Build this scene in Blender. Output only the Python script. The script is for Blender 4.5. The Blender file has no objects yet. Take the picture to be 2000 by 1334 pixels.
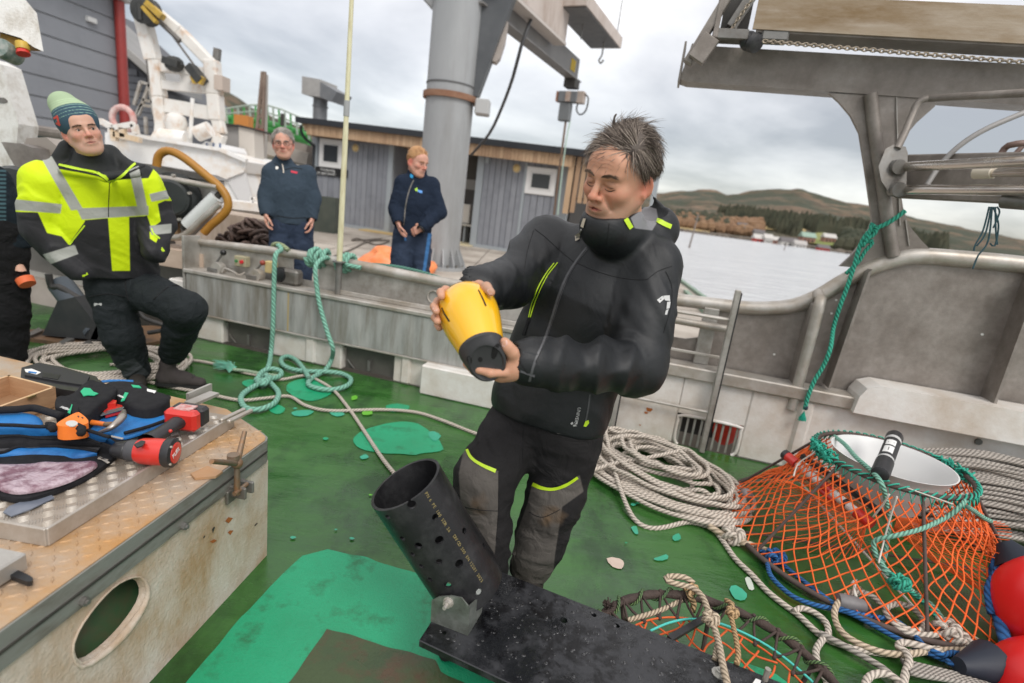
import bpy, math, random
import numpy as np
from mathutils import Vector, Matrix, Euler
from mathutils.bvhtree import BVHTree
random.seed(7); np.random.seed(7)
SC = bpy.context.scene
COL = SC.collection
R = math.radians
# ---- camera
F, TH, RO, CH = 1046.0, R(14.2), R(7.28), 1.5
_c, _s = math.cos(RO), math.sin(RO)
_right, _up, _fwd = np.array([1., 0, 0]), np.array([0, math.sin(TH), math.cos(TH)]), np.array([0, math.cos(TH), -math.sin(TH)])
CX, CY = _c*_right + _s*_up, -_s*_right + _c*_up
CO = np.array([0, 0, CH])
cam = bpy.data.objects.new('camera', bpy.data.cameras.new('camera')); COL.objects.link(cam)
_m = Matrix.Identity(4)
for i in range(3):
 _m[i][0], _m[i][1], _m[i][2], _m[i][3] = CX[i], CY[i], -_fwd[i], CO[i]
cam.matrix_world = _m
cam.data.sensor_width = 36; cam.data.lens = 36*F/2000
cam.data.clip_start = .05; cam.data.clip_end = 6000
cam.data.dof.use_dof = True; cam.data.dof.focus_distance = 1.95; cam.data.dof.aperture_fstop = 1.9
SC.camera = cam
# ---- overcast daylight
SUN_AZ, SUN_EL = R(148), R(46)
w = bpy.data.worlds.new('World'); SC.world = w; w.use_nodes = True
nt = w.node_tree; nt.nodes.clear()
def N_(t, **k):
 n = nt.nodes.new(t)
 for a, b in k.items(): setattr(n, a, b)
 return n
L_ = lambda a, b: nt.links.new(a, b)
out = N_('ShaderNodeOutputWorld'); tc = N_('ShaderNodeTexCoord')
sky = N_('ShaderNodeTexSky', sky_type='NISHITA', sun_disc=False); sky.sun_elevation = SUN_EL; sky.sun_rotation = SUN_AZ
bg1 = N_('ShaderNodeBackground'); bg1.inputs[1].default_value = .05; L_(sky.outputs[0], bg1.inputs[0])
sep = N_('ShaderNodeSeparateXYZ'); L_(tc.outputs['Generated'], sep.inputs[0])
def math_(op, a, b=None, c=None):
 n = N_('ShaderNodeMath', operation=op)
 for i, x in enumerate((a, b, c)):
  if x is None: continue
  if isinstance(x, (int, float)): n.inputs[i].default_value = x
  else: L_(x, n.inputs[i])
 return n.outputs[0]
zz = math_('ADD', math_('MAXIMUM', sep.outputs[2], 0.0), .16)
cmb = N_('ShaderNodeCombineXYZ'); L_(math_('DIVIDE', sep.outputs[0], zz), cmb.inputs[0]); L_(math_('DIVIDE', sep.outputs[1], zz), cmb.inputs[1])
n1 = N_('ShaderNodeTexNoise'); n1.inputs['Scale'].default_value = .62; n1.inputs['Detail'].default_value = 7; n1.inputs['Roughness'].default_value = .52; n1.inputs['Distortion'].default_value = .35
L_(cmb.outputs[0], n1.inputs['Vector'])
cr = N_('ShaderNodeValToRGB'); L_(n1.outputs[0], cr.inputs[0])
e = cr.color_ramp.elements; e[0].position = .36; e[0].color = (.39, .372, .36, 1); e[1].position = .64; e[1].color = (1.10, 1.06, 1.0, 1)
q = cr.color_ramp.elements.new(.50); q.color = (.73, .70, .675, 1)
gr = math_('ADD', math_('MULTIPLY', math_('MAXIMUM', sep.outputs[2], 0.0), 1.3), .68)
bg2 = N_('ShaderNodeBackground'); L_(cr.outputs[0], bg2.inputs[0]); L_(gr, bg2.inputs[1])
ad = N_('ShaderNodeAddShader'); L_(bg1.outputs[0], ad.inputs[0]); L_(bg2.outputs[0], ad.inputs[1]); L_(ad.outputs[0], out.inputs[0])
sl = bpy.data.lights.new('sun', 'SUN'); sl.energy = 1.5; sl.angle = R(20); sl.color = (1, .965, .92)
so = bpy.data.objects.new('sun', sl); COL.objects.link(so)
_d = Vector((math.sin(SUN_AZ)*math.cos(SUN_EL), math.cos(SUN_AZ)*math.cos(SUN_EL), math.sin(SUN_EL)))
so.rotation_euler = _d.to_track_quat('Z', 'Y').to_euler(); so.location = (0, 0, 30)
SC.view_settings.view_transform = 'Standard'; SC.view_settings.look = 'None'
SC.view_settings.exposure = 0.0; SC.view_settings.gamma = 1
SC.view_settings.use_curve_mapping = False
# ---- where things stand
def ray(px, py):
 u, v = (px-1000)/F, (667-py)/F
 return CX*u + CY*v + _fwd
def at(px, py, y=None, z=None, fw=None):
 r = ray(px, py)
 if y is not None: return CO + r*(y/r[1])
 if z is not None: return CO + r*((z-CH)/r[2])
 return CO + r*fw
def pxof(p):
 p = np.asarray(p, float) - CO
 f = p @ _fwd
 return np.stack([1000 + F*(p @ CX)/f, 667 - F*(p @ CY)/f], -1)
B0, BT, BN = np.array([0, 3.886, 0]), np.array([.97047, -.2412, 0]), np.array([-.2412, -.97047, 0])
def bw(s, d, z): return B0 + BT*s + BN*d + np.array([0, 0, z])     # along the bulwark, inboard of it, up
def onb(px, py, d=0.):
 r = ray(px, py); t = np.dot(B0 + BN*d - CO, BN)/np.dot(r, BN)
 p = CO + r*t - B0
 return np.array([p @ BT, d, p[2]])
# ---- materials
MATS = {}
def M(name, c1, c2=None, rough=.5, metal=0., scale=6., bump=0., bscale=60., stretch=(1, 1, 1), c3=None, dirt=.5, dscale=1.6,
  dsharp=.12, rough2=None, coat=0., emit=0., sheen=0., spec=.5, alpha=1., dstretch=None, contrast=.2, subsurf=0., bdist=.01):
 if name in MATS: return MATS[name]
 m = bpy.data.materials.new(name); m.use_nodes = True
 t = m.node_tree; b = t.nodes['Principled BSDF']
 tcn = t.nodes.new('ShaderNodeTexCoord')
 def noise(sc, st, det=7, ro=.6):
  mp = t.nodes.new('ShaderNodeMapping'); mp.inputs['Scale'].default_value = st
  t.links.new(tcn.outputs['Object'], mp.inputs[0])
  n = t.nodes.new('ShaderNodeTexNoise'); n.inputs['Scale'].default_value = sc; n.inputs['Detail'].default_value = det; n.inputs['Roughness'].default_value = ro
  t.links.new(mp.outputs[0], n.inputs['Vector']); return n
 def ramp(src, a, c):
  r = t.nodes.new('ShaderNodeMapRange'); r.inputs[1].default_value = a; r.inputs[2].default_value = c; r.clamp = True
  t.links.new(src, r.inputs[0]); return r.outputs[0]
 def mix(f, a, c):
  x = t.nodes.new('ShaderNodeMix'); x.data_type = 'RGBA'; t.links.new(f, x.inputs[0])
  for i, v in ((6, a), (7, c)):
   if isinstance(v, tuple): x.inputs[i].default_value = (*v, 1)
   else: t.links.new(v, x.inputs[i])
  return x.outputs[2]
 base = tuple(c1)
 if c2 is not None:
  n = noise(scale, stretch); f = ramp(n.outputs[0], .5-contrast, .5+contrast); base = mix(f, base, tuple(c2))
  if rough2 is not None:
   r = t.nodes.new('ShaderNodeMapRange'); r.inputs[3].default_value = rough; r.inputs[4].default_value = rough2
   t.links.new(f, r.inputs[0]); t.links.new(r.outputs[0], b.inputs['Roughness'])
 if c3 is not None:
  n = noise(dscale, dstretch or stretch, 9, .68); p = 1-dirt*.6
  base = mix(ramp(n.outputs[0], p-.2-dsharp, p-.2+dsharp), base, tuple(c3))
 if isinstance(base, tuple): b.inputs['Base Color'].default_value = (*base, 1)
 else: t.links.new(base, b.inputs['Base Color'])
 if rough2 is None or c2 is None: b.inputs['Roughness'].default_value = rough
 b.inputs['Metallic'].default_value = metal; b.inputs['Coat Weight'].default_value = coat
 b.inputs['Specular IOR Level'].default_value = spec; b.inputs['Sheen Weight'].default_value = sheen
 b.inputs['Alpha'].default_value = alpha; b.inputs['Subsurface Weight'].default_value = subsurf
 if subsurf: b.inputs['Subsurface Radius'].default_value = (.01, .004, .002); b.inputs['Subsurface Scale'].default_value = 1.
 if bump:
  n = noise(bscale, stretch, 5); bp = t.nodes.new('ShaderNodeBump'); bp.inputs['Strength'].default_value = bump; bp.inputs['Distance'].default_value = bdist
  t.links.new(n.outputs[0], bp.inputs['Height']); t.links.new(bp.outputs[0], b.inputs['Normal'])
 MATS[name] = m; return m
def rope_mat(name, c1, c2, pitch=3., rough=.9):
 if name in MATS: return MATS[name]
 m = bpy.data.materials.new(name); m.use_nodes = True; t = m.node_tree; b = t.nodes['Principled BSDF']
 uv = t.nodes.new('ShaderNodeUVMap'); sp = t.nodes.new('ShaderNodeSeparateXYZ'); t.links.new(uv.outputs[0], sp.inputs[0])
 def mt(op, a, c=None):
  n = t.nodes.new('ShaderNodeMath'); n.operation = op
  for i, x in enumerate((a, c)):
   if x is None: continue
   if isinstance(x, (int, float)): n.inputs[i].default_value = x
   else: t.links.new(x, n.inputs[i])
  return n.outputs[0]
 ph = mt('FRACT', mt('ADD', mt('MULTIPLY', sp.outputs[0], 3./pitch), mt('MULTIPLY', sp.outputs[1], 3.)))
 h = mt('SINE', mt('MULTIPLY', ph, math.pi))
 tcn = t.nodes.new('ShaderNodeTexCoord'); n = t.nodes.new('ShaderNodeTexNoise'); n.inputs['Scale'].default_value = 9; n.inputs['Detail'].default_value = 8; n.inputs['Roughness'].default_value = .7
 t.links.new(tcn.outputs['Object'], n.inputs['Vector'])
 x = t.nodes.new('ShaderNodeMix'); x.data_type = 'RGBA'; t.links.new(n.outputs[0], x.inputs[0]); x.inputs[6].default_value = (*c1, 1); x.inputs[7].default_value = (*c2, 1)
 y = t.nodes.new('ShaderNodeMix'); y.data_type = 'RGBA'; t.links.new(mt('POWER', h, .7), y.inputs[0]); y.inputs[6].default_value = (*[c*.42 for c in c2], 1); t.links.new(x.outputs[2], y.inputs[7])
 t.links.new(y.outputs[2], b.inputs['Base Color']); b.inputs['Roughness'].default_value = rough
 bp = t.nodes.new('ShaderNodeBump'); bp.inputs['Strength'].default_value = .9; bp.inputs['Distance'].default_value = .006
 t.links.new(h, bp.inputs['Height']); t.links.new(bp.outputs[0], b.inputs['Normal'])
 MATS[name] = m; return m
# ---- mesh building
ORG = {}
def org(o): return ORG.get(o.name, np.zeros(3)) if o else np.zeros(3)
def thing(name, label, cat, loc=(0, 0, 0), group=None, kind=None):
 o = bpy.data.objects.new(name, None); COL.objects.link(o); o.location = loc; o.empty_display_size = .1
 ORG[o.name] = np.array(loc, float); tag(o, label, cat, group, kind); return o
def tag(o, label=None, cat=None, group=None, kind=None):
 for k, v in (('label', label), ('category', cat), ('group', group), ('kind', kind)):
  if v: o[k] = v
 return o
def frame(d):
 d = np.asarray(d, float); d = d/np.linalg.norm(d)
 a = np.cross(d, [0, 0, 1.]) if abs(d[2]) < .95 else np.cross(d, [1., 0, 0])
 a /= np.linalg.norm(a); return d, a, np.cross(d, a)
class MB:
 def __init__(s): s.v, s.f, s.m, s.uv, s.n = [], [], [], None, 0
 def add(s, v, f, m=0):
  s.v.append(np.asarray(v, float).reshape(-1, 3))
  s.f += [tuple(i+s.n for i in q) for q in f]; s.m += [m]*len(f); s.n += len(s.v[-1]); return s
 def box(s, c, size, ax=None, m=0, bev=0.):
  A = np.eye(3) if ax is None else np.asarray(ax, float); h = np.asarray(size, float)/2
  if bev <= 0:
   v = [np.asarray(c)+np.array([i, j, k])*h @ A for i in (-1, 1) for j in (-1, 1) for k in (-1, 1)]
   return s.add(v, [(0, 1, 3, 2), (4, 6, 7, 5), (0, 4, 5, 1), (2, 3, 7, 6), (0, 2, 6, 4), (1, 5, 7, 3)], m)
  b = min(bev, h.min()*.9); v = []; idx = {}
  for i in (-1, 1):
   for j in (-1, 1):
    for k in (-1, 1):
     sg = np.array([i, j, k])
     for a in range(3):
      p = sg*(h-b); p[a] = sg[a]*h[a]; idx[(i, j, k, a)] = len(v); v.append(np.asarray(c)+p @ A)
  f = []
  for a in range(3):
   b_, c_ = (a+1) % 3, (a+2) % 3
   for sg in (-1, 1):
    q = []
    for (x, y) in ((-1, -1), (1, -1), (1, 1), (-1, 1)):
     t = [0, 0, 0]; t[a] = sg; t[b_] = x; t[c_] = y; q.append(idx[(*t, a)])
    f.append(q if sg > 0 else q[::-1])
   for x in (-1, 1):
    for y in (-1, 1):
     def ky(z, w):
      t = [0, 0, 0]; t[a] = z; t[b_] = x; t[c_] = y; return idx[(*t, w)]
     q = [ky(-1, b_), ky(1, b_), ky(1, c_), ky(-1, c_)]
     f.append(q if x*y < 0 else q[::-1])
  for i in (-1, 1):
   for j in (-1, 1):
    for k in (-1, 1):
     q = [idx[(i, j, k, 0)], idx[(i, j, k, 1)], idx[(i, j, k, 2)]]; f.append(q if i*j*k > 0 else q[::-1])
  return s.add(v, f, m)
 def bar(s, a, b, w, h, up=(0, 0, 1), m=0, bev=0.):
  a, b = np.asarray(a, float), np.asarray(b, float); d = b-a; l = np.linalg.norm(d); d /= l
  x = np.cross(np.asarray(up, float), d)
  if np.linalg.norm(x) < 1e-4: x = np.cross([1., 0, 0], d)
  x /= np.linalg.norm(x); y = np.cross(d, x)
  return s.box((a+b)/2, (w, h, l), (x, y, d), m, bev)
 def cyl(s, a, b, r, r2=None, n=16, m=0, caps=True):
  a, b = np.asarray(a, float), np.asarray(b, float); r2 = r if r2 is None else r2
  d, x, y = frame(b-a); t = np.arange(n)*2*np.pi/n; ring = np.outer(np.cos(t), x)+np.outer(np.sin(t), y)
  f = [(i, (i+1) % n, n+(i+1) % n, n+i) for i in range(n)]
  if caps: f += [tuple(range(n))[::-1], tuple(range(n, 2*n))]
  return s.add(np.vstack([a+ring*r, b+ring*r2]), f, m)
 def lathe(s, c, axis, prof, n=20, m=0, caps=True):
  d, x, y = frame(axis); t = np.arange(n)*2*np.pi/n; ring = np.outer(np.cos(t), x)+np.outer(np.sin(t), y); c = np.asarray(c, float)
  v = np.vstack([c+d*h+ring*max(r, 1e-5) for h, r in prof]); f = []
  for k in range(len(prof)-1):
   f += [(k*n+i, k*n+(i+1) % n, (k+1)*n+(i+1) % n, (k+1)*n+i) for i in range(n)]
  if caps: f += [tuple(range(n))[::-1], tuple(range((len(prof)-1)*n, len(prof)*n))]
  return s.add(v, f, m)
 def prism(s, poly, off, m=0):
  p = np.asarray(poly, float); n = len(p)
  return s.add(np.vstack([p, p+np.asarray(off, float)]), [tuple(range(n))[::-1], tuple(range(n, 2*n))]+[(i, (i+1) % n, n+(i+1) % n, n+i) for i in range(n)], m)
 def sphere(s, c, r, n=14, k=8, m=0, sc=(1, 1, 1), ax=None):
  A = np.eye(3) if ax is None else np.asarray(ax, float); v = [[0, 0, 1]]
  for j in range(1, k):
   a = math.pi*j/k; v += [[math.sin(a)*math.cos(t), math.sin(a)*math.sin(t), math.cos(a)] for t in np.arange(n)*2*np.pi/n]
  v.append([0, 0, -1]); f = [(0, 1+i, 1+(i+1) % n) for i in range(n)]
  for j in range(k-2): f += [(1+j*n+i, 1+(j+1)*n+i, 1+(j+1)*n+(i+1) % n, 1+j*n+(i+1) % n) for i in range(n)]
  b = 1+(k-2)*n; f += [(b+i, len(v)-1, b+(i+1) % n) for i in range(n)]
  return s.add(np.asarray(c)+(np.array(v)*r*np.array(sc)) @ A, f, m)
 def tube(s, path, r, n=8, m=0, closed=False, caps=True):
  v, f, uv = tube_data(path, r, n, closed, caps)
  if s.uv is None: s.uv = {}
  for i, q in enumerate(f): s.uv[len(s.f)+i] = uv[i]
  return s.add(v, f, m)
 def build(s, name, mat, parent=None, smooth=None, at0=None):
  v = np.vstack(s.v); me = bpy.data.meshes.new(name)
  if parent is not None: o0 = org(parent)
  elif at0 is not None: o0 = np.array(at0, float)
  else: lo, hi = v.min(0), v.max(0); o0 = np.array([(lo[0]+hi[0])/2, (lo[1]+hi[1])/2, lo[2]])
  me.from_pydata((v-o0).tolist(), [], s.f)
  if s.uv is not None:
   lay = me.uv_layers.new(name='UVMap'); k = 0; buf = []
   for i, q in enumerate(s.f):
    u = s.uv.get(i); buf += (u if u is not None else [0.]*(2*len(q)))
   lay.data.foreach_set('uv', buf)
  for x in (mat if isinstance(mat, (list, tuple)) else [mat]): me.materials.append(x)
  if any(s.m): me.polygons.foreach_set('material_index', s.m)
  o = bpy.data.objects.new(name, me); COL.objects.link(o)
  if parent is not None: o.parent = parent
  else: o.location = o0
  ORG[o.name] = o0
  if smooth is not None:
   me.polygons.foreach_set('use_smooth', [True]*len(me.polygons))
   if smooth < 179: me.set_sharp_from_angle(angle=R(smooth))
  me.update(); return o
def tube_data(path, r, n=8, closed=False, caps=True):
 p = np.asarray(path, float); k = len(p); rr = np.broadcast_to(np.asarray(r, float), (k,))
 t = np.roll(p, -1, 0)-np.roll(p, 1, 0)
 if not closed: t[0] = p[1]-p[0]; t[-1] = p[-1]-p[-2]
 t /= np.linalg.norm(t, axis=1)[:, None]+1e-12
 _, x, _ = frame(t[0]); X = np.zeros_like(p)
 for i in range(k):
  x = x-t[i]*np.dot(x, t[i]); x /= np.linalg.norm(x)+1e-12; X[i] = x
 Y = np.cross(t, X); a = np.arange(n)*2*np.pi/n
 v = p[:, None]+rr[:, None, None]*(X[:, None]*np.cos(a)[None, :, None]+Y[:, None]*np.sin(a)[None, :, None])
 ln = np.concatenate([[0], np.cumsum(np.linalg.norm(np.diff(p, axis=0), axis=1))])/(2*rr.mean())
 f, uv = [], []
 for i in range(k if closed else k-1):
  j = (i+1) % k; u0, u1 = ln[i], (ln[j] if j else ln[i]+.5)
  for c in range(n):
   d = (c+1) % n; f.append((i*n+c, i*n+d, j*n+d, j*n+c)); uv.append([u0, c/n, u0, (c+1)/n, u1, (c+1)/n, u1, c/n])
 if caps and not closed:
  f += [tuple(range(n))[::-1], tuple(range((k-1)*n, k*n))]; uv += [[0.]*(2*n)]*2
 return v.reshape(-1, 3), f, uv
def spline(pts, step=.02, closed=False):
 p = np.asarray(pts, float); n = len(p); o = []
 for i in range(n if closed else n-1):
  a, b, c, d = (p[(i-1) % n], p[i], p[(i+1) % n], p[(i+2) % n]) if closed else (p[max(i-1, 0)], p[i], p[i+1], p[min(i+2, n-1)])
  k = max(2, int(np.linalg.norm(c-b)/step)); t = np.linspace(0, 1, k, endpoint=False)[:, None]
  o.append(.5*((2*b)+(-a+c)*t+(2*a-5*b+4*c-d)*t**2+(-a+3*b-3*c+d)*t**3))
 o = np.vstack(o); return o if closed else np.vstack([o, p[-1]])
def deckpath(px, z=.016): return [at(x, y, z=z) for x, y in px]
def copy_tree(o, parent=None):
 c = o.copy(); COL.objects.link(c); ORG[c.name] = ORG.get(o.name, np.zeros(3))
 if parent: c.parent = parent
 for ch in [x for x in COL.objects if x.parent == o]: copy_tree(ch, c)
 return c
def text_mesh(txt, size, name, mat, parent, origin, xdir, ydir, extrude=.0006, align='LEFT'):
 cu = bpy.data.curves.new('lettering', 'FONT'); cu.body = txt; cu.size = size; cu.extrude = extrude; cu.align_x = align; cu.resolution_u = 2
 t = bpy.data.objects.new('lettering', cu); COL.objects.link(t)
 me = bpy.data.meshes.new_from_object(t.evaluated_get(bpy.context.evaluated_depsgraph_get())); bpy.data.objects.remove(t)
 x = np.array(xdir, float); x /= np.linalg.norm(x); y = np.array(ydir, float); y -= x*np.dot(x, y); y /= np.linalg.norm(y); z = np.cross(x, y)
 v = np.zeros(len(me.vertices)*3); me.vertices.foreach_get('co', v); v = v.reshape(-1, 3)
 v = np.outer(v[:, 0], x)+np.outer(v[:, 1], y)+np.outer(v[:, 2], z)+np.asarray(origin)-org(parent)
 me.vertices.foreach_set('co', v.ravel()); me.materials.clear(); me.materials.append(mat)
 o = bpy.data.objects.new(name, me); COL.objects.link(o); o.parent = parent; ORG[o.name] = org(parent); return o
def hash3(i, j, k):
 n = (i*374761393+j*668265263+k*2147483647*7+k*1274126177) & 0xffffffff
 n = ((n ^ (n >> 13))*1274126177) & 0xffffffff
 return ((n ^ (n >> 16)) & 0xffff)/65535.
def vnoise(p):
 p = np.asarray(p, float); i = np.floor(p).astype(np.int64); f = p-i; f = f*f*(3-2*f)
 x, y, z = i[..., 0], i[..., 1], i[..., 2]; a, b, c = f[..., 0], f[..., 1], f[..., 2]
 l = lambda u, v, t: u+(v-u)*t
 return l(l(l(hash3(x, y, z), hash3(x+1, y, z), a), l(hash3(x, y+1, z), hash3(x+1, y+1, z), a), b),
    l(l(hash3(x, y, z+1), hash3(x+1, y, z+1), a), l(hash3(x, y+1, z+1), hash3(x+1, y+1, z+1), a), b), c)
# ---- the setting: deck, quay, sea, hills
def sheet(name, mat, quads, smooth=None):
 b = MB()
 for q in quads: b.add(q, [tuple(range(len(q)))])
 o = b.build(name, mat, at0=(0, 0, 0)); tag(o, kind='structure'); return o
def deck_material():
 m = M('deck_paint', (.022, .092, .016), (.042, .14, .028), rough=.07, rough2=.42, scale=2.2, stretch=(.55, 1.7, 1), contrast=.12,
   c3=(.014, .056, .012), dirt=.42, dscale=2.6, dsharp=.07, bump=.3, bscale=22, spec=.6, bdist=.006, dstretch=(1, .55, 1))
 return m
b = MB(); E0, E1 = bw(-4.2, 0, 0), bw(5.2, 0, 0)
b.add([(-6.5, 5.4, 0), (-6.5, -2, 0), (5.5, -2, 0), (5.5, E1[1], 0), E1, E0], [(0, 1, 2, 3, 4, 5)])
deck = b.build('deck', deck_material(), at0=(0, 0, 0)); tag(deck, kind='structure')
teal = M('fresh_deck_paint', (.010, .27, .12), (.016, .36, .175), rough=.25, rough2=.5, scale=3.5, c3=(.015, .17, .07), dirt=.34, dscale=7, dsharp=.07, bump=.3, bscale=120)
teal2 = M('thin_deck_paint', (.03, .30, .17), (.05, .40, .27), rough=.3, scale=8)
bare = M('bare_deck', (.03, .055, .018), (.055, .085, .03), rough=.2, rough2=.5, scale=5, c3=(.075, .045, .02), dirt=.40, dscale=7, dsharp=.08, bump=.3, bscale=50)
pale = M('worn_deck_paint', (.11, .21, .09), (.05, .14, .045), rough=.2, rough2=.45, scale=3, c3=(.03, .1, .025), dirt=.5, dscale=3, contrast=.12)
lime = M('lime_paint', (.12, .42, .03), rough=.4); rusty = M('rust_speck', (.34, .075, .012), (.2, .06, .02), rough=.8, scale=30)
def patch(px, mat, z, jit=.012, name='paint_patch', step=.03, sharp=False):
 if sharp: px = [(a[0]+(b_[0]-a[0])*t, a[1]+(b_[1]-a[1])*t) for a, b_ in zip(px, px[1:]+px[:1]) for t in np.linspace(0, 1, 14, endpoint=False)]
 P = np.array([at(x, y, z=z) for x, y in px]) if sharp else spline([at(x, y, z=z) for x, y in px], step, True)
 for p in P:
  p[:2] += (vnoise(np.array([p[0]*14, p[1]*14, 3.]))-.5)*jit*2, (vnoise(np.array([p[0]*14, p[1]*14, 9.]))-.5)*jit*2
 bb = MB(); bb.add(P, [tuple(range(len(P)))]); return bb.build(name, mat, deck)
patch([(590, 1085), (640, 1072), (720, 1090), (830, 1126), (900, 1150), (930, 1250), (980, 1345), (820, 1350), (600, 1380), (330, 1380), (470, 1205)], teal, .004, .007, sharp=True)
patch([(700, 845), (760, 826), (815, 828), (861, 862), (858, 882), (800, 887), (725, 882), (695, 866)], teal, .004)
patch([(566, 748), (600, 739), (640, 752), (646, 768), (620, 782), (585, 778), (563, 765)], teal, .004)
patch([(640, 1228), (760, 1262), (850, 1288), (860, 1310), (930, 1345), (990, 1400), (500, 1400), (568, 1326)], bare, .008, .006, sharp=True)
patch([(472, 748), (488, 741), (505, 744), (500, 754), (482, 757)], teal, .004)
patch([(528, 793), (545, 790), (556, 797), (548, 808), (528, 806)], teal, .004)
patch([(570, 805), (590, 800), (612, 804), (600, 812), (575, 813)], teal2, .006)
patch([(645, 806), (665, 803), (674, 809), (660, 814)], teal2, .006)
patch([(755, 792), (775, 788), (800, 792), (790, 803), (762, 803)], teal, .004)
patch([(838, 846), (850, 843), (862, 852), (852, 862), (840, 856)], teal2, .006)
patch([(700, 890), (712, 886), (718, 893), (706, 896)], teal2, .006)
patch([(708, 802), (725, 799), (728, 808), (712, 810)], lime, .008); patch([(684, 774), (694, 772), (696, 779), (686, 781)], lime, .008)
patch([(1278, 1090), (1300, 1083), (1304, 1092), (1284, 1097)], teal2, .006); patch([(1310, 1045), (1322, 1040), (1326, 1050), (1314, 1054)], teal2, .006)
patch([(1236, 1031), (1245, 1028), (1247, 1041), (1238, 1042)], teal2, .006)
patch([(1425, 1150), (1440, 1145), (1462, 1162), (1455, 1172), (1432, 1166)], teal2, .006)
patch([(1456, 1132), (1464, 1130), (1472, 1150), (1464, 1152)], M('white_speck', (.5, .55, .48), rough=.5), .004)
patch([(1188, 1092), (1210, 1089), (1218, 1098), (1216, 1110), (1196, 1108)], M('white_flake', (.62, .5, .42), (.5, .4, .33), rough=.5, scale=20), .0045)
patch([(1330, 1290), (1420, 1288), (1520, 1322), (1560, 1380), (1380, 1360)], teal, .004)
patch([(1195, 850), (1214, 846), (1222, 853), (1200, 857)], rusty, .006)
rng = random.Random(4)
for i in range(13):
 x, y = rng.choice([(rng.uniform(560, 900), rng.uniform(770, 930)), (rng.uniform(1170, 1340), rng.uniform(960, 1120)), (rng.uniform(540, 900), rng.uniform(900, 1060))])
 s_ = rng.uniform(2, 6); patch([(x-s_, y), (x, y-s_*.5), (x+s_*1.3, y), (x, y+s_*.6)], rng.choice([teal2, teal2, teal, lime]), .0072, jit=.004, step=.01)
conc = M('quay_concrete', (.38, .335, .285), (.50, .455, .395), rough=.7, rough2=.9, scale=1.5, c3=(.26, .22, .18), dirt=.42, dscale=.8, bump=.3, bscale=40)
QZ = .15
b = MB(); K0, K1 = bw(-3.55, -.32, 0), bw(3.0, -.32, 0)
b.prism([(-5.6, K0[1]+.5, QZ), (K0[0], K0[1], QZ), (2.45, K1[1]+.4, QZ), (3.55, 8.8, QZ), (4.28, 15.2, QZ), (4.2, 24, QZ), (-40, 24, QZ), (-40, 17.5, QZ), (-6.4, 17.0, QZ), (-5.6, 9.0, QZ)], (0, 0, -2.6))
quay = b.build('quay', conc, at0=(0, 0, 0)); tag(quay, kind='structure')
b = MB()
for y in (6.0, 9.0, 12.0, 15.0): b.box((-.8, y, QZ+.001), (9.0, .018, .006))
for x in (-4, -1, 2): b.box((x, 10.5, QZ+.0015), (.018, 12, .006))
tag(b.build('quay_joint', M('joint', (.1, .085, .07), rough=.9), quay))
b = MB()
for p, q in (((3.50, 8.8), (4.23, 15.2)), ((3.0, 8.0), (3.55, 11.5))): b.bar((*p, QZ+.03), (*q, QZ+.03), .09, .06)
b.build('quay_edge', M('green_edge', (.12, .25, .17), (.3, .33, .27), rough=.7, scale=6), quay)
b = MB(); b.cyl((4.12, 14.6, QZ), (4.12, 14.6, QZ+.42), .075, .06, 10); b.cyl((3.93, 14.6, QZ+.32), (4.31, 14.6, QZ+.32), .04, n=8); b.cyl((4.12, 14.6, QZ), (4.12, 14.6, QZ+.1), .16, n=10)
tag(b.build('bollard', M('black_iron', (.02, .03, .022), rough=.6)), 'small dark cross-bar bollard standing on the outer corner of the quay', 'bollard')
m = M('sea_water', (.50, .51, .52), (.58, .59, .60), rough=.2, scale=.15, spec=1.)
t = m.node_tree; b_ = t.nodes['Principled BSDF']; tcn = t.nodes.new('ShaderNodeTexCoord'); hs = []
for sc, st, amp in ((.55, (1, 2.2, 1), 1.), (2.1, (1, 1.8, 1), .5), (.06, (1, 2.5, 1), 1.6)):
 mp = t.nodes.new('ShaderNodeMapping'); mp.inputs['Scale'].default_value = st; mp.inputs['Rotation'].default_value = (0, 0, .5); t.links.new(tcn.outputs['Object'], mp.inputs[0])
 n = t.nodes.new('ShaderNodeTexNoise'); n.inputs['Scale'].default_value = sc; n.inputs['Detail'].default_value = 4; t.links.new(mp.outputs[0], n.inputs['Vector'])
 k = t.nodes.new('ShaderNodeMath'); k.operation = 'MULTIPLY'; k.inputs[1].default_value = amp; t.links.new(n.outputs[0], k.inputs[0]); hs.append(k.outputs[0])
a = t.nodes.new('ShaderNodeMath'); t.links.new(hs[0], a.inputs[0]); t.links.new(hs[1], a.inputs[1])
a2 = t.nodes.new('ShaderNodeMath'); t.links.new(a.outputs[0], a2.inputs[0]); t.links.new(hs[2], a2.inputs[1])
bp = t.nodes.new('ShaderNodeBump'); bp.inputs['Strength'].default_value = .9; bp.inputs['Distance'].default_value = .45
t.links.new(a2.outputs[0], bp.inputs['Height']); t.links.new(bp.outputs[0], b_.inputs['Normal'])
b = MB(); b.add([(-4000, -400, -1.2), (4000, -400, -1.2), (4000, 4500, -1.2), (-4000, 4500, -1.2)], [(0, 1, 2, 3)])
sea = b.build('sea', m, at0=(0, 0, 0)); tag(sea, kind='structure')
def hill_mat():
 m = M('heath', (.10, .066, .042), (.20, .135, .085), rough=.95, scale=.03, c3=(.045, .052, .03), dirt=.55, dscale=.013, dsharp=.08, contrast=.12, bump=1., bscale=.12, bdist=4.)
 return m
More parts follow.
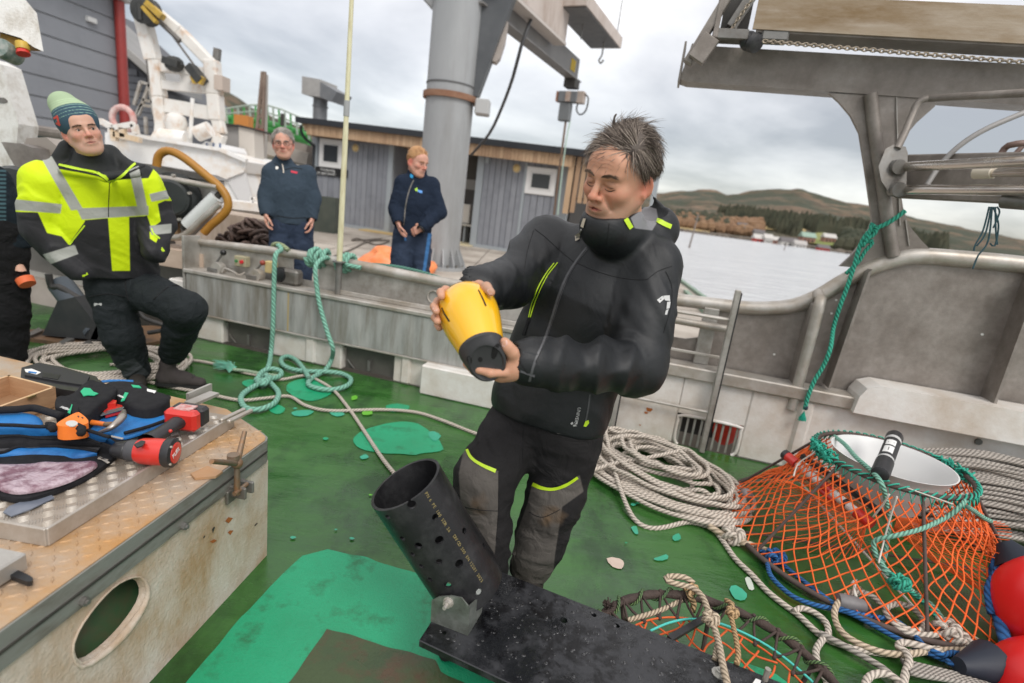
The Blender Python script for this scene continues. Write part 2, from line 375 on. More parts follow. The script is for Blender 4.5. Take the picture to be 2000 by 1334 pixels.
def profile(k):
 xs = [-1.7, -.8, -.66, -.6, -.5, -.2, .05, .22, .26, .30, .33, .345, .38, .44, .475, .52, .62, .7, .85, 1.0, 1.7]
 hs_ = [.12, .16, .165, .15, .1, .03, .03, .045, .054, .062, .063, .056, .066, .078, .082, .076, .069, .058, .05, .045, .04]
 return np.interp(k, xs, hs_)
ks = np.linspace(-1.7, 1.7, 340); ys = np.concatenate([np.linspace(300, 520, 22), np.linspace(540, 1250, 40)])
V = []
for yy in ys:
 y0 = 327 - (ks-.26)*193; tt = np.clip((yy - 300)/(1250-300), 0, 1)
 Y = y0 + (yy-300); x = ks*Y
 h = -1.6 + 10*np.clip((Y-y0)/90, 0, 1)**.8 + (profile(ks)*Y*1.0)*np.clip((tt-.06)/.94, 0, 1)**1.35
 h += (vnoise(np.stack([x*.012, Y*.012, 0*x], -1))-.5)*26*np.clip(tt*3, 0, 1)*(1-tt*.75) + (vnoise(np.stack([x*.05, Y*.05, 0*x+4], -1))-.5)*5*np.clip(tt*4, 0, 1)
 V.append(np.stack([x, Y, h], -1))
V = np.array(V); nk = len(ks); fs = [(i*nk+j, i*nk+j+1, (i+1)*nk+j+1, (i+1)*nk+j) for i in range(len(ys)-1) for j in range(nk-1)]
b = MB(); b.add(V.reshape(-1, 3), fs); hills = b.build('hills', hill_mat(), smooth=180, at0=(0, 0, 0)); tag(hills, kind='structure')
def ground_h(k, Y):
 y0 = 327-(k-.26)*193; yy = Y-y0+300
 i = int(np.clip(np.searchsorted(ys, yy)-1, 0, len(ys)-2)); f = np.clip((yy-ys[i])/(ys[i+1]-ys[i]), 0, 1)
 j = int(np.clip(np.searchsorted(ks, k)-1, 0, nk-2)); g = (k-ks[j])/(ks[1]-ks[0])
 return float((V[i, j, 2]*(1-g)+V[i, j+1, 2]*g)*(1-f)+(V[i+1, j, 2]*(1-g)+V[i+1, j+1, 2]*g)*f)
rng = random.Random(11)
b = MB()
for i in range(3800):
 k = rng.uniform(.34, .75); u = rng.random(); y0 = 327-(k-.26)*193
 lo, hi = 95+60*math.sin(k*23), 400+90*math.sin(k*17+1)
 if k < .42: lo, hi = lo+130*(.42-k)/.08, hi
 Y = y0+lo+(hi-lo)*u
 if vnoise(np.array([k*38, Y*.011, 1.])) < .36: continue
 z = ground_h(k, Y); h = rng.uniform(6, 13); r = h*.27
 b.lathe((k*Y, Y, z-1), (0, 0, 1), [(0, r), (h*.45, r*.75), (h, .1)], 5, caps=False)
for i in range(260):
 k = rng.choice([rng.uniform(.565, .63), rng.uniform(.24, .36)]); Y = 327-(k-.26)*193+(rng.uniform(8, 60) if k > .5 else rng.uniform(30, 140))
 z = ground_h(k, Y); h = rng.uniform(4, 9); r = h*.4
 b.lathe((k*Y, Y, z-1), (0, 0, 1), [(0, r*.8), (h*.4, r), (h*.8, r*.6), (h, .1)], 6, caps=False)
tag(b.build('woods', M('far_spruce', (.028, .036, .021), (.075, .07, .042), rough=.95, scale=.05), at0=(0, 0, 0)), kind='stuff')
b = MB()
for i in range(900):
 k = rng.uniform(.2, .42); Y = 327-(k-.26)*193+rng.uniform(14, 95); z = ground_h(k, Y); h = rng.uniform(3, 7)
 b.sphere((k*Y, Y, z+h*.35), h*.55, 6, 4, sc=(1, 1, .9))
tag(b.build('scrub', M('brown_scrub', (.16, .085, .045), (.23, .14, .075), rough=.95, scale=.09), at0=(0, 0, 0)), kind='stuff')
straw = M('dry_field', (.42, .31, .14), (.32, .24, .11), rough=.95, scale=.06); grassy = M('far_meadow', (.16, .2, .05), (.24, .24, .08), rough=.95, scale=.08)
def field(name, k0, k1, a0, a1, mat):
 G = []; n = 14
 for i in range(n):
  for j in range(n):
   k = k0+(k1-k0)*j/(n-1); w_ = .5-.5*math.cos(2*math.pi*j/(n-1)); Y = 327-(k-.26)*193+a0+(a1-a0)*i/(n-1)*(.35+.65*w_)
   G.append((k*Y, Y, ground_h(k, Y)+.9))
 bb = MB(); bb.add(G, [(i*n+j, i*n+j+1, (i+1)*n+j+1, (i+1)*n+j) for i in range(n-1) for j in range(n-1)]); return tag(bb.build(name, mat, at0=(0, 0, 0)), kind='structure')
field('field', .33, .46, 52, 175, straw); field('field', .21, .33, 6, 16, straw); field('meadow', .49, .58, 14, 70, grassy); field('meadow', .46, .5, 60, 100, straw)
b = MB()
for i in range(420):
 k = rng.uniform(.15, .75); Y = 327-(k-.26)*193+rng.uniform(-3, 4); b.sphere((k*Y, Y, -1.2+rng.uniform(0, .9)), rng.uniform(.7, 1.9), 6, 4, sc=(1.5, 1, .6))
tag(b.build('shore_rocks', M('shore_rock', (.09, .075, .06), (.17, .14, .11), rough=.9, scale=.3), at0=(0, 0, 0)), kind='stuff')
wht, red_, grn_ = M('far_white', (.5, .48, .45), rough=.8), M('far_red', (.38, .05, .04), rough=.8), M('far_green_roof', (.26, .36, .29), rough=.7)
slate, glassd = M('far_slate', (.13, .12, .12), rough=.8), M('far_pane', (.03, .035, .04), rough=.2)
def house(px, Y, w_, d_, h_, wm, rm, label):
 w_, d_, h_ = w_*.62, d_*.62, h_*.72
 k = ray(px, 470); k = k[0]/k[1]; x = k*Y; z = ground_h(k, Y)-.6
 t = thing('house', label, 'house', (x, Y, z), 'houses along the far shore'); bb = MB(); c = np.array([x, Y, z])
 bb.box(c+(0, 0, h_/2), (w_, d_, h_)); bb.build('wall', wm, t); bb = MB()
 e_ = w_/2+.4; bb.prism([c+(-e_, -d_/2-.4, h_), c+(-e_, d_/2+.4, h_), c+(-e_, 0, h_+d_*.5)], (2*e_, 0, 0)); bb.build('roof', rm, t)
 for q in (-.28, .0, .28):
  bb = MB(); bb.box(c+(w_*q, -d_/2-.04, h_*.55), (w_*.12, .08, h_*.3)); bb.build('window', glassd, t)
rw, gy = M('far_reddish_roof', (.3, .16, .12), rough=.8), M('far_grey', (.4, .38, .36), rough=.8)
for a in ((1443, 330, 9, 7, 6, wht, slate, 'white house with dark roof among conifers at the left end of the far village'), (1457, 318, 7, 6, 5, gy, slate, 'pale grey house just right of the white house among conifers'),
   (1478, 312, 9, 6, 4.4, wht, slate, 'low white house behind the red boathouse on the far shore'), (1484, 281, 11, 7, 3.6, red_, wht, 'red boathouse at the water edge of the far shore'),
   (1498, 279, 6, 7, 4.6, wht, wht, 'white gabled boathouse beside the red boathouse'), (1512, 283, 10, 6, 4, rw, wht, 'brownish house right of the white gabled boathouse'),
   (1540, 276, 13, 7, 4, wht, slate, 'long white quay house on the far shore'), (1575, 296, 11, 8, 5.5, rw, grn_, 'house with pale green roof above the far shore'),
   (1563, 272, 9, 6, 3.4, wht, gy, 'white waterside shed below the house with the green roof'), (1617, 300, 10, 7, 5, rw, wht, 'house with white roof standing alone higher on the meadow'),
   (1611, 258, 8, 5, 3, red_, slate, 'small dark red shed at the water near the dark trees')): house(*a)
for px, py, h_ in ((1345, 484, 4.6), (1530, 489, 2.0)):
 p = at(px, py, z=-1.2); b = MB(); b.cyl(p-(0, 0, 1), p+(.4, 0, h_), .14, .08, 6)
 tag(b.build('sea_marker', M('marker', (.2, .17, .15), rough=.8)), 'tall thin marker pole standing in the fjord' if h_ > 3 else 'short marker stake standing in the fjord', 'marker')
# ---- the boat's bulwark
alu = M('weathered_aluminium', (.40, .385, .355), (.56, .54, .505), rough=.42, rough2=.62, metal=.55, scale=5, c3=(.23, .205, .17), dirt=.40, dscale=2.6, bump=.12, bscale=90)
aluw = M('warm_aluminium', (.25, .224, .20), (.335, .302, .272), rough=.42, rough2=.6, metal=.35, scale=26, c3=(.15, .125, .105), dirt=.36, dscale=5, dsharp=.2, bump=.2, bscale=160)
alul = M('bright_aluminium', (.42, .395, .355), (.56, .53, .49), rough=.35, rough2=.55, metal=.5, scale=6, c3=(.33, .28, .22), dirt=.40, dscale=4)
alud = M('dull_steel', (.17, .165, .155), (.26, .255, .24), rough=.5, metal=.5, scale=6, c3=(.14, .12, .1), dirt=.4, dscale=5, bump=.1)
pnl = M('streaked_plate', (.33, .335, .325), (.48, .475, .455), rough=.45, rough2=.62, metal=.3, scale=5, stretch=(3.2, 3.2, .5), c3=(.22, .20, .165), dirt=.40, dscale=3, dstretch=(3, 3, .4), bump=.12)
white = M('white_hull_paint', (.70, .68, .645), (.77, .755, .725), rough=.35, rough2=.5, scale=3, c3=(.45, .36, .27), dirt=.36, dscale=2.4, dsharp=.2, bump=.15, bscale=50)
dark = M('dark_recess', (.03, .028, .025), (.055, .05, .042), rough=.6, scale=9)
doorm = M('scupper_door', (.10, .095, .085), (.15, .14, .125), rough=.5, scale=8, metal=.3)
rst = M('rust_orange', (.42, .13, .02), (.3, .09, .02), rough=.8, scale=20)
bul = thing('bulwark', 'grey metal and white painted ship bulwark with a round top rail along the green deck', 'bulwark', bw(0, 0, 0))
AX = (BT, BN, (0, 0, 1))
def bb_(s0, s1, d0, d1, z0, z1, bev=0.): 
 m = MB(); m.box(bw((s0+s1)/2, (d0+d1)/2, (z0+z1)/2), (abs(s1-s0), abs(d1-d0), abs(z1-z0)), AX, 0, bev); return m
def bx(name, mat, s0, s1, d0, d1, z0, z1, bev=0., parent=None): return bb_(s0, s1, d0, d1, z0, z1, bev).build(name, mat, parent or bul, smooth=30 if bev else None)
def sz(poly, d0, d1):
 m = MB(); m.prism([bw(s, d0, z) for s, z in poly], BN*(d1-d0)); return m
def doors(px0, px1): a, c = onb(*px0), onb(*px1); return a[0], c[0]
D1, D2, G = (-2.62, -2.135), (-1.43, -.955), (1.265, 1.705)
segs = [(-3.2, D1[0]), (D1[1], D2[0]), (D2[1], G[0]), (G[1], 5.2)]
for s0, s1 in segs: bx('lower_wall', white, s0, s1, -.12, 0, 0, .5, .012)
bx('lower_wall', white, D1[0], D1[1], -.12, -.004, .232, .5); bx('lower_wall', white, D2[0], D2[1], -.12, -.004, .232, .5); bx('lower_wall', white, G[0], G[1], -.12, -.001, .235, .5)
for s0, s1 in (D1, D2):
 dr = bx('scupper_door', doorm, s0+.01, s1-.01, -.075, -.055, .012, .225)
 bx('door_frame', doorm, s0, s1, -.055, -.035, .19, .2, parent=dr)
 bx('latch', alud, (s0+s1)/2-.012, (s0+s1)/2+.012, -.055, -.03, .03, .12, parent=dr)
 mm = MB(); mm.tube([bw(s0+.03, -.045, .09), bw(s0+.06, -.04, .06), bw(s0+.1, -.045, .02)], .006, 6); mm.build('wire_stay', alud, dr)
bx('sill_box', white, -.655, .46, -.02, .13, 0, .235, .01)
for s_, wd in ((-1.72, .10), (-.84, .09), (2.05, .09)):
 bx('pillar', white, s_-wd/2, s_+wd/2, -.02, .022, .002, .245 if s_ < 1 else .5, .02)
pl_ = bx('front_plate', pnl, -2.97, .85, -.005, .03, .245, .585, .004)
bx('plate_seam', M('yellow_sealant', (.42, .33, .17), rough=.7), -1.935, -1.922, .02, .034, .25, .58, parent=pl_)
bx('ledge', alul, -2.99, .85, -.135, .045, .588, .622, .006)
bx('edge_strip', alul, -2.97, .85, .0, .036, .228, .245, .003)
bx('ledge', alul, .85, 2.3, -.13, .04, .50, .585, .008)
bx('end_plate', alu, -3.01, -2.985, -.15, .03, .25, .9, .004)
RAIL = [(-3.1, .838), (-2.6, .855), (-2.1, .872), (-1.45, .868), (-.5, .845), (.3, .90), (.8, .965), (1.12, 1.0), (1.5, 1.015), (1.69, 1.038), (1.85, 1.082), (1.98, 1.165), (2.1, 1.28), (2.22, 1.385), (2.35, 1.462), (2.48, 1.505), (2.75, 1.522), (3.0, 1.53), (3.6, 1.53), (5.2, 1.53)]
rs, rz = [p[0] for p in RAIL], [p[1] for p in RAIL]
rail = spline([bw(s, -.15, z) for s, z in RAIL], .03)
mm = MB(); mm.tube(rail, np.interp((rail-B0) @ BT, [-3.1, -1.6, 1.4, 2.2], [.03, .042, .045, .052]), 14); mm.build('top_rail', alul, bul, smooth=60)
def plating(s0, s1, zlow, mat, name='outer_plate'):
 ss = np.linspace(s0, s1, max(2, int((s1-s0)/.08))); zz_ = np.interp(ss, rs, rz)-.01
 return sz([(s0, zlow)]+[(s1, zlow)]+list(zip(ss[::-1], zz_[::-1])), -.165, -.15).build(name, mat, bul)
plating(-3.0, -2.03, .6, alu); plating(-1.78, .2, .6, alu); plating(1.33, 5.2, .5, aluw)
sz([(-2.03, .6), (-1.78, .6), (-1.78, .69), (-1.80, .67), (-2.0, .67), (-2.03, .69)], -.165, -.15).build('outer_plate', alu, bul)
sz([(.2, .5), (1.33, .5), (1.33, .80), (1.30, .76), (1.22, .735), (.2, .72)], -.165, -.15).build('outer_plate', aluw, bul)
bx('gate_post', alu, 1.30, 1.40, -.15, -.10, .585, .985, .005)
bx('gate_bar', alul, .2, 1.46, -.07, -.055, .655, .675, .004)
mm = MB(); mm.tube(spline([bw(.2, -.06, .86), bw(.8, -.06, .872), bw(1.46, -.06, .868)], .1), .026, 10); mm.build('gate_bar', alul, bul, smooth=60)
mm = MB()
for s_, z_ in ((-1.575, .84), (-1.575, .735)): mm.cyl(bw(s_, -.152, z_), bw(s_, -.146, z_), .012, n=10)
mm.build('bolt_hole', M('daylight_hole', (.75, .75, .72), rough=.8), bul)  # closed pale discs, daylight through the holes put into their colour
for px, py in ((1633, 586), (1624, 612), (1918, 653), (1512, 692), (1690, 548)):
 p = onb(px, py, -.15); mm = MB(); mm.cyl(bw(p[0], -.15, p[2]), bw(p[0], -.146, p[2]), .0075, n=8); mm.build('bolt_hole', MATS['daylight_hole'], bul)
for s_, z0, z1 in ((2.0, .56, .72), (2.0, .78, .88), (2.17, .7, .85), (2.185, .95, 1.1), (3.06, .8, .95)): bx('weld', alul, s_, s_+.006, -.148, -.142, z0, z1)
mm = MB()
for s_ in (-.72,): 
 mm.tube([bw(s_+.05*math.cos(a), -.14, .72+.05*math.sin(a)) for a in np.linspace(0, 2*math.pi, 14, endpoint=False)], .007, 6, closed=True)
mm.build('ring', alul, bul)
for s_ in (-.42, .1): bx('bracket', alul, s_, s_+.012, -.15, -.03, .62, .80)
bx('inner_shelf', alul, -1.5, .2, -.06, -.045, .625, .66, .003)
bx('cleat', M('blue_paint', (.02, .13, .33), rough=.5), -.62, -.56, -.04, -.01, .63, .665)
sz([(1.935, .50), (1.995, .50), (1.995, 1.165), (1.935, 1.12)], -.15, -.02).build('stiffener', aluw, bul)
mm = MB(); mm.tube(spline([bw(1.965, .0, .42), bw(1.965, .0, 1.1), bw(1.965, -.03, 1.165), bw(1.965, -.10, 1.19)], .05), .034, 10); mm.build('stiffener', alul, bul, smooth=60)
sz([(2.15, .60), (2.165, .60), (2.205, 1.39), (2.19, 1.37)], -.15, -.02).build('stiffener', aluw, bul)
bx('stiffener', aluw, 3.04, 3.055, -.15, .0, .66, 1.49); bx('stiffener', aluw, 3.9, 3.915, -.15, .0, .66, 1.49)
mm = MB(); mm.prism([bw(2.29, -.13, .5), bw(5.2, -.13, .5), bw(5.2, -.13, .70), bw(2.4, -.13, .70), bw(2.33, -.13, .67), bw(2.30, -.13, .61)], BN*.22)
mm.build('white_step', white, bul)
mm = MB()
for px, py in ((1910, 862), (1990, 922)): 
 p = onb(px, py, .0); mm.cyl(bw(p[0], 0, p[2]), bw(p[0], .012, p[2]), .02, n=10)
mm.build('drain_plug', M('grey_plug', (.12, .125, .11), rough=.6), bul)
for px, py, r_ in ((1268, 800, .02), (1262, 806, .012), (1250, 830, .006), (1140, 660, .01), (1806, 768, .012)):
 p = onb(px, py, 0); P = [bw(p[0]+r_*math.cos(a)*(1+.3*math.sin(3*a)), .0035, p[2]+r_*math.sin(a)*(1+.4*math.cos(2*a))) for a in np.linspace(0, 2*math.pi, 14, endpoint=False)]
 mm = MB(); mm.add(P, [tuple(range(14))]); mm.build('rust_mark', rst, bul)
gr_ = bx('grate', dark, G[0], G[1], -.30, -.27, .0, .235)
for i in range(9):
 s_ = G[0]+.03+i*(G[1]-G[0]-.06)/8; mm = bb_(s_-.007, s_+.007, -.03, -.012, .004, .228); mm.build('grate_bar', alu, gr_)
fr = [(G[0]+.04, .0), (G[0]+.012, .03), (G[0]+.01, .18), (G[0]+.045, .222), (G[1]-.045, .222), (G[1]-.012, .19), (G[1]-.012, .03), (G[1]-.04, .005)]
mm = MB(); mm.tube(spline([bw(s_, -.004, z_) for s_, z_ in fr], .02), .012, 8); mm.build('grate_frame', white, gr_, smooth=60)
lad = thing('boarding_ladder', 'narrow grey metal ladder standing against the bulwark behind the man in black', 'ladder', bw(1.15, .06, 0))
for s_, z1 in ((1.465, 1.14), (.835, .98)):
 mm = MB(); mm.box(bw(s_, .06, z1/2+.01), (.035, .055, z1), AX, 0, .004); mm.build('upright', alu, lad)
 mm = MB(); mm.box(bw(s_+.02, .06, z1/2+.01), (.01, .05, z1-.03), AX); mm.build('rubber_strip', M('black_rubber', (.015, .015, .015), rough=.6), lad)
for z_ in (.95, .3): mm = MB(); mm.cyl(bw(.84, .06, z_), bw(1.46, .06, z_), .012, n=8); mm.build('rung', alul, lad)
loc = thing('control_locker', 'open metal locker with two hydraulic levers in the bulwark left of the green rope', 'control locker', bw(-2.5, -.06, .622))
for s_, dm, km in ((-2.72, M('black_knob', (.012, .012, .012), rough=.3), 1.0), (-2.32, M('red_knob', (.28, .05, .03), rough=.4), .8)):
 q = bb_(s_-.06, s_+.05, -.09, .0, .623, .66, .004).build('valve_block', alud, loc)
 mm = MB(); mm.lathe(bw(s_+.03, -.075, .66), BN, [(0, .05), (.02, .055), (.05, .055), (.07, .05)], 14); mm.build('quadrant', alul, q, smooth=40)
 a, c = bw(s_-.02, -.03, .66), bw(s_+.07, -.05, .66+.14*km)
 lv = MB(); lv.cyl(a, c, .011, .009, 8); lv = lv.build('lever', alud, loc)
 mm = MB(); mm.sphere(c, .026 if km == 1 else .023, 12, 8); mm.build('knob', dm, lv, smooth=180)
sb = bb_(-2.56, -2.44, -.13, -.07, .70, .79, .006).build('switch_box', M('cream_box', (.42, .38, .24), (.3, .27, .18), rough=.6, scale=12), loc)
mm = MB(); mm.cyl(bw(-2.475, -.07, .745), bw(-2.475, -.055, .745), .016, n=12); mm.build('stop_button', M('button_red', (.6, .02, .03), rough=.4), sb)
mm = MB(); mm.cyl(bw(-2.53, -.07, .745), bw(-2.53, -.058, .745), .012, n=12); mm.build('start_button', M('button_green', (.03, .2, .06), rough=.4), sb)
bb_(-2.24, -2.15, -.12, -.06, .69, .79, .006).build('junction_box', M('yellow_box', (.55, .43, .2), rough=.6), loc)
mm = MB(); mm.box(bw(-1.98, -.08, .69), (.16, .1, .13), AX, 0, .02); q = mm.build('pump', alud, loc)
mm = MB(); mm.lathe(bw(-2.07, -.09, .70), BN, [(0, .06), (.05, .065), (.08, .06), (.09, .03)], 18); mm.build('pump_cap', M('black_plastic', (.014, .014, .015), (.02, .02, .022), rough=.35, scale=20), q, smooth=40)
mm = MB(); mm.tube(spline([bw(-2.62, .0, .635), bw(-2.6, -.01, .675), bw(-2.53, -.02, .66), bw(-2.46, -.02, .64), bw(-2.42, -.04, .665)], .01), .008, 6); mm.build('cable', alul, loc)
pole = thing('whip_pole', 'tall pale yellow fibreglass pole standing in a grey socket on the bulwark', 'pole', bw(-1.52, -.05, .622))
mm = MB(); mm.cyl(bw(-1.52, -.05, .622), bw(-1.52, -.05, .885), .026, n=14); mm.cyl(bw(-1.52, -.05, .885), bw(-1.52, -.05, .895), .055, n=14); mm.build('socket', alud, pole, smooth=40)
mm = MB(); mm.cyl(bw(-1.52, -.05, .895), bw(-1.515, -.05, 1.9), .023, .0205, 12); mm.cyl(bw(-1.515, -.05, 1.9), bw(-1.512, -.05, 3.4), .019, .014, 12)
mm.build('shaft', M('fibreglass', (.62, .60, .38), (.70, .67, .47), rough=.45, scale=9, stretch=(8, 8, 1), c3=(.5, .44, .26), dirt=.4, dscale=6), pole, smooth=40)
mm = MB(); mm.cyl(bw(-1.515, -.05, 1.99), bw(-1.515, -.05, 2.1), .0225, n=12); mm.build('band', M('grey_tape', (.32, .33, .33), rough=.5), pole, smooth=40)
# ---- gantry over the rail
gan = thing('gantry', 'grey brown metal gantry with two long beams on a flared post above the rail', 'gantry', bw(2.2, -.15, 1.5))
def pz(px, py, d=-.13): p = onb(px, py, d); return p[0], p[2]
web = [pz(*p) for p in [(1620, 182), (1640, 200), (1662, 226), (1679, 260), (1690, 330), (1700, 400), (1704, 430), (1690, 465), (1662, 500), (1640, 520), (1700, 525), (1830, 500), (1800, 470), (1775, 440), (1764, 405), (1752, 330), (1753, 300), (1765, 270), (1790, 240), (1826, 208), (1830, 190)]]
sz(web, -.16, -.13).build('post_web', aluw, gan)
mm = MB(); mm.tube(spline([np.array(bw(*(lambda q: (q[0], -.11, q[1]))(pz(*p)))) for p in [(1698, 185), (1708, 270), (1720, 350), (1732, 440), (1742, 500)]], .05), .037, 12); mm.build('post_tube', aluw, gan, smooth=60)
for p in ((1750, 190, 1757, 440), (1768, 430, 1775, 480)):
 a, c = pz(*p[:2]), pz(*p[2:]); mm = MB(); mm.bar(bw(a[0], -.125, a[1]), bw(c[0], -.125, c[1]), .006, .008, BN); mm.build('weld', alu, gan)
lb = sz([(.855, 2.415), (.905, 2.402), (5.2, 2.385), (5.2, 2.585), (1.05, 2.615), (.89, 2.625)], -.27, -.12).build('lower_beam', aluw, gan)
bx('beam_cap', aluw, .845, .858, -.30, -.10, 2.40, 2.63, parent=lb)
ub = sz([(1.215, 2.655), (5.2, 2.61), (5.2, 2.78), (1.215, 2.835)], .08, .095).build('upper_boom', M('stained_boom', (.27, .205, .13), (.40, .34, .27), rough=.5, rough2=.65, metal=.25, scale=3, stretch=(.6, .6, 7), c3=(.2, .13, .06), dirt=.42, dscale=2, dstretch=(.8, .8, 3), bump=.12), gan)
sz([(1.25, 2.645), (5.2, 2.60), (5.2, 2.615), (1.25, 2.66)], -.10, .08).build('boom_flange', aluw, gan); sz([(1.25, 2.65), (5.2, 2.615), (5.2, 2.79), (1.25, 2.84)], -.10, -.088).build('boom_back', alud, gan)
mm = MB()
for a, c, w_, h_ in (((.885, .02, 2.47), (1.045, .05, 2.83), .05, .10), ((.93, .10, 2.47), (1.0, .10, 2.60), .10, .05)): mm.bar(bw(*a), bw(*c), w_, h_, BN, bev=.004)
mm.build('link_arm', aluw, gan)
bx('boom_head', alud, 1.0, 1.20, -.02, .09, 2.60, 2.655, .004); bx('boom_head', aluw, 1.0, 1.03, -.02, .10, 2.60, 2.9, .004); bx('boom_head', dark, 1.04, 1.20, -.06, -.04, 2.66, 2.9)
mm = MB(); mm.bar(bw(1.10, .02, 2.68), bw(1.2, .02, 2.9), .06, .05, BN); mm.build('inner_arm', alud, gan)
mm = MB(); c = bw(1.275, .05, 2.60); mm.lathe(c+BT*(-.05), BT*.5+BN*.5+np.array([0, 0, -.3]), [(-.05, .03), (-.04, .05), (-.02, .055), (0, .045), (.02, .055), (.05, .05), (.06, .03)], 16); mm.build('roller', M('black_roller', (.025, .025, .028), (.05, .05, .05), rough=.4, scale=15), gan, smooth=35)
bx('roller_seat', alud, 1.27, 1.42, .0, .09, 2.6, 2.66, .01)
def chain(pts, r, link, name, mat, parent):
 P = spline(pts, link*.5); d = np.concatenate([[0], np.cumsum(np.linalg.norm(np.diff(P, axis=0), axis=1))]); n = int(d[-1]/(link*.72)); mm = MB()
 for i in range(n):
  u = (i+.5)/n*d[-1]; c = np.array([np.interp(u, d, P[:, k]) for k in range(3)]); e_ = np.array([np.interp(min(u+.01, d[-1]), d, P[:, k]) for k in range(3)])-np.array([np.interp(max(u-.01, 0), d, P[:, k]) for k in range(3)])
  t_, x, y = frame(e_); x = x if i % 2 else y
  mm.tube([c+t_*math.cos(a)*link*.5+x*math.sin(a)*link*.3 for a in np.linspace(0, 2*math.pi, 8, endpoint=False)], r, 5, closed=True)
 o = mm.build(name, mat, parent, smooth=60); tag(o, kind='stuff'); return o
chm = M('galvanised_chain', (.26, .22, .17), (.4, .34, .27), rough=.45, metal=.7, scale=30)
chain([bw(1.285, .12, 2.585), bw(1.9, .12, 2.565), bw(2.6, .12, 2.545), bw(4.4, .12, 2.50)], .0045, .03, 'chain', chm, gan)
chain([bw(1.09, .06, 2.63), bw(1.13, .08, 2.72), bw(1.22, .10, 2.88)], .004, .026, 'chain', chm, gan)
arm = thing('hauler_arm', 'metal arm with two polished steel rods and bent pipe beside the gantry post', 'hauler', at(1740, 340, fw=3.1))
A0, A1 = at(1728, 338, fw=3.15), at(2080, 338, fw=2.25)
pol = M('polished_steel', (.62, .57, .52), (.7, .66, .6), rough=.16, rough2=.3, metal=1., scale=12)
for p, q in (((1745, 327, 3.12), (2090, 311, 2.2)), ((1747, 370, 3.12), (2090, 372, 2.2))):
 mm = MB(); mm.cyl(at(p[0], p[1], fw=p[2]), at(q[0], q[1], fw=q[2]), .026, n=14); mm.build('rod', pol, arm, smooth=40)
mm = MB(); a, c = at(1760, 345, fw=3.2), at(2100, 350, fw=2.45); mm.bar(a, c, .03, .25, (0, 0, 1), bev=.008); mm.build('side_plate', aluw, arm)
mm = MB(); P = [at(x, y, fw=3.17) for x, y in [(1730, 292), (1745, 284), (1768, 288), (1772, 300), (1768, 380), (1756, 385), (1738, 376), (1722, 352), (1717, 325)]]; mm.prism(P, at(1741, 325, fw=3.05)-at(1741, 325, fw=3.17)); mm.build('end_plate', alud, arm)
for y_ in (326, 370): mm = MB(); mm.cyl(at(1745, y_, fw=3.07), at(1757, y_, fw=3.02), .04, n=14); mm.build('boss', alud, arm, smooth=40)
mm = MB(); mm.tube(spline([at(1752, 290, fw=3.05), at(1766, 262, fw=3.05), at(1783, 222, fw=3.05), at(1792, 203, fw=3.04), at(1806, 194, fw=3.02), at(1840, 191, fw=2.95), at(2080, 178, fw=2.4)], .02), .02, 10); mm.build('bent_pipe', aluw, arm, smooth=60)
mm = MB(); mm.tube(spline([at(1810, 362, fw=2.95), at(1835, 325, fw=2.95), at(1870, 288, fw=2.9), at(1930, 250, fw=2.85), at(2050, 200, fw=2.8)], .03), .014, 8); mm.build('hose', M('grey_hose', (.3, .29, .28), rough=.5), arm, smooth=60)
mm = MB(); mm.tube(spline([at(1950, 312, fw=2.75), at(1962, 290, fw=2.75), at(1985, 281, fw=2.7), at(2060, 278, fw=2.7)], .03), .016, 8); mm.tube(spline([at(1935, 365, fw=2.8), at(1975, 310, fw=2.78), at(2040, 240, fw=2.75)], .03), .012, 8); mm.build('hose', M('brown_hose', (.16, .1, .08), rough=.5), arm, smooth=60)
mm = MB(); mm.cyl(at(1905, 338, fw=2.72), at(1940, 337, fw=2.64), .03, n=12); mm.build('rod_sleeve', M('cream_nylon', (.66, .6, .5), rough=.5), arm, smooth=40)
mm = MB(); mm.cyl(at(1940, 338, fw=2.64), at(2090, 336, fw=2.3), .02, n=12); mm.build('rod', pol, arm, smooth=40)
mm = MB(); mm.cyl(at(1960, 392, fw=2.5), at(2080, 400, fw=2.3), .035, n=12); mm.build('cross_tube', alud, arm, smooth=40)
mm = MB()
for pts in ([(1932, 404), (1920, 450), (1905, 478), (1902, 490)], [(1936, 404), (1925, 455), (1908, 480)], [(1940, 404), (1950, 440), (1943, 480), (1934, 475)], [(1944, 404), (1945, 450), (1948, 478)], [(1938, 404), (1930, 470), (1910, 500), (1900, 525)], [(1947, 404), (1952, 415), (1940, 445)]):
 mm.tube(spline([at(x, y, fw=2.62) for x, y in pts], .01), .004, 5)
tag(mm.build('cord_ends', M('navy_cord', (.012, .04, .055), (.02, .07, .08), rough=.8, scale=60)), 'frayed dark blue cord ends hanging under the steel rods at the right', 'cord')
# ---- the hut on the quay
H0 = np.array([-6.97, 18, QZ]); HT = np.array([.9573, -.2891, 0]); HN = np.array([-.2891, -.9573, 0])
def hw(s, d, z): return H0+HT*s+HN*d+np.array([0, 0, z])
HAX = (HT, HN, (0, 0, 1))
rng = random.Random(21)
hut = thing('quay_hut', 'long grey cabin with timber fascia and two white windows standing on the quay', 'cabin', hw(4, -2, 0))
def hb(name, mat, s0, s1, d0, d1, z0, z1, parent=None, bev=0.):
 m = MB(); m.box(hw((s0+s1)/2, (d0+d1)/2, (z0+z1)/2), (s1-s0, abs(d1-d0), z1-z0), HAX, 0, bev); return m.build(name, mat, parent or hut)
hgrey = [M('hut_grey_%d' % i, c, tuple(x*1.12 for x in c), rough=.6, scale=3, c3=tuple(x*.75 for x in c), dirt=.3, dscale=2) for i, c in enumerate(((.235, .245, .27), (.25, .26, .285), (.22, .23, .255)))]
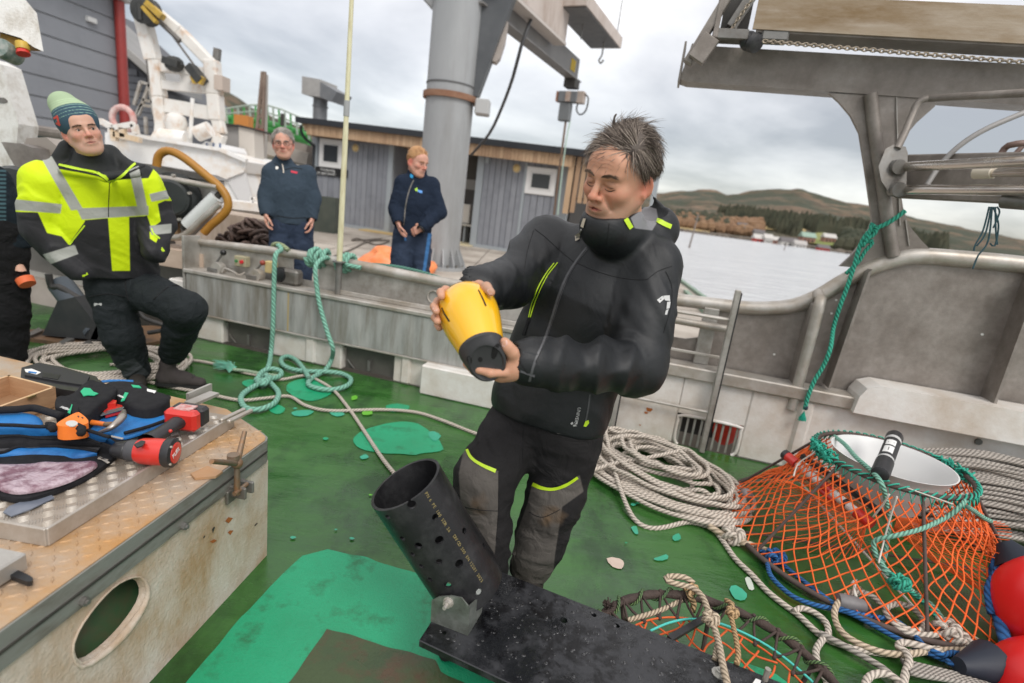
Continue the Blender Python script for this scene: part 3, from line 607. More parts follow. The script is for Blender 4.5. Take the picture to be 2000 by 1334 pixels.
post = M('hut_post', (.33, .36, .38), rough=.55); inner = M('hut_inner', (.07, .065, .06), (.10, .09, .08), rough=.8, scale=3)
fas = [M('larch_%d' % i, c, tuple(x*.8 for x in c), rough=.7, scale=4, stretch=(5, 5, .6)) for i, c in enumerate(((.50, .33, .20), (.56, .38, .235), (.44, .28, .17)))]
roofm = M('roof_felt', (.022, .025, .03), rough=.6)
hb('core', inner, .1, 8.3, -4.2, -.9, 0, 2.75)
def boards(s0, s1, d, z0, z1, w_=.19, mats=hgrey):
 n = max(1, round((s1-s0)/w_)); st = (s1-s0)/n
 for i in range(n):
  hb('wall_board', mats[rng.randrange(3)], s0+i*st+.008, s0+(i+1)*st-.008, d-.02, d+.022+.008*(i % 2), z0, z1)
hb('wall', hgrey[0], 0, 2.75, -4.2, -.02, .02, 2.7); hb('wall', hgrey[0], 5.6, 8.2, -4.2, -.02, .02, 2.62)
boards(0.02, 1.06, 0, .05, 2.68); boards(1.14, 2.62, 0, .05, 2.68); boards(5.78, 7.02, 0, .05, 2.62); boards(7.1, 8.1, 0, .05, 1.82); boards(7.1, 8.1, 0, 2.42, 2.62)
for s0, s1 in ((1.05, 1.14), (2.62, 2.78), (-.06, .03), (5.58, 5.78), (7.02, 7.1), (8.1, 8.3)): hb('corner_post', post, s0, s1, -.04, .06, 0, 2.68)
hb('sill_beam', post, 0, 2.75, -.02, .07, 0, .09); hb('sill_beam', post, 5.6, 8.25, -.02, .07, 0, .09)
n = 78
for i in range(n):
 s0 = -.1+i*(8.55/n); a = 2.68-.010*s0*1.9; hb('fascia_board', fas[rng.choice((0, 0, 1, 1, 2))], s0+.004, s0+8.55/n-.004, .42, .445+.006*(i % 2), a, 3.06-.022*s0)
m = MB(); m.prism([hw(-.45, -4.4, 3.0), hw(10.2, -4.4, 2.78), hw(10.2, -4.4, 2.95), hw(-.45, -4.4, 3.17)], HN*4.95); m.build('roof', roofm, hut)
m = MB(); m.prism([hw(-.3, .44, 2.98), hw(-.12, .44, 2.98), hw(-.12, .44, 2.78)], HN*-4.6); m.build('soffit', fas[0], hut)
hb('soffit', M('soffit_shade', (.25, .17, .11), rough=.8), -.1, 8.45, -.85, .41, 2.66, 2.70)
for i in range(9): hb('screen_batten', fas[rng.randrange(3)], 8.55+i*.165, 8.55+i*.165+.12, .3, .33, (1.35 if i == 0 else 1.62), 2.86)
hb('screen_batten', fas[1], 8.35, 8.5, .3, .34, 1.3, 2.86)
for z in (1.68, 2.6): hb('screen_rail', M('dark_timber', (.05, .045, .04), rough=.8), 8.4, 10.1, .24, .295, z, z+.1)
hb('corner_post', post, 8.3, 8.42, -.05, .1, 0, 1.4); hb('corner_post', post, 10.7, 10.82, .9, 1.02, 0, 3.0)
def window(s0, s1, z0, z1, label=None):
 fr = hb('window', M('white_frame', (.78, .77, .75), rough=.4), s0, s1, .03, .075, z0, z1, bev=.01)
 m_ = (s1-s0)*.2; hb('pane', M('dark_pane', (.035, .04, .045), rough=.08), s0+m_, s1-m_, .05, .079, z0+m_, z1-m_, fr); hb('frame', M('white_frame2', (.66, .65, .63), rough=.4), s0+m_*.62, s1-m_*.62, .05, .0775, z0+m_*.62, z1-m_*.62, fr)
window(.10, .98, 1.78, 2.64); window(7.1, 7.98, 1.72, 2.46)
for s, z in ((1.43, 2.46), (6.78, 2.37)):
 m = MB(); m.lathe(hw(s, .02, z), HN, [(0, .11), (.05, .11), (.09, .085), (.11, .03)], 16); lt = m.build('wall_light', M('amber_glass', (.62, .45, .2), rough=.35), hut, smooth=50)
 m = MB(); m.lathe(hw(s, .02, z), HN, [(0, .125), (.04, .125)], 16); m.build('rim', M('light_rim', (.55, .5, .42), rough=.4), lt)
 m = MB(); m.cyl(hw(s, .035, z-.12), hw(s, .035, z-.36), .012, n=6); m.build('conduit', hgrey[2], lt)
hb('camera_box', post, 5.84, 5.95, .03, .16, 2.42, 2.58)
m = MB(); m.tube(spline([hw(-.38, .35, 2.95), hw(-.38, .35, 2.75), hw(-.32, .2, 2.55), hw(-.1, .1, 2.4), hw(-.1, .08, 2.2), hw(-.1, .08, .1)], .1), .045, 8); m.build('drain_pipe', roofm, hut, smooth=60)
hb('threshold', M('yellow_plank', (.55, .40, .18), rough=.7), 2.0, 4.0, .0, .5, .0, .04); hb('threshold', M('pale_plank', (.6, .52, .34), rough=.7), 4.3, 5.7, -.7, .35, .0, .04)
ns = thing('notice_sign', 'black notice sign with white lettering fixed under the left cabin window', 'sign', hw(.59, .06, 1.55))
hb('board', M('sign_black', (.012, .012, .013), rough=.5), -.02, 1.2, .06, .075, 1.53, 1.77, ns)
sgw = M('sign_white', (.75, .75, .73), rough=.6)
text_mesh('Fortøyning', .125, 'lettering', sgw, ns, hw(.18, .079, 1.665), HT, (0, 0, 1)); text_mesh('på eget ansvar', .125, 'lettering', sgw, ns, hw(.05, .079, 1.555), HT, (0, 0, 1))
ac = thing('heat_pump', 'small white heat pump with round fan standing in the open gap of the cabin', 'heat pump', hw(4.95, -.7, .55))
hb('casing', M('cream_metal', (.6, .56, .5), rough=.5), 4.35, 5.25, -.85, -.5, .62, 1.2, ac, .02)
m = MB(); m.lathe(hw(4.72, -.49, .92), HN, [(0, .23), (.015, .23), (.02, .05)], 20); m.build('fan_grille', dark, ac)
for s in (4.45, 5.1): hb('foot', post, s, s+.06, -.8, -.5, 0, .62, ac)
hb('shelf', M('cream_metal2', (.55, .52, .46), rough=.6), 4.3, 5.4, -.88, -.42, .55, .6, ac)
pn = thing('paper_notice', 'pale notice sheet pinned on the dark wall in the gap behind the crane column', 'notice', hw(5.0, -.88, 1.7)); hb('sheet', M('paper_grey', (.3, .29, .27), rough=.8), 4.75, 5.2, -.885, -.87, 1.65, 1.95, pn)
vc = thing('vent_cowl', 'grey sheet metal exhaust cowl rising behind the left end of the cabin roof', 'vent', hw(-1.9, -3, 0))
grym = M('duct_grey', (.17, .18, .19), (.22, .225, .23), rough=.5, metal=.3, scale=3)
m = MB(); m.cyl(hw(-2.3, -3, 0), hw(-2.3, -3, 4.5), .26, n=14); m.cyl(hw(-2.3, -3, 4.0), hw(-2.3, -3, 4.05), .29, n=14); m.build('duct', grym, vc, smooth=40)
m = MB(); m.prism([hw(-2.75, -2.5, 4.35), hw(-1.95, -2.5, 4.28), hw(-1.95, -2.5, 4.88), hw(-2.75, -2.5, 4.95)], HN*-1.0); m.build('hood', M('hood_grey', (.4, .39, .37), (.3, .29, .28), rough=.5, scale=4), vc)
m = MB(); m.prism([hw(-1.95, -2.5, 4.28), hw(-1.45, -2.5, 4.15), hw(-1.2, -2.5, 4.5), hw(-1.95, -2.5, 4.8)], HN*-.9); m.build('outlet', grym, vc)
# ---- jib crane
crane = thing('jib_crane', 'big grey quay crane with thick round column and jib reaching up out of view', 'crane', (-1.68, 10.5, QZ))
cg = M('crane_grey', (.285, .295, .30), (.35, .36, .365), rough=.42, rough2=.55, scale=1.2, stretch=(1, 1, .5), c3=(.22, .22, .215), dirt=.36, dscale=1, dstretch=(2, 2, .3))
cx, cy = -1.68, 10.5
m = MB(); m.cyl((cx, cy, QZ), (cx, cy, 6.6), .435, n=40); m.build('column', cg, crane, smooth=40)
m = MB(); m.lathe((cx, cy, 3.18), (0, 0, 1), [(0, .445), (0, .49), (.10, .49), (.10, .445)], 40, caps=False); m.build('rust_ring', M('rust_band', (.2, .09, .05), (.28, .16, .1), rough=.8, scale=6), crane, smooth=30)
m = MB(); m.lathe((cx, cy, 3.42), (0, 0, 1), [(0, .437), (0, .447), (.025, .447), (.025, .437)], 40, caps=False); m.build('weld_ring', M('dark_seam', (.1, .1, .1), rough=.6), crane)
m = MB(); m.cyl((cx, cy, QZ), (cx, cy, QZ+.06), .60, n=32); m.build('flange', cg, crane, smooth=30)
for i in range(16):
 a = i*math.pi/8; d_ = np.array([math.cos(a), math.sin(a), 0]); o_ = np.array([cx, cy, QZ+.06]); m = MB()
 m.prism([o_+d_*.43, o_+d_*.57, o_+d_*.57+(0, 0, .06), o_+d_*.44+(0, 0, .34)], np.array([-d_[1], d_[0], 0])*.025); m.build('gusset', cg, crane)
 m = MB(); q_ = np.array([cx, cy, QZ+.06])+np.array([math.cos(a+.2), math.sin(a+.2), 0])*.54; m.cyl(q_, q_+(0, 0, .05), .028, n=6); m.build('bolt', alud, crane)
m = MB(); m.prism([(cx+.42, cy-.1, 3.3), (cx+.50, cy-.1, 3.3), (cx+1.15, cy-.1, 5.6), (cx+1.15, cy-.1, 6.6), (cx+.2, cy-.1, 6.6)], (0, .35, 0)); m.build('head_rib', M('crane_dark', (.06, .065, .07), (.1, .105, .11), rough=.4, scale=2), crane)
m = MB(); m.box((cx+.62, cy-.12, 3.12), (.26, .3, .26), bev=.02); m.build('sensor_box', M('galv_box', (.45, .45, .44), rough=.45, metal=.3), crane)
m = MB(); m.prism([(cx-.42, cy-.1, 4.62), (cx-1.3, cy-.1, 5.35), (cx-1.3, cy-.1, 5.7), (cx-.42, cy-.1, 5.7)], (0, .3, 0)); m.build('head_plate', cg, crane)
m = MB(); P = [at(x, y, y=10.6) for x, y in [(948, 108), (958, 60), (975, 18), (992, 42), (986, 80), (976, 112), (968, 121), (958, 117)]]; m.prism(P, (0, .25, 0)); m.build('side_panel', M('panel_beige', (.36, .32, .29), (.44, .39, .35), rough=.5, scale=2), crane)
beige = M('jib_beige', (.44, .375, .33), (.53, .465, .42), rough=.5, rough2=.62, scale=1.4, c3=(.34, .26, .21), dirt=.35, dscale=1.5, dstretch=(2, 2, .5))
J0, JD = np.array([-1.35, 10.3, 4.75]), np.array([.405, .914, 0]); JN = np.array([.914, -.405, 0])
def jw(l, o, z): return J0+JD*l+JN*o+np.array([0, 0, z])
m = MB(); m.prism([jw(0, -.14, 0), jw(0, .14, 0), jw(0, .14, .03), jw(0, .02, .04), jw(0, .02, .55), jw(0, -.02, .55), jw(0, -.02, .04), jw(0, -.14, .03)], JD*5.3); m.build('jib_beam', M('jib_dark', (.17, .165, .16), (.23, .22, .21), rough=.5, scale=2), crane)
m = MB(); m.prism([jw(0, .20, .42), jw(0, .34, .36), jw(0, .38, .38), jw(0, .38, 1.5), jw(0, .20, 1.5)], JD*3.3); m.build('jib_tray', beige, crane)
m = MB(); m.prism([jw(0, .10, .30), jw(0, .40, .30), jw(0, .40, .36), jw(0, .10, .36)], JD*3.32); m.build('jib_flange', M('jib_rim', (.52, .47, .43), rough=.5), crane)
m = MB(); m.prism([jw(2.9, .1, .95), jw(2.9, .9, .95), jw(2.9, .9, 1.2), jw(2.9, .1, 1.2)], JD*2.9); m.build('walkway_edge', beige, crane)
m = MB(); m.box(jw(4.3, .5, .93), (2.7, .75, .02), (JD, JN, (0, 0, 1))); m.build('walkway_grating', M('grating_dark', (.10, .10, .10), (.15, .145, .14), rough=.6, scale=6), crane)
for k in range(3): m = MB(); m.box(jw(4.75+k*.11, .03, .3), (.05, .02, .26), (JD, JN, (0, 0, 1))); m.build('warning_bar', M('hazard_yellow', (.72, .5, .03), rough=.5), crane)
m = MB(); m.cyl(jw(3.9, .5, .95), jw(3.9, .5, .6), .015, n=6); m.cyl(jw(5.6, .8, .95), jw(5.6, .8, 2.0), .012, n=6); m.build('stay', alud, crane)
m = MB(); m.tube(spline([jw(5.2, .62, .93), jw(5.2, .62, .62), jw(5.2, .56, .52), jw(5.2, .62, .44), jw(5.2, .68, .52)], .05), .022, 6); m.build('hook', alud, crane)
ho = thing('hoist', 'grey electric hoist unit hanging from the end of the crane jib', 'hoist', jw(5.1, 0, -1.0))
m = MB(); m.box(jw(5.0, 0, -.10), (.34, .30, .2), (JD, JN, (0, 0, 1))); m.build('trolley', dark, ho)
c = jw(5.0, -.02, -.42)
m = MB(); m.box(c+(0, 0, 0), (.24, .52, .26), (JD, JN, (0, 0, 1)), bev=.02); m.build('gearbox', grym, ho)
m = MB(); m.box(c+JN*-.30, (.2, .05, .24), (JD, JN, (0, 0, 1))); m.build('end_cap', M('rust_cap', (.4, .2, .13), rough=.7), ho)
m = MB(); m.box(c+JN*.02+(0, 0, 0)-JD*.14, (.04, .12, .24), (JD, JN, (0, 0, 1))); m.build('motor_cover', M('rust_cover', (.36, .22, .16), (.5, .45, .4), rough=.7, scale=8), ho)
m = MB(); m.box(c+JN*.32, (.2, .2, .28), (JD, JN, (0, 0, 1)), bev=.01); m.build('motor', beige, ho)
m = MB(); m.box(c+JN*-.05+(0, 0, -.36), (.2, .30, .44), (JD, JN, (0, 0, 1)), bev=.02); m.build('chain_box', M('box_grey', (.16, .17, .175), rough=.5), ho)
m = MB(); m.tube(spline([c+JN*.38+(0, 0, .1), c+JN*.52, c+JN*.5+(0, 0, -.3), c+JN*.36+(0, 0, -.4), c+JN*.25+(0, 0, -.28), c+JN*.27+(0, 0, -.1)], .05), .02, 6); m.build('cable_loop', M('cable_black', (.03, .03, .03), rough=.5), ho)
m = MB(); m.tube(spline([c+(0, 0, -.58), at(1100, 275, y=14.6), at(1090, 350, y=14.6), at(1082, 420, y=14.6)], .2), .028, 6); m.build('chain', M('hoist_rust', (.14, .09, .06), rough=.7), ho)
m = MB(); m.tube(spline([c+JN*.12+(0, 0, -.58), at(1106, 275, y=14.6), at(1096, 350, y=14.6), at(1089, 420, y=14.6)], .2), .018, 6); m.build('sling', M('pale_green_cord', (.4, .52, .44), rough=.8), ho)
m = MB(); m.tube(spline([jw(1.7, .25, .3), at(1018, 90, y=11.6), at(1002, 150, y=12), at(980, 210, y=13), at(955, 262, y=14), at(920, 303, y=15.6)], .3), .035, 7)
tag(m.build('crane_cable', M('cable_grey', (.06, .06, .062), rough=.5), smooth=60), 'thick dark cable hanging in a curve from the jib to the cabin', 'cable')
m = MB(); m.tube(spline([at(x, y, z=QZ+.02) for x, y in [(620, 512), (680, 490), (720, 472), (760, 470), (735, 478), (700, 466), (690, 470), (745, 466)]], .1), .02, 6)
tag(m.build('ground_hose', M('hose_dark', (.14, .12, .1), rough=.6)), 'thin dark hose lying across the concrete quay', 'hose')
# ---- things lying on the quay
bag = thing('orange_bag', 'crumpled orange plastic bag lying on the quay behind the fair haired man', 'bag', at(770, 522, z=QZ))
rng2 = np.random.RandomState(3); m = MB(); c0 = at(772, 524, z=QZ)
nu, nv = 40, 14; P = []
for j in range(nv):
 a = math.pi*.5*j/(nv-1)
 for i in range(nu):
  t_ = 2*math.pi*i/nu; r_ = np.array([math.cos(t_)*math.cos(a)*.66, math.sin(t_)*math.cos(a)*.4, math.sin(a)*.34]); q_ = vnoise(np.array([r_[0]*7, r_[1]*7, r_[2]*7]))
  P.append(c0+r_*(.72+.6*q_))
m.add(P, [(j*nu+i, j*nu+(i+1) % nu, (j+1)*nu+(i+1) % nu, (j+1)*nu+i) for j in range(nv-1) for i in range(nu)])
m.build('sack', M('orange_plastic', (.80, .20, .05), (.86, .30, .12), rough=.4, scale=6), bag, smooth=40)
blk = thing('concrete_block', 'beige concrete wall block standing on the quay left of the chain heap', 'wall', (-3.9, 6.6, QZ))
m = MB(); a, c = at(300, 430, y=6.9), at(545, 440, y=6.2)
m.prism([(a[0]-1, a[1]+.3, QZ), (c[0], c[1], QZ), (c[0], c[1]+.5, QZ), (a[0]-1, a[1]+.8, QZ)], (0, 0, .83)); m.build('block', M('block_concrete', (.42, .34, .27), (.5, .42, .35), rough=.85, scale=2, c3=(.3, .23, .17), dirt=.4, dscale=1.2, dstretch=(3, 3, .5)), blk)
m = MB(); a, c = at(300, 493, y=5.1), at(372, 505, y=4.9); m.bar(a-np.array([1.6, -.3, 0]), c+np.array([.25, 0, 0]), .35, .16); 
tag(m.build('quay_timber', M('pale_timber', (.56, .45, .36), (.46, .35, .27), rough=.8, scale=3, stretch=(1, 6, 6))), 'pale weathered timber edge beam of the quay behind the man in the yellow jacket', 'timber')
hp = thing('chain_heap', 'heap of rusty brown anchor chain on the quay beside the grey haired man', 'chain', at(495, 480, y=5.35), None)
hp.location.z = .15; ORG[hp.name][2] = .15
lk = MB(); lk.tube([(math.cos(a)*.075*(1.0), math.sin(a)*.042, 0) for a in np.linspace(0, 2*math.pi, 12, endpoint=False)], .0165, 7, closed=True)
lm = M('rusty_chain', (.085, .055, .045), (.16, .105, .085), rough=.7, scale=14, c3=(.05, .035, .03), dirt=.4, dscale=8)
rng = random.Random(5); base = None; hc = at(495, 480, y=5.35)
for i in range(230):
 u, v = rng.gauss(0, .24), rng.gauss(0, .16)
 top = .74*math.exp(-((u+.02)/.38)**2-(v/.3)**2)
 zz_ = .17+top*rng.random()**.35
 if base is None: o = lk.build('chain_link', lm, hp, smooth=180); base = o; o.data.transform(Matrix.Translation(Vector(ORG[hp.name])))
 else: o = base.copy(); COL.objects.link(o)
 o.parent = hp; o.location = (u*1.15, v, zz_); o.rotation_euler = (rng.uniform(-1.2, 1.2), rng.uniform(-.9, .9), rng.uniform(0, 6.28)+.6); o.scale = (1, 1.1, 1)
# ---- buildings behind the left quay
rng = random.Random(33)
sid = [M('siding_%d' % i, c, tuple(x*1.1 for x in c), rough=.6, scale=.6, c3=tuple(x*.85 for x in c), dirt=.3, dscale=.5) for i, c in enumerate(((.225, .235, .255), (.24, .25, .27), (.215, .225, .245)))]
gap = M('siding_gap', (.36, .37, .385), rough=.6); redp = M('red_pipe', (.30, .035, .03), (.24, .03, .025), rough=.45, scale=3); eav = M('eave_white', (.55, .55, .54), rough=.6)
w1 = thing('grey_warehouse', 'large grey warehouse with wide horizontal cladding and a red downpipe at its corner', 'building', (-15.3, 18, -1.2))
W0, WD = np.array([-14.86, 20, 0]), np.array([.15, 1., 0])/np.linalg.norm([.15, 1]); WN = np.array([WD[1], -WD[0], 0])
WAX = (WD, WN, (0, 0, 1))
m = MB(); m.box(W0+WD*-8+WN*-3+(0, 0, 2.6), (16, 6, 8.0), WAX); m.build('core', gap, w1)
z = -1.3
while z < 6.3:
 h = min(.60, 6.55-z); m = MB(); m.box(W0+WD*-8+WN*.03+(0, 0, z+h/2), (16.0, .06, h-.055), WAX); m.build('cladding_board', sid[rng.randrange(3)], w1); z += .60
m = MB(); m.box(W0+WD*-7.9+WN*.25+(0, 0, 6.62), (16.6, .5, .16), WAX); m.build('eave', eav, w1)
m = MB(); m.box(W0+WD*-7.7+WN*.2+(0, 0, 6.9), (17, 1.0, .4), WAX); m.build('roof_edge', M('roof_dark', (.06, .062, .07), rough=.6), w1)
m = MB(); m.cyl(W0+WN*.2+WD*.0+(0, 0, -.6), W0+WN*.2+(0, 0, 6.5), .16, n=12); m.build('downpipe', redp, w1, smooth=40)
m = MB(); m.box(W0+WD*-1.0+WN*.12+(0, 0, 5.6), (.3, .12, .14), WAX); m.build('wall_lamp', eav, w1)
w2 = thing('gabled_warehouse', 'dark grey boarded warehouse with a sloping roof edge behind the red downpipe', 'building', (-15, 25, -1.2))
m = MB(); P0 = [(-22, 25, -1.2), (-16.6, 25, -1.2), (-16.6, 25, 4.4), (-22, 25, 8.35)]; m.prism(P0, (0, 6, 0)); m.build('core', M('w2_dark', (.10, .105, .115), rough=.7), w2)
z = -1.2
while z < 7.2:
 xr = -16.6 if z+.3 < 4.4 else -16.6-(z+.3-4.4)*1.37; m = MB(); m.box(((-22+xr)/2, 24.97, z+.14), (22+xr, .06, .255)); m.build('board', M('w2_board_%d' % rng.randrange(2), rng.choice([(.16, .17, .19), (.175, .185, .205)]), rough=.65), w2); z += .29
m = MB(); m.prism([(-16.0, 23.9, 4.45), (-16.0, 23.9, 4.75), (-21.5, 23.9, 8.78), (-21.5, 23.9, 8.48)], (0, 3, 0)); m.build('roof', M('roof_grey', (.22, .22, .215), (.28, .275, .27), rough=.7, scale=1), w2)
m = MB(); m.bar((-15.95, 23.85, 4.66), (-21.5, 23.85, 8.73), .26, .08, (0, 1, 0)); m.build('barge_board', M('barge', (.34, .33, .31), rough=.6), w2)
# ---- white fishing boat moored beyond the quay
wp = M('white_boat_paint', (.76, .75, .72), (.82, .81, .79), rough=.4, scale=2, c3=(.62, .48, .33), dirt=.30, dscale=2.2)
wpr = M('rusty_white_paint', (.70, .67, .62), (.76, .74, .70), rough=.5, scale=2, c3=(.50, .27, .11), dirt=.26, dscale=3.5)
fb = thing('fishing_boat', 'white fishing boat with a tall rust streaked frame on its foredeck beyond the quay', 'boat', at(360, 330, y=11))
def pp(pts, y, dy, name, mat, par=fb):
 m = MB(); m.prism([at(a, b_, y=y) for a, b_ in pts], (0, dy, 0)); return m.build(name, mat, par)
pp([(205, 258), (300, 272), (420, 292), (482, 316), (476, 336), (440, 350), (300, 328), (205, 310)], 10.2, 2.6, 'foredeck', wp)
pp([(205, 312), (300, 330), (440, 352), (476, 340), (492, 405), (470, 425), (205, 400)], 10.3, 2.4, 'hull', wp)
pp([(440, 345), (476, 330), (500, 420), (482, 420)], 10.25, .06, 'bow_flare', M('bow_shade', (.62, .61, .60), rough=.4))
for a, c, w_ in (((214, 256), (302, 271), .10), ((302, 271), (430, 292), .09), ((430, 292), (482, 314), .09)):
 m = MB(); m.bar(at(*a, y=10.15), at(*c, y=10.15), w_, w_*.7); m.build('bulwark_cap', wp, fb)
pp([(392, 283), (402, 276), (436, 282), (441, 292), (440, 308), (395, 298)], 10.6, .8, 'life_raft_canister', M('raft_white', (.78, .78, .78), rough=.4))
for x in (402, 415, 428): pp([(x, 279), (x+2.5, 279.5), (x+2, 303), (x-.5, 302.5)], 10.58, .02, 'lashing', M('lash_blue', (.08, .13, .25), rough=.6))
pp([(430, 243), (466, 246), (467, 312), (432, 308)], 11.5, .1, 'locker_side', M('locker_grey', (.30, .29, .28), rough=.5)); pp([(466, 246), (496, 254), (498, 316), (467, 312)], 11.45, .4, 'locker_front', M('locker_beige', (.55, .51, .46), rough=.5))
pp([(428, 240), (466, 243), (498, 251), (498, 255), (466, 247), (430, 245)], 11.4, .8, 'locker_lid', dark)
for pts, y in (([(205, 262), (232, 258), (262, 268)], 9.6),):
 pass
for pts, w_ in (([(276, 22), (300, 120)], .30), ([(303, 118), (312, 190), (318, 245)], .27), ([(318, 240), (316, 262), (298, 290)], .26), ([(296, 16), (352, 62), (412, 124)], .24), ([(414, 118), (420, 185), (424, 236)], .30), ([(424, 230), (432, 262), (424, 285)], .24)):
 for i in range(len(pts)-1):
  m = MB(); m.bar(at(*pts[i], y=11), at(*pts[i+1], y=11), w_*.8, w_*.8, (0, 1, 0), bev=.02); m.build('frame_leg', wpr, fb)
for a, c, w_ in (((304, 131), (408, 142), .15), ((316, 166), (414, 176), .15), ((325, 206), (416, 222), .25), ((335, 250), (424, 262), .12)):
 m = MB(); m.bar(at(*a, y=11), at(*c, y=11), .14, w_, (0, 1, 0)) if False else m.bar(at(*a, y=11), at(*c, y=11), w_, .14, (0, 1, 0)); m.build('cross_bar', wpr, fb)
pp([(352, 140), (372, 142), (372, 172), (352, 170)], 10.95, .2, 'bracket', wpr)
blk_ = M('block_black', (.02, .022, .022), (.05, .05, .045), rough=.5, scale=8); yel = M('crane_yellow', (.62, .40, .04), (.30, .2, .05), rough=.5, scale=6)
m = MB(); c = at(286, 22, y=10.8); m.lathe(c-(0, .12, 0), (0, 1, 0), [(0, .14), (.02, .24), (.10, .18), (.14, .18), (.22, .24), (.24, .14)], 18); m.build('sheave', blk_, fb)
m = MB(); m.bar(at(288, 6, y=10.7), at(318, 34, y=10.7), .10, .14, (0, 1, 0)); m.bar(at(280, 14, y=10.65), at(306, 44, y=10.65), .06, .1, (0, 1, 0)); m.build('sheave_cheek', yel, fb)
m = MB(); m.cyl(at(273, 8, y=10.7), at(275, 40, y=10.7), .06, n=8); m.build('pin', blk_, fb)
for a, c in (((278, 34), (292, 165)), ((330, 60), (385, 135)), ((310, 40), (352, 80))):
 m = MB(); m.cyl(at(*a, y=10.9), at(*c, y=10.9), .02 if a[0] != 310 else .05, n=6); m.build('wire', M('wire_grey', (.14, .13, .12), rough=.6), fb)
m = MB(); m.sphere(at(340, 125, y=10.8), .2, 8, 6, sc=(1, .6, .7)); m.build('flood_light', blk_, fb); m = MB(); m.bar(at(322, 118, y=10.75), at(352, 128, y=10.75), .12, .2, (0, 1, 0)); m.build('block', blk_, fb)
m = MB(); m.bar(at(372, 130, y=10.75), at(396, 160, y=10.75), .14, .24, (0, 1, 0)); m.build('block', blk_, fb); m = MB(); m.bar(at(378, 148, y=10.7), at(384, 162, y=10.7), .1, .1, (0, 1, 0)); m.bar(at(396, 150, y=10.7), at(390, 164, y=10.7), .08, .1, (0, 1, 0)); m.build('hook_pair', yel, fb)
m = MB(); m.bar(at(434, 150, y=11), at(434, 178, y=11), .16, .28, (0, 1, 0)); m.build('deck_light', M('lamp_beige', (.5, .42, .36), rough=.5), fb)
m = MB(); m.bar(at(425, 95, y=11.3), at(421, 140, y=11.3), .11, .1, (0, 1, 0)); m.build('aerial', alud, fb)
m = MB(); c = at(344, 262, y=10.5); m.lathe(c, (0, 0, 1), [(-.25, .22), (-.15, .2), (.05, .15), (.2, .2), (.32, .16), (.38, .05)], 14); m.build('capstan', wpr, fb, smooth=40)
m = MB(); m.cyl(at(316, 268, y=10.4), at(366, 274, y=10.4), .16, n=14); m.build('windlass_drum', wp, fb, smooth=40)
m = MB(); m.cyl(at(385, 262, y=10.4), at(410, 252, y=10.4), .14, n=12); m.build('davit', wpr, fb, smooth=40)
m = MB(); m.cyl(at(372, 270, y=10.5), at(376, 192, y=10.5), .035, n=8); m.build('flag_staff', wp, fb)
orr = M('rust_rail', (.58, .36, .14), (.72, .66, .58), rough=.6, scale=4)
for pts in ([(196, 236), (222, 250), (262, 243), (266, 262)], [(222, 250), (224, 276)], [(224, 262), (275, 274)], [(240, 250), (242, 268)]):
 for i in range(len(pts)-1): m = MB(); m.bar(at(*pts[i], y=9.8), at(*pts[i+1], y=9.8), .09, .09); m.build('stern_rail', orr if pts[0][0] > 200 else wpr, fb)
for pts in ([(270, 225), (292, 165), (302, 225)], [(280, 195), (300, 200)], [(284, 228), (286, 262)], [(262, 232), (276, 205), (296, 208)], [(292, 165), (275, 160), (262, 205)]):
 for i in range(len(pts)-1): m = MB(); m.bar(at(*pts[i], y=13), at(*pts[i+1], y=13), .06, .06); m.build('landing_rail', alul, fb)
m = MB(); c = at(240, 232, y=11.4); m.tube([c+(.22*math.cos(a), 0, .22*math.sin(a)) for a in np.linspace(0, 6.283, 18, endpoint=False)], .06, 8, closed=True)
tag(m.build('lifebuoy', M('buoy_red', (.5, .07, .05), (.68, .62, .58), rough=.6, scale=4), smooth=180), 'small red and white lifebuoy hanging on the white boat rail', 'lifebuoy')
jet = thing('timber_jetty', 'old timber jetty with weeded pilings and white edge beam behind the grey haired man', 'jetty', at(495, 380, y=13))
m = MB(); m.bar(at(440, 312, y=13), at(580, 335, y=13), .3, .32); m.build('edge_beam', wp, jet)
m = MB(); m.bar(at(400, 307, y=13.4), at(590, 338, y=13.4), 1.2, .1); m.build('deck_boards', M('jetty_grey', (.36, .32, .27), rough=.8, scale=3), jet)
pil = M('piling_timber', (.52, .45, .35), (.42, .36, .27), rough=.85, scale=4, stretch=(6, 6, .5)); pilw = M('piling_weed', (.07, .085, .03), (.12, .12, .05), rough=.9, scale=8); pily = M('piling_wet', (.45, .26, .08), (.36, .2, .06), rough=.7, scale=6)
for x in (452, 478, 492, 506, 530, 555):
 a, c, d_, e_ = at(x-2, 322, y=13.1), at(x, 352, y=13.1), at(x+1, 365, y=13.1), at(x+3, 430, y=13.1); r_ = .10 if x != 492 else .085
 m = MB(); m.cyl(a, c, r_, n=9); q = m.build('piling', pil, jet, smooth=60)
 m = MB(); m.cyl(c, d_, r_*1.06, n=9); m.build('weed', pilw, q, smooth=60); m = MB(); m.cyl(d_, e_, r_, n=9); m.build('wet_foot', pily, q, smooth=60)
m = MB(); a, c = at(440, 345, y=14.5), at(570, 420, y=14.5); m.box(((a[0]+c[0])/2-1, 14.8, -.2), (6, .3, 2.6)); m.build('shadow_backing', M('jetty_shadow', (.06, .075, .065), (.10, .11, .09), rough=.9, scale=3), jet)  # dark backing sheet, the shadow under the jetty put into its colour
bt = thing('small_boat', 'low white boat gunwale moored beside the timber jetty', 'boat', at(460, 410, y=8.6))
pp([(370, 384), (450, 392), (560, 404), (562, 420), (450, 408), (370, 398)], 8.4, .5, 'gunwale', wp, bt); pp([(380, 400), (450, 409), (560, 420), (555, 450), (400, 440)], 8.6, .4, 'side', M('boat_side', (.55, .53, .5), rough=.5), bt)
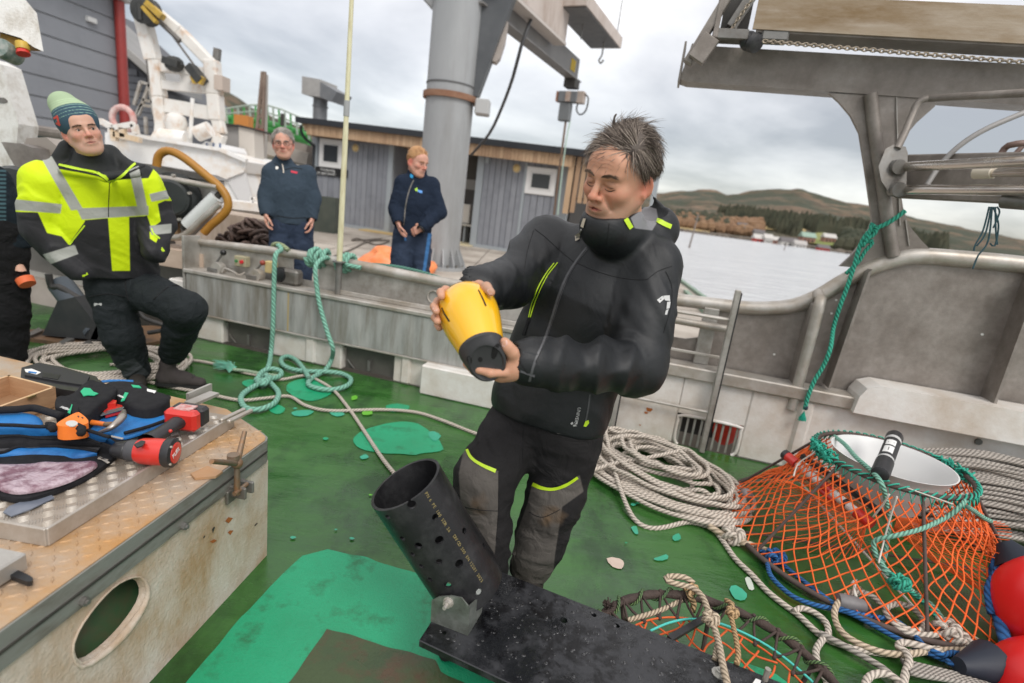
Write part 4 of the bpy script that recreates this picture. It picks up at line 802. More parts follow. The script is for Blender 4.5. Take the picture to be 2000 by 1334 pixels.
for a, c in (((492, 388), (530, 392)), ((494, 396), (532, 400)), ((492, 384), (494, 402)), ((540, 388), (542, 412))): m = MB(); m.bar(at(*a, y=8.5), at(*c, y=8.5), .045, .045); m.build('pushpit_rail', wp, bt)
ms = thing('lattice_mast', 'brown rusty lattice mast standing on the jetty left of the grey haired man', 'mast', at(505, 316, y=15))
brn = M('mast_brown', (.16, .11, .085), (.24, .18, .14), rough=.7, scale=4)
for a, c in (((513, 140), (496, 316)), ((517, 140), (511, 316))): m = MB(); m.bar(at(*a, y=15), at(*c, y=15), .07, .07); m.build('leg', brn, ms)
m = MB(); m.bar(at(520, 146, y=15.2), at(517, 325, y=15.2), .08, .08); m.build('pole', M('mast_pale', (.45, .42, .39), rough=.6), ms)
for i in range(9):
 u, v = i/9, (i+1)/9; L = lambda u: (513-17*u, 140+176*u); R_ = lambda u: (517-6*u, 140+176*u)
 m = MB(); a, c = (L(u), R_(v)) if i % 2 else (R_(u), L(v)); m.bar(at(*a, y=15), at(*c, y=15), .04, .04); m.build('lattice_bar', brn, ms)
m = MB(); m.bar(at(499, 255, y=14.9), at(514, 257, y=14.9), .1, .12); m.build('step', M('mast_rust', (.25, .08, .06), rough=.7), ms)
pen = thing('net_pen_walkway', 'green steel net pen frame with railings behind the grey haired man', 'fish pen', at(520, 270, y=24))
grn = M('pen_green', (.04, .27, .05), (.06, .34, .08), rough=.5, scale=2); grl = M('pen_pale', (.36, .42, .36), rough=.6)
for dy, mt in ((0, grn), (9, grn)):
 for P in ([(440, 232), (500, 238), (560, 252), (604, 268)],): 
  m = MB(); m.tube(spline([at(x, y_+dy, y=24) for x, y_ in P], .5), .16, 8); m.build('float_tube', mt, pen, smooth=60)
m = MB(); m.tube(spline([at(x, y_, y=24.2) for x, y_ in [(515, 250), (555, 262), (604, 282)]], .5), .2, 8); m.build('float_tube', grn, pen, smooth=60)
for yy_, P in ((207, [(440, 213), (520, 205), (600, 236)]), (0, [(440, 223), (520, 219), (600, 252)])):
 m = MB(); m.tube(spline([at(x, y_, y=23.6) for x, y_ in P], .5), .04, 6); m.build('hand_rail', grl, pen)
for i in range(15):
 x = 442+i*11.4; y0 = np.interp(x, [440, 520, 600], [213, 205, 236]); m = MB(); m.bar(at(x, y0, y=23.6), at(x+2, y0+30+6*(x > 520), y=23.6), .06, .06); m.build('stanchion', grn if i % 2 else grl, pen)
m = MB(); m.bar(at(462, 236, y=22), at(490, 240, y=22), .4, .45); m.build('orange_float', M('orange_float', (.55, .22, .05), rough=.6), pen)
m = MB(); m.bar(at(552, 222, y=23), at(551, 246, y=23), .16, .1); m.build('post', dark, pen)
for k, (x0, y0, x1, y1, c_) in enumerate(((520, 288, 606, 312, 'pale'), (530, 276, 604, 296, 'brown'), (560, 310, 612, 335, 'pale'))):
 m = MB(); m.bar(at(x0, y0, y=19+k*.3), at(x1, y1, y=19+k*.3), .5, .4); tag(m.build('stacked_gear', M('gear_'+c_, (.48, .44, .38) if c_ == 'pale' else (.2, .15, .12), (.3, .27, .24), rough=.8, scale=1.5)), ['pale bundled fishing gear stacked left of the cabin, upper layer', 'brown timber bundle stacked left of the cabin under the green frame', 'pale bundled fishing gear stacked left of the cabin, lowest layer'][k], 'fishing gear')
# ---- our own boat, forward on the left
nh = thing('net_hauler', 'grey net hauler with black drum, white roller and bent ochre pipe', 'net hauler', at(370, 470, y=5.0))
P = [at(x, y, y=5.05) for x, y in [(270, 318), (300, 322), (400, 340), (428, 352), (434, 385), (405, 425), (370, 462), (330, 466), (270, 440)]]; m = MB(); m.prism(P, (0, .08, 0)); m.build('side_plate', M('hauler_grey', (.36, .35, .335), (.43, .42, .4), rough=.5, scale=3, metal=.3), nh)
m = MB(); m.prism([at(x, y, y=5.0) for x, y in [(270, 318), (300, 322), (400, 340), (428, 352), (400, 352), (300, 337), (270, 333)]], (0, .2, 0)); m.build('top_housing', alud, nh)
m = MB(); c = at(343, 386, y=4.98); m.lathe(c, (.25, -1, 0), [(-.02, .22), (.04, .225), (.07, .2), (.09, .165), (.14, .16), (.16, .14)], 28); m.build('drum', M('drum_black', (.016, .02, .02), (.03, .035, .034), rough=.4, scale=8), nh, smooth=35)
for a in (.3, 1.3, 4.2, 5.2): m = MB(); q = c+np.array([math.cos(a)*.205, -.09, math.sin(a)*.205]); m.cyl(q, q-(0, .03, 0), .014, n=6); m.build('bolt', alul, nh)
m = MB(); m.cyl(at(366, 440, y=4.92), at(424, 384, y=4.92), .062, n=16); m.build('roller', M('roller_white', (.66, .68, .67), rough=.4), nh, smooth=40)
m = MB(); m.cyl(at(358, 447, y=4.92), at(431, 377, y=4.92), .03, n=8); m.build('roller_shaft', dark, nh)
m = MB(); m.tube(spline([at(x, y, y=4.9) for x, y in [(306, 325), (309, 306), (320, 296), (336, 296), (362, 310), (402, 342), (430, 366), (444, 388), (444, 408), (430, 425), (412, 440), (398, 455)]], .03), .036, 10); m.build('guide_pipe', M('ochre_pipe', (.42, .20, .025), (.34, .15, .02), rough=.45, scale=6), nh, smooth=60)
m = MB(); m.tube(spline([at(x, y, y=4.88) for x, y in [(296, 345), (340, 351), (400, 362), (424, 366)]], .05), .026, 8); m.tube(spline([at(x, y, y=4.88) for x, y in [(300, 462), (340, 464), (362, 458), (398, 426), (430, 398)]], .05), .03, 8); m.build('guard_pipe', alul, nh, smooth=60)
m = MB(); m.prism([at(x, y, y=5.0) for x, y in [(310, 425), (340, 425), (350, 466), (318, 470)]], (0, .06, 0)); m.build('bracket', M('rust_bracket', (.3, .17, .07), (.4, .3, .2), rough=.7, scale=8), nh)
fw_ = thing('forward_bulwark', 'dirty grey lower bulwark with a white foot behind the man in the yellow jacket', 'bulwark', bw(-4.2, -.3, 0))
m = MB(); m.prism([bw(-8, -.42, .0), bw(-3.15, -.42, .0), bw(-3.15, -.42, .2), bw(-8, -.42, .2)], BN*.06); m.build('foot', M('grubby_white', (.42, .40, .36), (.5, .48, .44), rough=.6, scale=3), fw_)
m = MB(); m.prism([bw(-8, -.42, .2), bw(-3.15, -.42, .2), bw(-3.15, -.42, .55), bw(-8, -.42, .7)], BN*.04); m.build('plate', M('grubby_plate', (.17, .155, .14), (.24, .22, .2), rough=.6, scale=4, metal=.2), fw_)
m = MB(); m.cyl(bw(-8, -.42, .95), bw(-3.6, -.42, .72), .05, n=10); m.build('cap', alud, fw_)
wn = thing('winch_bed', 'dark winch bed with rusty foot plate on deck behind the yellow jacket', 'winch', at(200, 665, z=0))
m = MB(); m.prism([at(x, y, z=0) for x, y in [(0, 665), (60, 650), (345, 640), (338, 668), (225, 688), (150, 680), (60, 668)]], (0, 0, .03)); m.build('foot_plate', M('rusty_plate', (.15, .085, .045), (.24, .13, .06), rough=.7, scale=6, c3=(.07, .05, .035), dirt=.45, dscale=5), wn)
for pts in ([(82, 655), (112, 588), (146, 580), (196, 645), (190, 664)], [(175, 665), (200, 610), (225, 640), (220, 664)]):
 m = MB(); a = at(140, 665, z=0.03)[1]; m.prism([at(x, y, y=a) for x, y in pts], (0, .12, 0)); m.build('bed_web', M('navy_steel', (.022, .026, .03), (.05, .05, .05), rough=.5, scale=6), wn)
m = MB(); a = 4.0; m.cyl(at(118, 555, y=4.3), at(190, 650, y=4.1), .09, n=12); m.build('hydraulic_motor', M('slate_paint', (.06, .075, .09), rough=.5), wn, smooth=40)
m = MB(); m.tube(spline([at(x, y, y=4.2) for x, y in [(95, 535), (100, 560), (115, 560), (150, 580), (200, 600), (260, 640)]], .05), .025, 8); m.tube(spline([at(x, y, y=4.15) for x, y in [(262, 590), (280, 620), (330, 640), (290, 650)]], .05), .018, 8); m.build('hose', M('hose_black', (.02, .02, .02), (.06, .055, .05), rough=.5, scale=9), wn, smooth=60)
m = MB()
for x, y in ((62, 648), (124, 664), (160, 672), (200, 668)): m.prism([at(x-8, y+8, z=.031), at(x+14, y-4, z=.031), at(x+22, y+2, z=.031), at(x-2, y+12, z=.031)], (0, 0, .02))
tag(m.build('bolt_lug', alud, wn), kind='stuff')
m = MB(); m.prism([at(x, y, y=4.7) for x, y in [(258, 585), (325, 590), (330, 640), (262, 640)]], (0, .3, 0)); m.build('dark_box', dark, wn)
fl = thing('fairlead', 'pointed grey steel fairlead on the rail behind the shoulder of the yellow jacket', 'fairlead', at(60, 320, y=4.3))
m = MB(); m.prism([at(x, y, y=4.2) for x, y in [(2, 277), (40, 280), (62, 288), (72, 318), (34, 334), (18, 306)]], (0, .25, 0)); m.build('horn', aluw, fl)
m = MB(); m.prism([at(x, y, y=4.35) for x, y in [(44, 290), (52, 270), (90, 268), (110, 285), (105, 330), (60, 330)]], (0, .3, 0)); m.build('cheek', M('beige_cheek', (.42, .37, .32), rough=.6), fl)
m = MB(); m.lathe(at(30, 370, y=4.0), (.3, -1, 0), [(-.1, .16), (.0, .17), (.05, .15), (.06, .05)], 20); m.build('drum', M('drum_black', (.02, .02, .02)), fl, smooth=35)
rl = thing('side_rail', 'grey rail and its painted shadow running behind the striped hat at the left edge', 'rail', at(60, 255, y=5.5))
m = MB(); m.cyl(at(-60, 236, y=5.4), at(125, 262, y=5.4), .05, n=10); m.build('rail', aluw, rl); m = MB(); m.prism([at(x, y, y=5.6) for x, y in [(-60, 246), (125, 268), (125, 300), (-60, 290)]], (0, .05, 0)); m.build('board', M('rail_shadow', (.03, .045, .04), rough=.6), rl)  # dark sheet below the rail stands in for the rail's shadow
cw = thing('deck_crane', 'white painted deck crane with yellow underside and red lamp in the top left corner', 'crane', at(40, 60, fw=3.4))
rwp = M('rough_white_paint', (.66, .65, .62), (.74, .73, .70), rough=.6, scale=4, c3=(.42, .38, .32), dirt=.36, dscale=6, bump=.5, bscale=70)
m = MB(); m.prism([at(x, y, fw=3.3) for x, y in [(-90, -40), (40, -12), (72, 26), (85, 101), (66, 92), (40, 74), (0, 62), (-90, 40)]], at(20, 20, fw=3.7)-at(20, 20, fw=3.3)); m.build('casing', rwp, cw)
m = MB(); m.prism([at(x, y, fw=3.36) for x, y in [(0, 64), (40, 76), (66, 93), (80, 100), (50, 99), (20, 92), (0, 90)]], at(20, 20, fw=3.6)-at(20, 20, fw=3.36)); m.build('underside', M('ochre_under', (.48, .26, .03), (.2, .12, .04), rough=.5, scale=9), cw)
m = MB(); m.cyl(at(43, 84, fw=3.3), at(45, 98, fw=3.3), .035, n=12); m.build('lamp_neck', yel, cw, smooth=40); m = MB(); m.cyl(at(44, 97, fw=3.3), at(46, 106, fw=3.3), .03, .036, n=12); m.build('lamp', M('lamp_red', (.55, .03, .02), rough=.4), cw, smooth=40)
m = MB(); m.lathe(at(-2, 92, fw=3.25), _fwd*-1, [(-.12, .05), (-.02, .06), (0, .055), (.005, .015)], 18); m.build('pulley', M('pulley_grey', (.4, .4, .37), (.05, .12, .1), rough=.5, scale=20), cw, smooth=35)
wpst = thing('white_post', 'white steel post leaning at the left edge in front of the grey cladding', 'post', at(20, 300, y=4.9))
m = MB(); m.prism([at(x, y, y=4.9) for x, y in [(-30, 110), (0, 125), (36, 242), (28, 330), (-30, 330)]], (0, .2, 0)); m.build('plate', rwp, wpst)
m = MB(); m.prism([at(x, y, y=4.895) for x, y in [(-5, 190), (8, 191), (14, 196), (14, 200), (6, 202), (-5, 200)]], (0, .01, 0)); m.build('slot', alud, wpst)
# ---- hatch in the left foreground
from mathutils.geometry import tessellate_polygon
def onpl(px, py, p0, n):
 r = ray(px, py); return CO+r*(np.dot(np.asarray(p0)-CO, n)/np.dot(r, n))
HC, HE1, HE2 = np.array([-.883, 1.878, 0]), np.array([-.0955, -.9954, 0]), np.array([-.9954, .0955, 0])
def ha(a, b_, z): return HC+HE1*a+HE2*b_+np.array([0, 0, z])
hat = thing('cargo_hatch', 'white painted deck hatch with rusty tread plate lid and an oval hand hole', 'hatch', ha(.5, .5, 0))
hwh = M('hatch_white', (.69, .675, .62), (.76, .745, .70), rough=.5, rough2=.65, scale=3, c3=(.40, .25, .125), dirt=.52, dscale=3.6, dsharp=.2, bump=.4, bscale=90, dstretch=(1, 1, .6))
stl = M('hatch_edge_steel', (.20, .205, .185), (.29, .295, .27), rough=.5, rough2=.6, metal=.15, scale=5, stretch=(1, 1, 4), c3=(.12, .10, .08), dirt=.38, dscale=5, bump=.1)
trd = M('rusty_tread', (.46, .235, .075), (.47, .32, .18), rough=.5, rough2=.68, metal=.25, scale=5, c3=(.42, .38, .33), dirt=.40, dscale=4.5, dsharp=.18, bump=.25, bscale=110)
tra = M('tray_tread', (.34, .31, .27), (.47, .44, .40), rough=.38, rough2=.55, metal=.55, scale=6, c3=(.30, .21, .13), dirt=.42, dscale=5, dsharp=.2, bump=.15, bscale=120)
fn = np.array([.9954, -.0955, 0])
ov = spline([(lambda p: ((p-HC) @ HE1, p[2]))(onpl(x, y, HC, fn)) for x, y in [(145, 1268), (155, 1230), (190, 1180), (230, 1142), (268, 1129), (283, 1148), (277, 1178), (242, 1228), (197, 1272), (160, 1293)]], .02, True)
out = [(0, 0), (0, .43), (2.6, .43), (2.6, 0)]
tri = tessellate_polygon([[Vector((a, z, 0)) for a, z in out], [Vector((a, z, 0)) for a, z in ov]])
pts = out+[tuple(q) for q in ov]; m = MB(); m.add([ha(a, 0, z) for a, z in pts], [tuple(t) for t in tri])
n = len(ov); oc = ov.mean(0); ri = [(1.0, 0), (.985, .006), (.975, .010), (.97, .016)]
ring = [[ha(oc[0]+(q[0]-oc[0])*k, d_, oc[1]+(q[1]-oc[1])*k) for q in ov] for k, d_ in ri]
m.add(np.vstack(ring), [(j*n+i, j*n+(i+1) % n, (j+1)*n+(i+1) % n, (j+1)*n+i) for j in range(len(ri)-1) for i in range(n)])
m.add([ha(0, 0, 0), ha(0, 0, .43), ha(-.16, .286, .43), ha(-.3, 1.6, .43), ha(-.3, 1.6, 0), ha(-.16, .286, 0)], [(0, 1, 2, 5), (5, 2, 3, 4)])
body = m.build('coaming', hwh, hat, smooth=35)
m = MB(); lip = [ha(oc[0]+(q[0]-oc[0])*1.06, -.002, oc[1]+(q[1]-oc[1])*1.10-.004) for q in ov]; m.tube(lip, [.003+.010*max(0, -math.sin(math.atan2(q[1]-oc[1], -(q[0]-oc[0]))-.35)) for q in ov], 10, closed=True); m.build('hole_lip', hwh, hat, smooth=180)
m = MB(); m.add([ha(.4, .05, .22), ha(1.1, .05, .22), ha(1.1, .16, .43), ha(.4, .16, .43)], [(0, 1, 2, 3)]); m.build('inside', M('hatch_inside', (.02, .13, .05), (.13, .09, .055), rough=.4, scale=7), hat)
top = [(2.6, -.012), (.03, -.012), (.004, .0), (-.02, .03), (-.17, .285), (-.32, 1.6), (2.6, 1.6)]
m = MB(); m.prism([ha(a, b_, .437) for a, b_ in top], (0, 0, .09)); lid = m.build('lid', stl, hat, smooth=20)
m = MB(); m.prism([ha(a+.004*(a < 1), b_+.006*(b_ < .1), .527) for a, b_ in top], (0, 0, .003)); m.build('tread_plate', trd, hat)
m = MB(); m.bar(ha(2.6, -.014, .482), ha(.03, -.014, .482), .004, .006); m.build('edge_seam', dark, lid)
for px, py in ((152, 1172), (350, 1026)):
 p = onpl(px, py, HC, fn); m = MB(); m.cyl(p+fn*.012, p+fn*.024, .011, n=8); m.cyl(p+fn*.024, p+fn*.03, .006, n=8); m.build('bolt', alud, lid, smooth=40)
for pl in ([(440, 1018), (446, 1010), (455, 1012), (447, 1022)], [(410, 1058), (418, 1053), (424, 1056), (416, 1061)], [(445, 1040), (449, 1036), (456, 1036), (450, 1045)]):
 m = MB(); m.add([onpl(x, y, HC+fn*.002, fn) for x, y in pl], [tuple(range(4))]); m.build('orange_scrape', rst, hat)
for pl in ([(414, 1034), (418, 1028), (420, 1030), (416, 1042)], [(397, 1050), (400, 1045), (401, 1047), (398, 1052)], [(497, 1026), (502, 1021), (503, 1023), (498, 1028)]):
 m = MB(); m.add([onpl(x, y, HC+fn*.002, fn) for x, y in pl], [tuple(range(4))]); m.build('black_scrape', dark, hat)
def lozenges(region, pitch, size, z, group, inside):
 m = MB(); a0, a1, b0, b1 = region; na, nb = int((a1-a0)/pitch), int((b1-b0)/pitch)
 for i in range(na):
  for j in range(nb):
   th = .785 if (i+j) % 2 else -.785; c, s = math.cos(th), math.sin(th)
   for g in range(group):
    off = (g-(group-1)/2)*pitch/(group+.3); a, b_ = a0+(i+.5)*pitch-s*off, b0+(j+.5)*pitch+c*off
    if not inside(a, b_): continue
    l, w_, h = size; q = [(-l, 0, 0), (0, -w_, 0), (l, 0, 0), (0, w_, 0), (-l*.55, 0, h), (0, -w_*.3, h), (l*.55, 0, h), (0, w_*.3, h)]
    m.add([ha(a+u*c-v*s, b_+u*s+v*c, z+h_) for u, v, h_ in q], [(4, 5, 6, 7), (0, 1, 5, 4), (1, 2, 6, 5), (2, 3, 7, 6), (3, 0, 4, 7)])
 return m
tag(lozenges((-.1, 1.5, .01, .42), .031, (.015, .0048, .003), .530, 1, lambda a, b_: b_ < .30+.1*(a > .6) and b_ > .012 and a > -b_*.55).build('tread_bar', trd, lid), kind='stuff')
tray = thing('tread_tray', 'grey checker plate panel with raised edge lying on the rusty hatch', 'metal panel', ha(.4, .6, .531))
T0, TE = np.array([-1.094, 1.145, 0]), np.array([.0704, .9975, 0]); TP = np.array([-.9975, .0704, 0])
def ta(l, b_, z): return T0+TE*l+TP*b_+np.array([0, 0, z])
m = MB(); m.prism([ta(0, 0, .532), ta(.775, 0, .532), ta(.775, 1.5, .532), ta(0, 1.5, .532)], (0, 0, .043)); m.build('panel', tra, tray)
for a, c in (((0, 0), (.775, 0)), ((0, 0), (0, 1.5))): m = MB(); m.bar(ta(*a, .556), ta(*c, .556), .009, .05, bev=.002); m.build('edge', alul, tray)
m = MB()
for i in range(22):
 for j in range(33):
  th = .785 if (i+j) % 2 else -.785; c, s = math.cos(th), math.sin(th)
  for g in range(5):
   off = (g-2)*.0062; l0, b0 = .025+i*.034-s*off, .02+j*.034+c*off; l, w_, h = .0145, .0022, .0016
   q = [(-l, 0, 0), (0, -w_, 0), (l, 0, 0), (0, w_, 0), (-l*.6, 0, h), (0, -w_*.3, h), (l*.6, 0, h), (0, w_*.3, h)]
   m.add([ta(l0+u*c-v*s, b0+u*s+v*c, .5752+k) for u, v, k in q], [(4, 5, 6, 7), (0, 1, 5, 4), (1, 2, 6, 5), (2, 3, 7, 6), (3, 0, 4, 7)])
tag(m.build('tread_bar', alul, tray), kind='stuff')
for b_ in (.0, -.03): m = MB(); m.bar(ta(.70, b_+.005, .585), ta(.83, b_-.012, .585), .016, .016, bev=.004); m.build('locating_peg', alul, tray)
m = MB(); m.bar(at(370, 789, z=.6), at(419, 768, z=.6), .045, .012); m.bar(at(366, 780, z=.6), at(412, 760, z=.6), .012, .05)
tag(m.build('channel_offcut', alu), 'short grey channel bar sticking out past the hatch behind the red drill', 'metal bar')
m = MB(); m.bar(at(112, 762, z=.60), at(147, 741, z=.60), .03, .02, bev=.004); m.bar(at(122, 770, z=.60), at(160, 745, z=.60), .03, .02, bev=.004); m.bar(at(115, 775, z=.585), at(150, 760, z=.585), .06, .01)
tag(m.build('clamp_bars', alul, smooth=30), 'pair of pale metal bars beside the wooden box and the black case', 'metal bar')
tc_ = thing('hatch_dog', 'rusty brown hatch clamp with a crossed handle on the hatch corner', 'clamp', onpl(462, 960, HC, fn))
brs = M('old_bronze', (.17, .12, .085), (.28, .22, .16), rough=.5, metal=.5, scale=12, c3=(.30, .14, .05), dirt=.35, dscale=14)
cA = onpl(463, 905, HC+fn*.045, fn); cB = onpl(463, 965, HC+fn*.045, fn)
m = MB(); m.cyl(cA+(0, 0, .02), cB, .009, .011, 10); m.build('bolt', brs, tc_, smooth=40)
m = MB(); m.cyl(cA, onpl(478, 843, HC+fn*.02, fn), .011, .008, 10); m.cyl(cA, onpl(413, 901, HC+fn*.07, fn), .011, .008, 10); m.sphere(cA, .019, 10, 8); m.build('cross_handle', brs, tc_, smooth=40)
m = MB(); m.lathe(onpl(456, 892, HC+fn*.04, fn), (0, 0, 1), [(-.008, .012), (-.008, .02), (.008, .02), (.008, .012)], 14); m.build('eye', brs, tc_, smooth=40)
m = MB(); m.prism([ha(.335, -.02, .531), ha(.30, -.02, .531), ha(.285, .045, .531), ha(.345, .06, .531), ha(.365, .03, .531)], (0, 0, .008)); m.build('pad', M('rusty_pad', (.40, .19, .07), (.44, .28, .16), rough=.6, scale=12), tc_)
for k in (-.022, .022): p = onpl(470, 955, HC+fn*.035, fn)+HE1*k; m = MB(); m.box(p, (.012, .07, .045), (HE1, HE2, (0, 0, 1)), bev=.004); m.build('lug', alud, tc_, smooth=30)
m = MB(); p = onpl(470, 955, HC+fn*.05, fn); m.cyl(p-HE1*.035, p+HE1*.035, .008, n=8); m.build('pin', brs, tc_)
m = MB(); m.box(onpl(460, 960, HC+fn*.014, fn), (.10, .012, .05), (HE1, HE2, (0, 0, 1)), bev=.003); m.build('base_plate', alud, tc_)
m = MB(); p = at(-2, 1108, z=.56); m.box(p, (.07, .07, .045), (HE1, HE2, (0, 0, 1)), bev=.004); tag(m.build('spacer_block', alu), 'grey metal block at the left edge of the rusty hatch', 'block')
m = MB(); m.prism(spline([at(x, y, z=.54) for x, y in [(10, 1114), (24, 1117), (60, 1133), (65, 1140), (55, 1145), (14, 1128)]], .006, True), (0, 0, .012)); tag(m.build('black_wedge', M('wedge_black', (.012, .013, .015), rough=.45)), 'flat black plastic wedge lying on the rusty tread plate', 'wedge')
# ---- tools on the hatch
blk = M('cordura_black', (.012, .012, .014), (.022, .022, .024), rough=.8, scale=40, bump=.4, bscale=260, spec=.2); blu = M('cordura_blue', (.012, .145, .42), (.02, .20, .52), rough=.6, scale=14, c3=(.01, .09, .28), dirt=.36, dscale=9, bump=.5, bscale=34)
grt = M('logo_green', (.02, .42, .20), rough=.6); wht_ = M('print_white', (.72, .72, .70), rough=.6); ored = M('tool_red', (.55, .022, .016), (.62, .03, .02), rough=.32, scale=8, coat=.3); blp = M('tool_black', (.016, .016, .018), (.028, .028, .03), rough=.42, scale=30)
bag = thing('tool_bag', 'open black tool bag with bright blue lining and zips spread on the checker plate', 'tool bag', at(90, 880, z=.576))
rows = [([(-60, 829), (0, 833), (60, 834), (110, 836), (170, 843), (214, 853)], .672), ([(-60, 850), (0, 851), (60, 850), (110, 852), (160, 856), (205, 861)], .640), ([(-60, 858), (0, 857), (50, 854), (110, 859), (160, 861), (198, 864)], .632),
  ([(-60, 874), (0, 876), (50, 873), (110, 871), (160, 872), (196, 874)], .612), ([(-60, 882), (0, 884), (40, 874), (100, 872), (150, 876), (190, 884)], .610), ([(-60, 894), (0, 895), (60, 891), (110, 894), (150, 898), (190, 893)], .592), ([(-60, 902), (0, 900), (60, 902), (110, 904), (150, 904), (192, 896)], .585)]
nr = 34; RP = []
for pl, z in rows:
 q = spline([at(x, y, z=z) for x, y in pl], .01); t_ = np.linspace(0, len(q)-1, nr); q = np.stack([np.interp(t_, range(len(q)), q[:, k]) for k in range(3)], 1)
 q[:, 2] += (vnoise(q*22)-.5)*.016; RP.append(q)
def loft(A, B, name, mat, par, k=4, puff=.0):
 V = []
 for i in range(k+1):
  u = i/k; V.append(A*(1-u)+B*u+np.array([.3, -.6, .7])*puff*math.sin(math.pi*u)*(.6+.8*vnoise(A*30+5))[:, None])
 n = len(A); mm = MB(); mm.add(np.vstack(V), [(i*n+j, i*n+j+1, (i+1)*n+j+1, (i+1)*n+j) for i in range(k) for j in range(n-1)]); return mm.build(name, mat, par, smooth=180)
for i, (nm, mt, pf) in enumerate((('blue_pocket', blu, .008), ('black_band', blk, .002), ('black_band', blk, .010), ('black_band', M('grey_band', (.06, .06, .065), rough=.7), .004), ('blue_pocket', blu, .006), ('black_band', blk, .002))): loft(RP[i], RP[i+1], nm, mt, bag, puff=pf)
for i, r_ in ((0, .0055), (2, .005), (4, .005), (6, .0055)): mm = MB(); mm.tube(RP[i]+(0, 0, .003), r_, 7); mm.build('piping', blk, bag, smooth=180)
bk = RP[0]+np.array([0, .05, -.06]); loft(RP[0], bk, 'back_panel', blu, bag)
def pad(px, z, h, name, mat, par, bulge=.0, step=.012):
 P = spline([at(x, y, z=z) for x, y in px], step, True); c = P.mean(0); n = len(P); V = [P-(0, 0, h)]; ks_ = [(1, -.3), (1.0, .0), (.985, .35), (.94, .7), (.82, .9), (.55, 1.0), (.25, 1.0)]
 V = [P-(0, 0, h)]+[c+(P-c)*k+np.array([0, 0, -h*(1-u)*(u < 0)])*0+np.array([0, 0, h*0+u*bulge]) for k, u in ks_[1:]]
 for v in V[2:]: v[:, 2] += (vnoise(v*26)-.5)*bulge*.8
 mm = MB(); mm.add(np.vstack(V), [(j*n+i, j*n+(i+1) % n, (j+1)*n+(i+1) % n, (j+1)*n+i) for j in range(len(V)-1) for i in range(n)]+[tuple(range((len(V)-1)*n, len(V)*n))]); return mm.build(name, mat, par, smooth=60)
pad([(-60, 880), (100, 850), (205, 845), (240, 868), (208, 905), (150, 940), (60, 972), (0, 968), (-60, 950)], .592, .014, 'black_base', blk, bag, .004)
pad([(120, 800), (250, 786), (336, 812), (345, 830), (300, 850), (240, 873), (190, 866), (130, 850)], .596, .016, 'black_flap', blk, bag, .004)
pad([(150, 812), (255, 794), (326, 813), (332, 824), (246, 855), (205, 845), (170, 838)], .608, .006, 'blue_flap', blu, bag, .006)
pad([(-60, 806), (20, 808), (68, 812), (84, 828), (60, 836), (-60, 834)], .655, .05, 'blue_pocket', blu, bag, .008)
for q in ([(243, 846), (290, 833), (331, 818)], [(-40, 802), (30, 800), (66, 797), (100, 806), (120, 812)]): mm = MB(); mm.tube(spline([at(x, y, z=.622 if q[0][0] > 0 else .68) for x, y in q], .01), .006 if q[0][0] > 0 else .012, 7); mm.build('strap', blk, bag, smooth=180)
for q in ([(90, 832), (100, 831), (104, 838)], [(152, 833), (160, 838), (158, 846)]): mm = MB(); mm.tube(spline([at(x, y, z=.69) for x, y in q], .006), .012, 7); mm.build('tool_loop', blk, bag, smooth=180)
for (x0, y0, x1, y1, z) in ((216, 852, 240, 857, .66), (194, 893, 212, 904, .60), (192, 895, 210, 899, .60)): mm = MB(); mm.bar(at(x0, y0, z=z), at(x1, y1, z=z), .007, .004, bev=.001); mm.build('zip_puller', alul, bag)
bwm = M('bubble_wrap', (.20, .10, .13), (.46, .36, .40), rough=.2, scale=26, bump=.9, bscale=55, contrast=.1, bdist=.01); wrap = thing('bubble_wrap', 'crinkled purple tinted bubble wrap tucked in the front pocket of the tool bag', 'bubble wrap', at(70, 925, z=.6))
pad([(-60, 908), (40, 908), (120, 904), (186, 903), (178, 918), (120, 945), (40, 962), (-10, 952), (-60, 935)], .604, .006, 'sheet', bwm, wrap, .008, .006)
m = MB(); P = [at(x, y, z=.579) for x, y in [(6, 1002), (18, 990), (95, 962), (106, 974), (60, 996), (22, 1010)]]; m.prism(P, (0, 0, .003)); tag(m.build('plastic_strip', M('grey_plastic', (.10, .115, .15), (.18, .2, .24), rough=.35, scale=14)), 'wrinkled grey plastic strip lying on the checker plate in front of the bag', 'plastic strip')
wbx = thing('wooden_box', 'open plywood box with brass catch at the left edge among the tools', 'box', at(50, 790, z=.576))
wd = M('plywood', (.40, .225, .115), (.50, .31, .175), rough=.6, scale=5, stretch=(2, 2, 14), c3=(.30, .16, .08), dirt=.36, dscale=4, dstretch=(1, 1, 9)); wdi = M('hardboard', (.27, .15, .075), (.33, .19, .10), rough=.7, scale=8); wde = M('ply_edge', (.62, .42, .24), (.5, .32, .17), rough=.6, scale=14)
b0 = at(112, 797, z=.576); b0t = at(106, 756, y=b0[1]); zt = b0t[2]
bl = at(-60, 817, z=zt); br = at(18, 733, z=zt); b1 = np.array([b0[0], b0[1], zt]); e1_ = (bl-b1); e1_[2] = 0; e2_ = (br-b1); e2_[2] = 0
def wall(a, c, name='side'):
 d_ = (c-a)/np.linalg.norm(c-a); nn = np.array([d_[1], -d_[0], 0])*.009
 m = MB(); m.prism([a-(0, 0, zt-.576), c-(0, 0, zt-.576), c, a], nn); o = m.build(name, wd, wbx)
 m = MB(); m.prism([a+(0, 0, .0003), c+(0, 0, .0003), c+nn+(0, 0, .0003), a+nn+(0, 0, .0003)], (0, 0, .0012)); m.build('edge_band', wde, o)
B1, B2, B3, B4 = b1, b1+e1_*1.3, b1+e1_*1.3+e2_, b1+e2_
wall(B1, B2); wall(B2, B3); wall(B3, B4); wall(B4, B1)
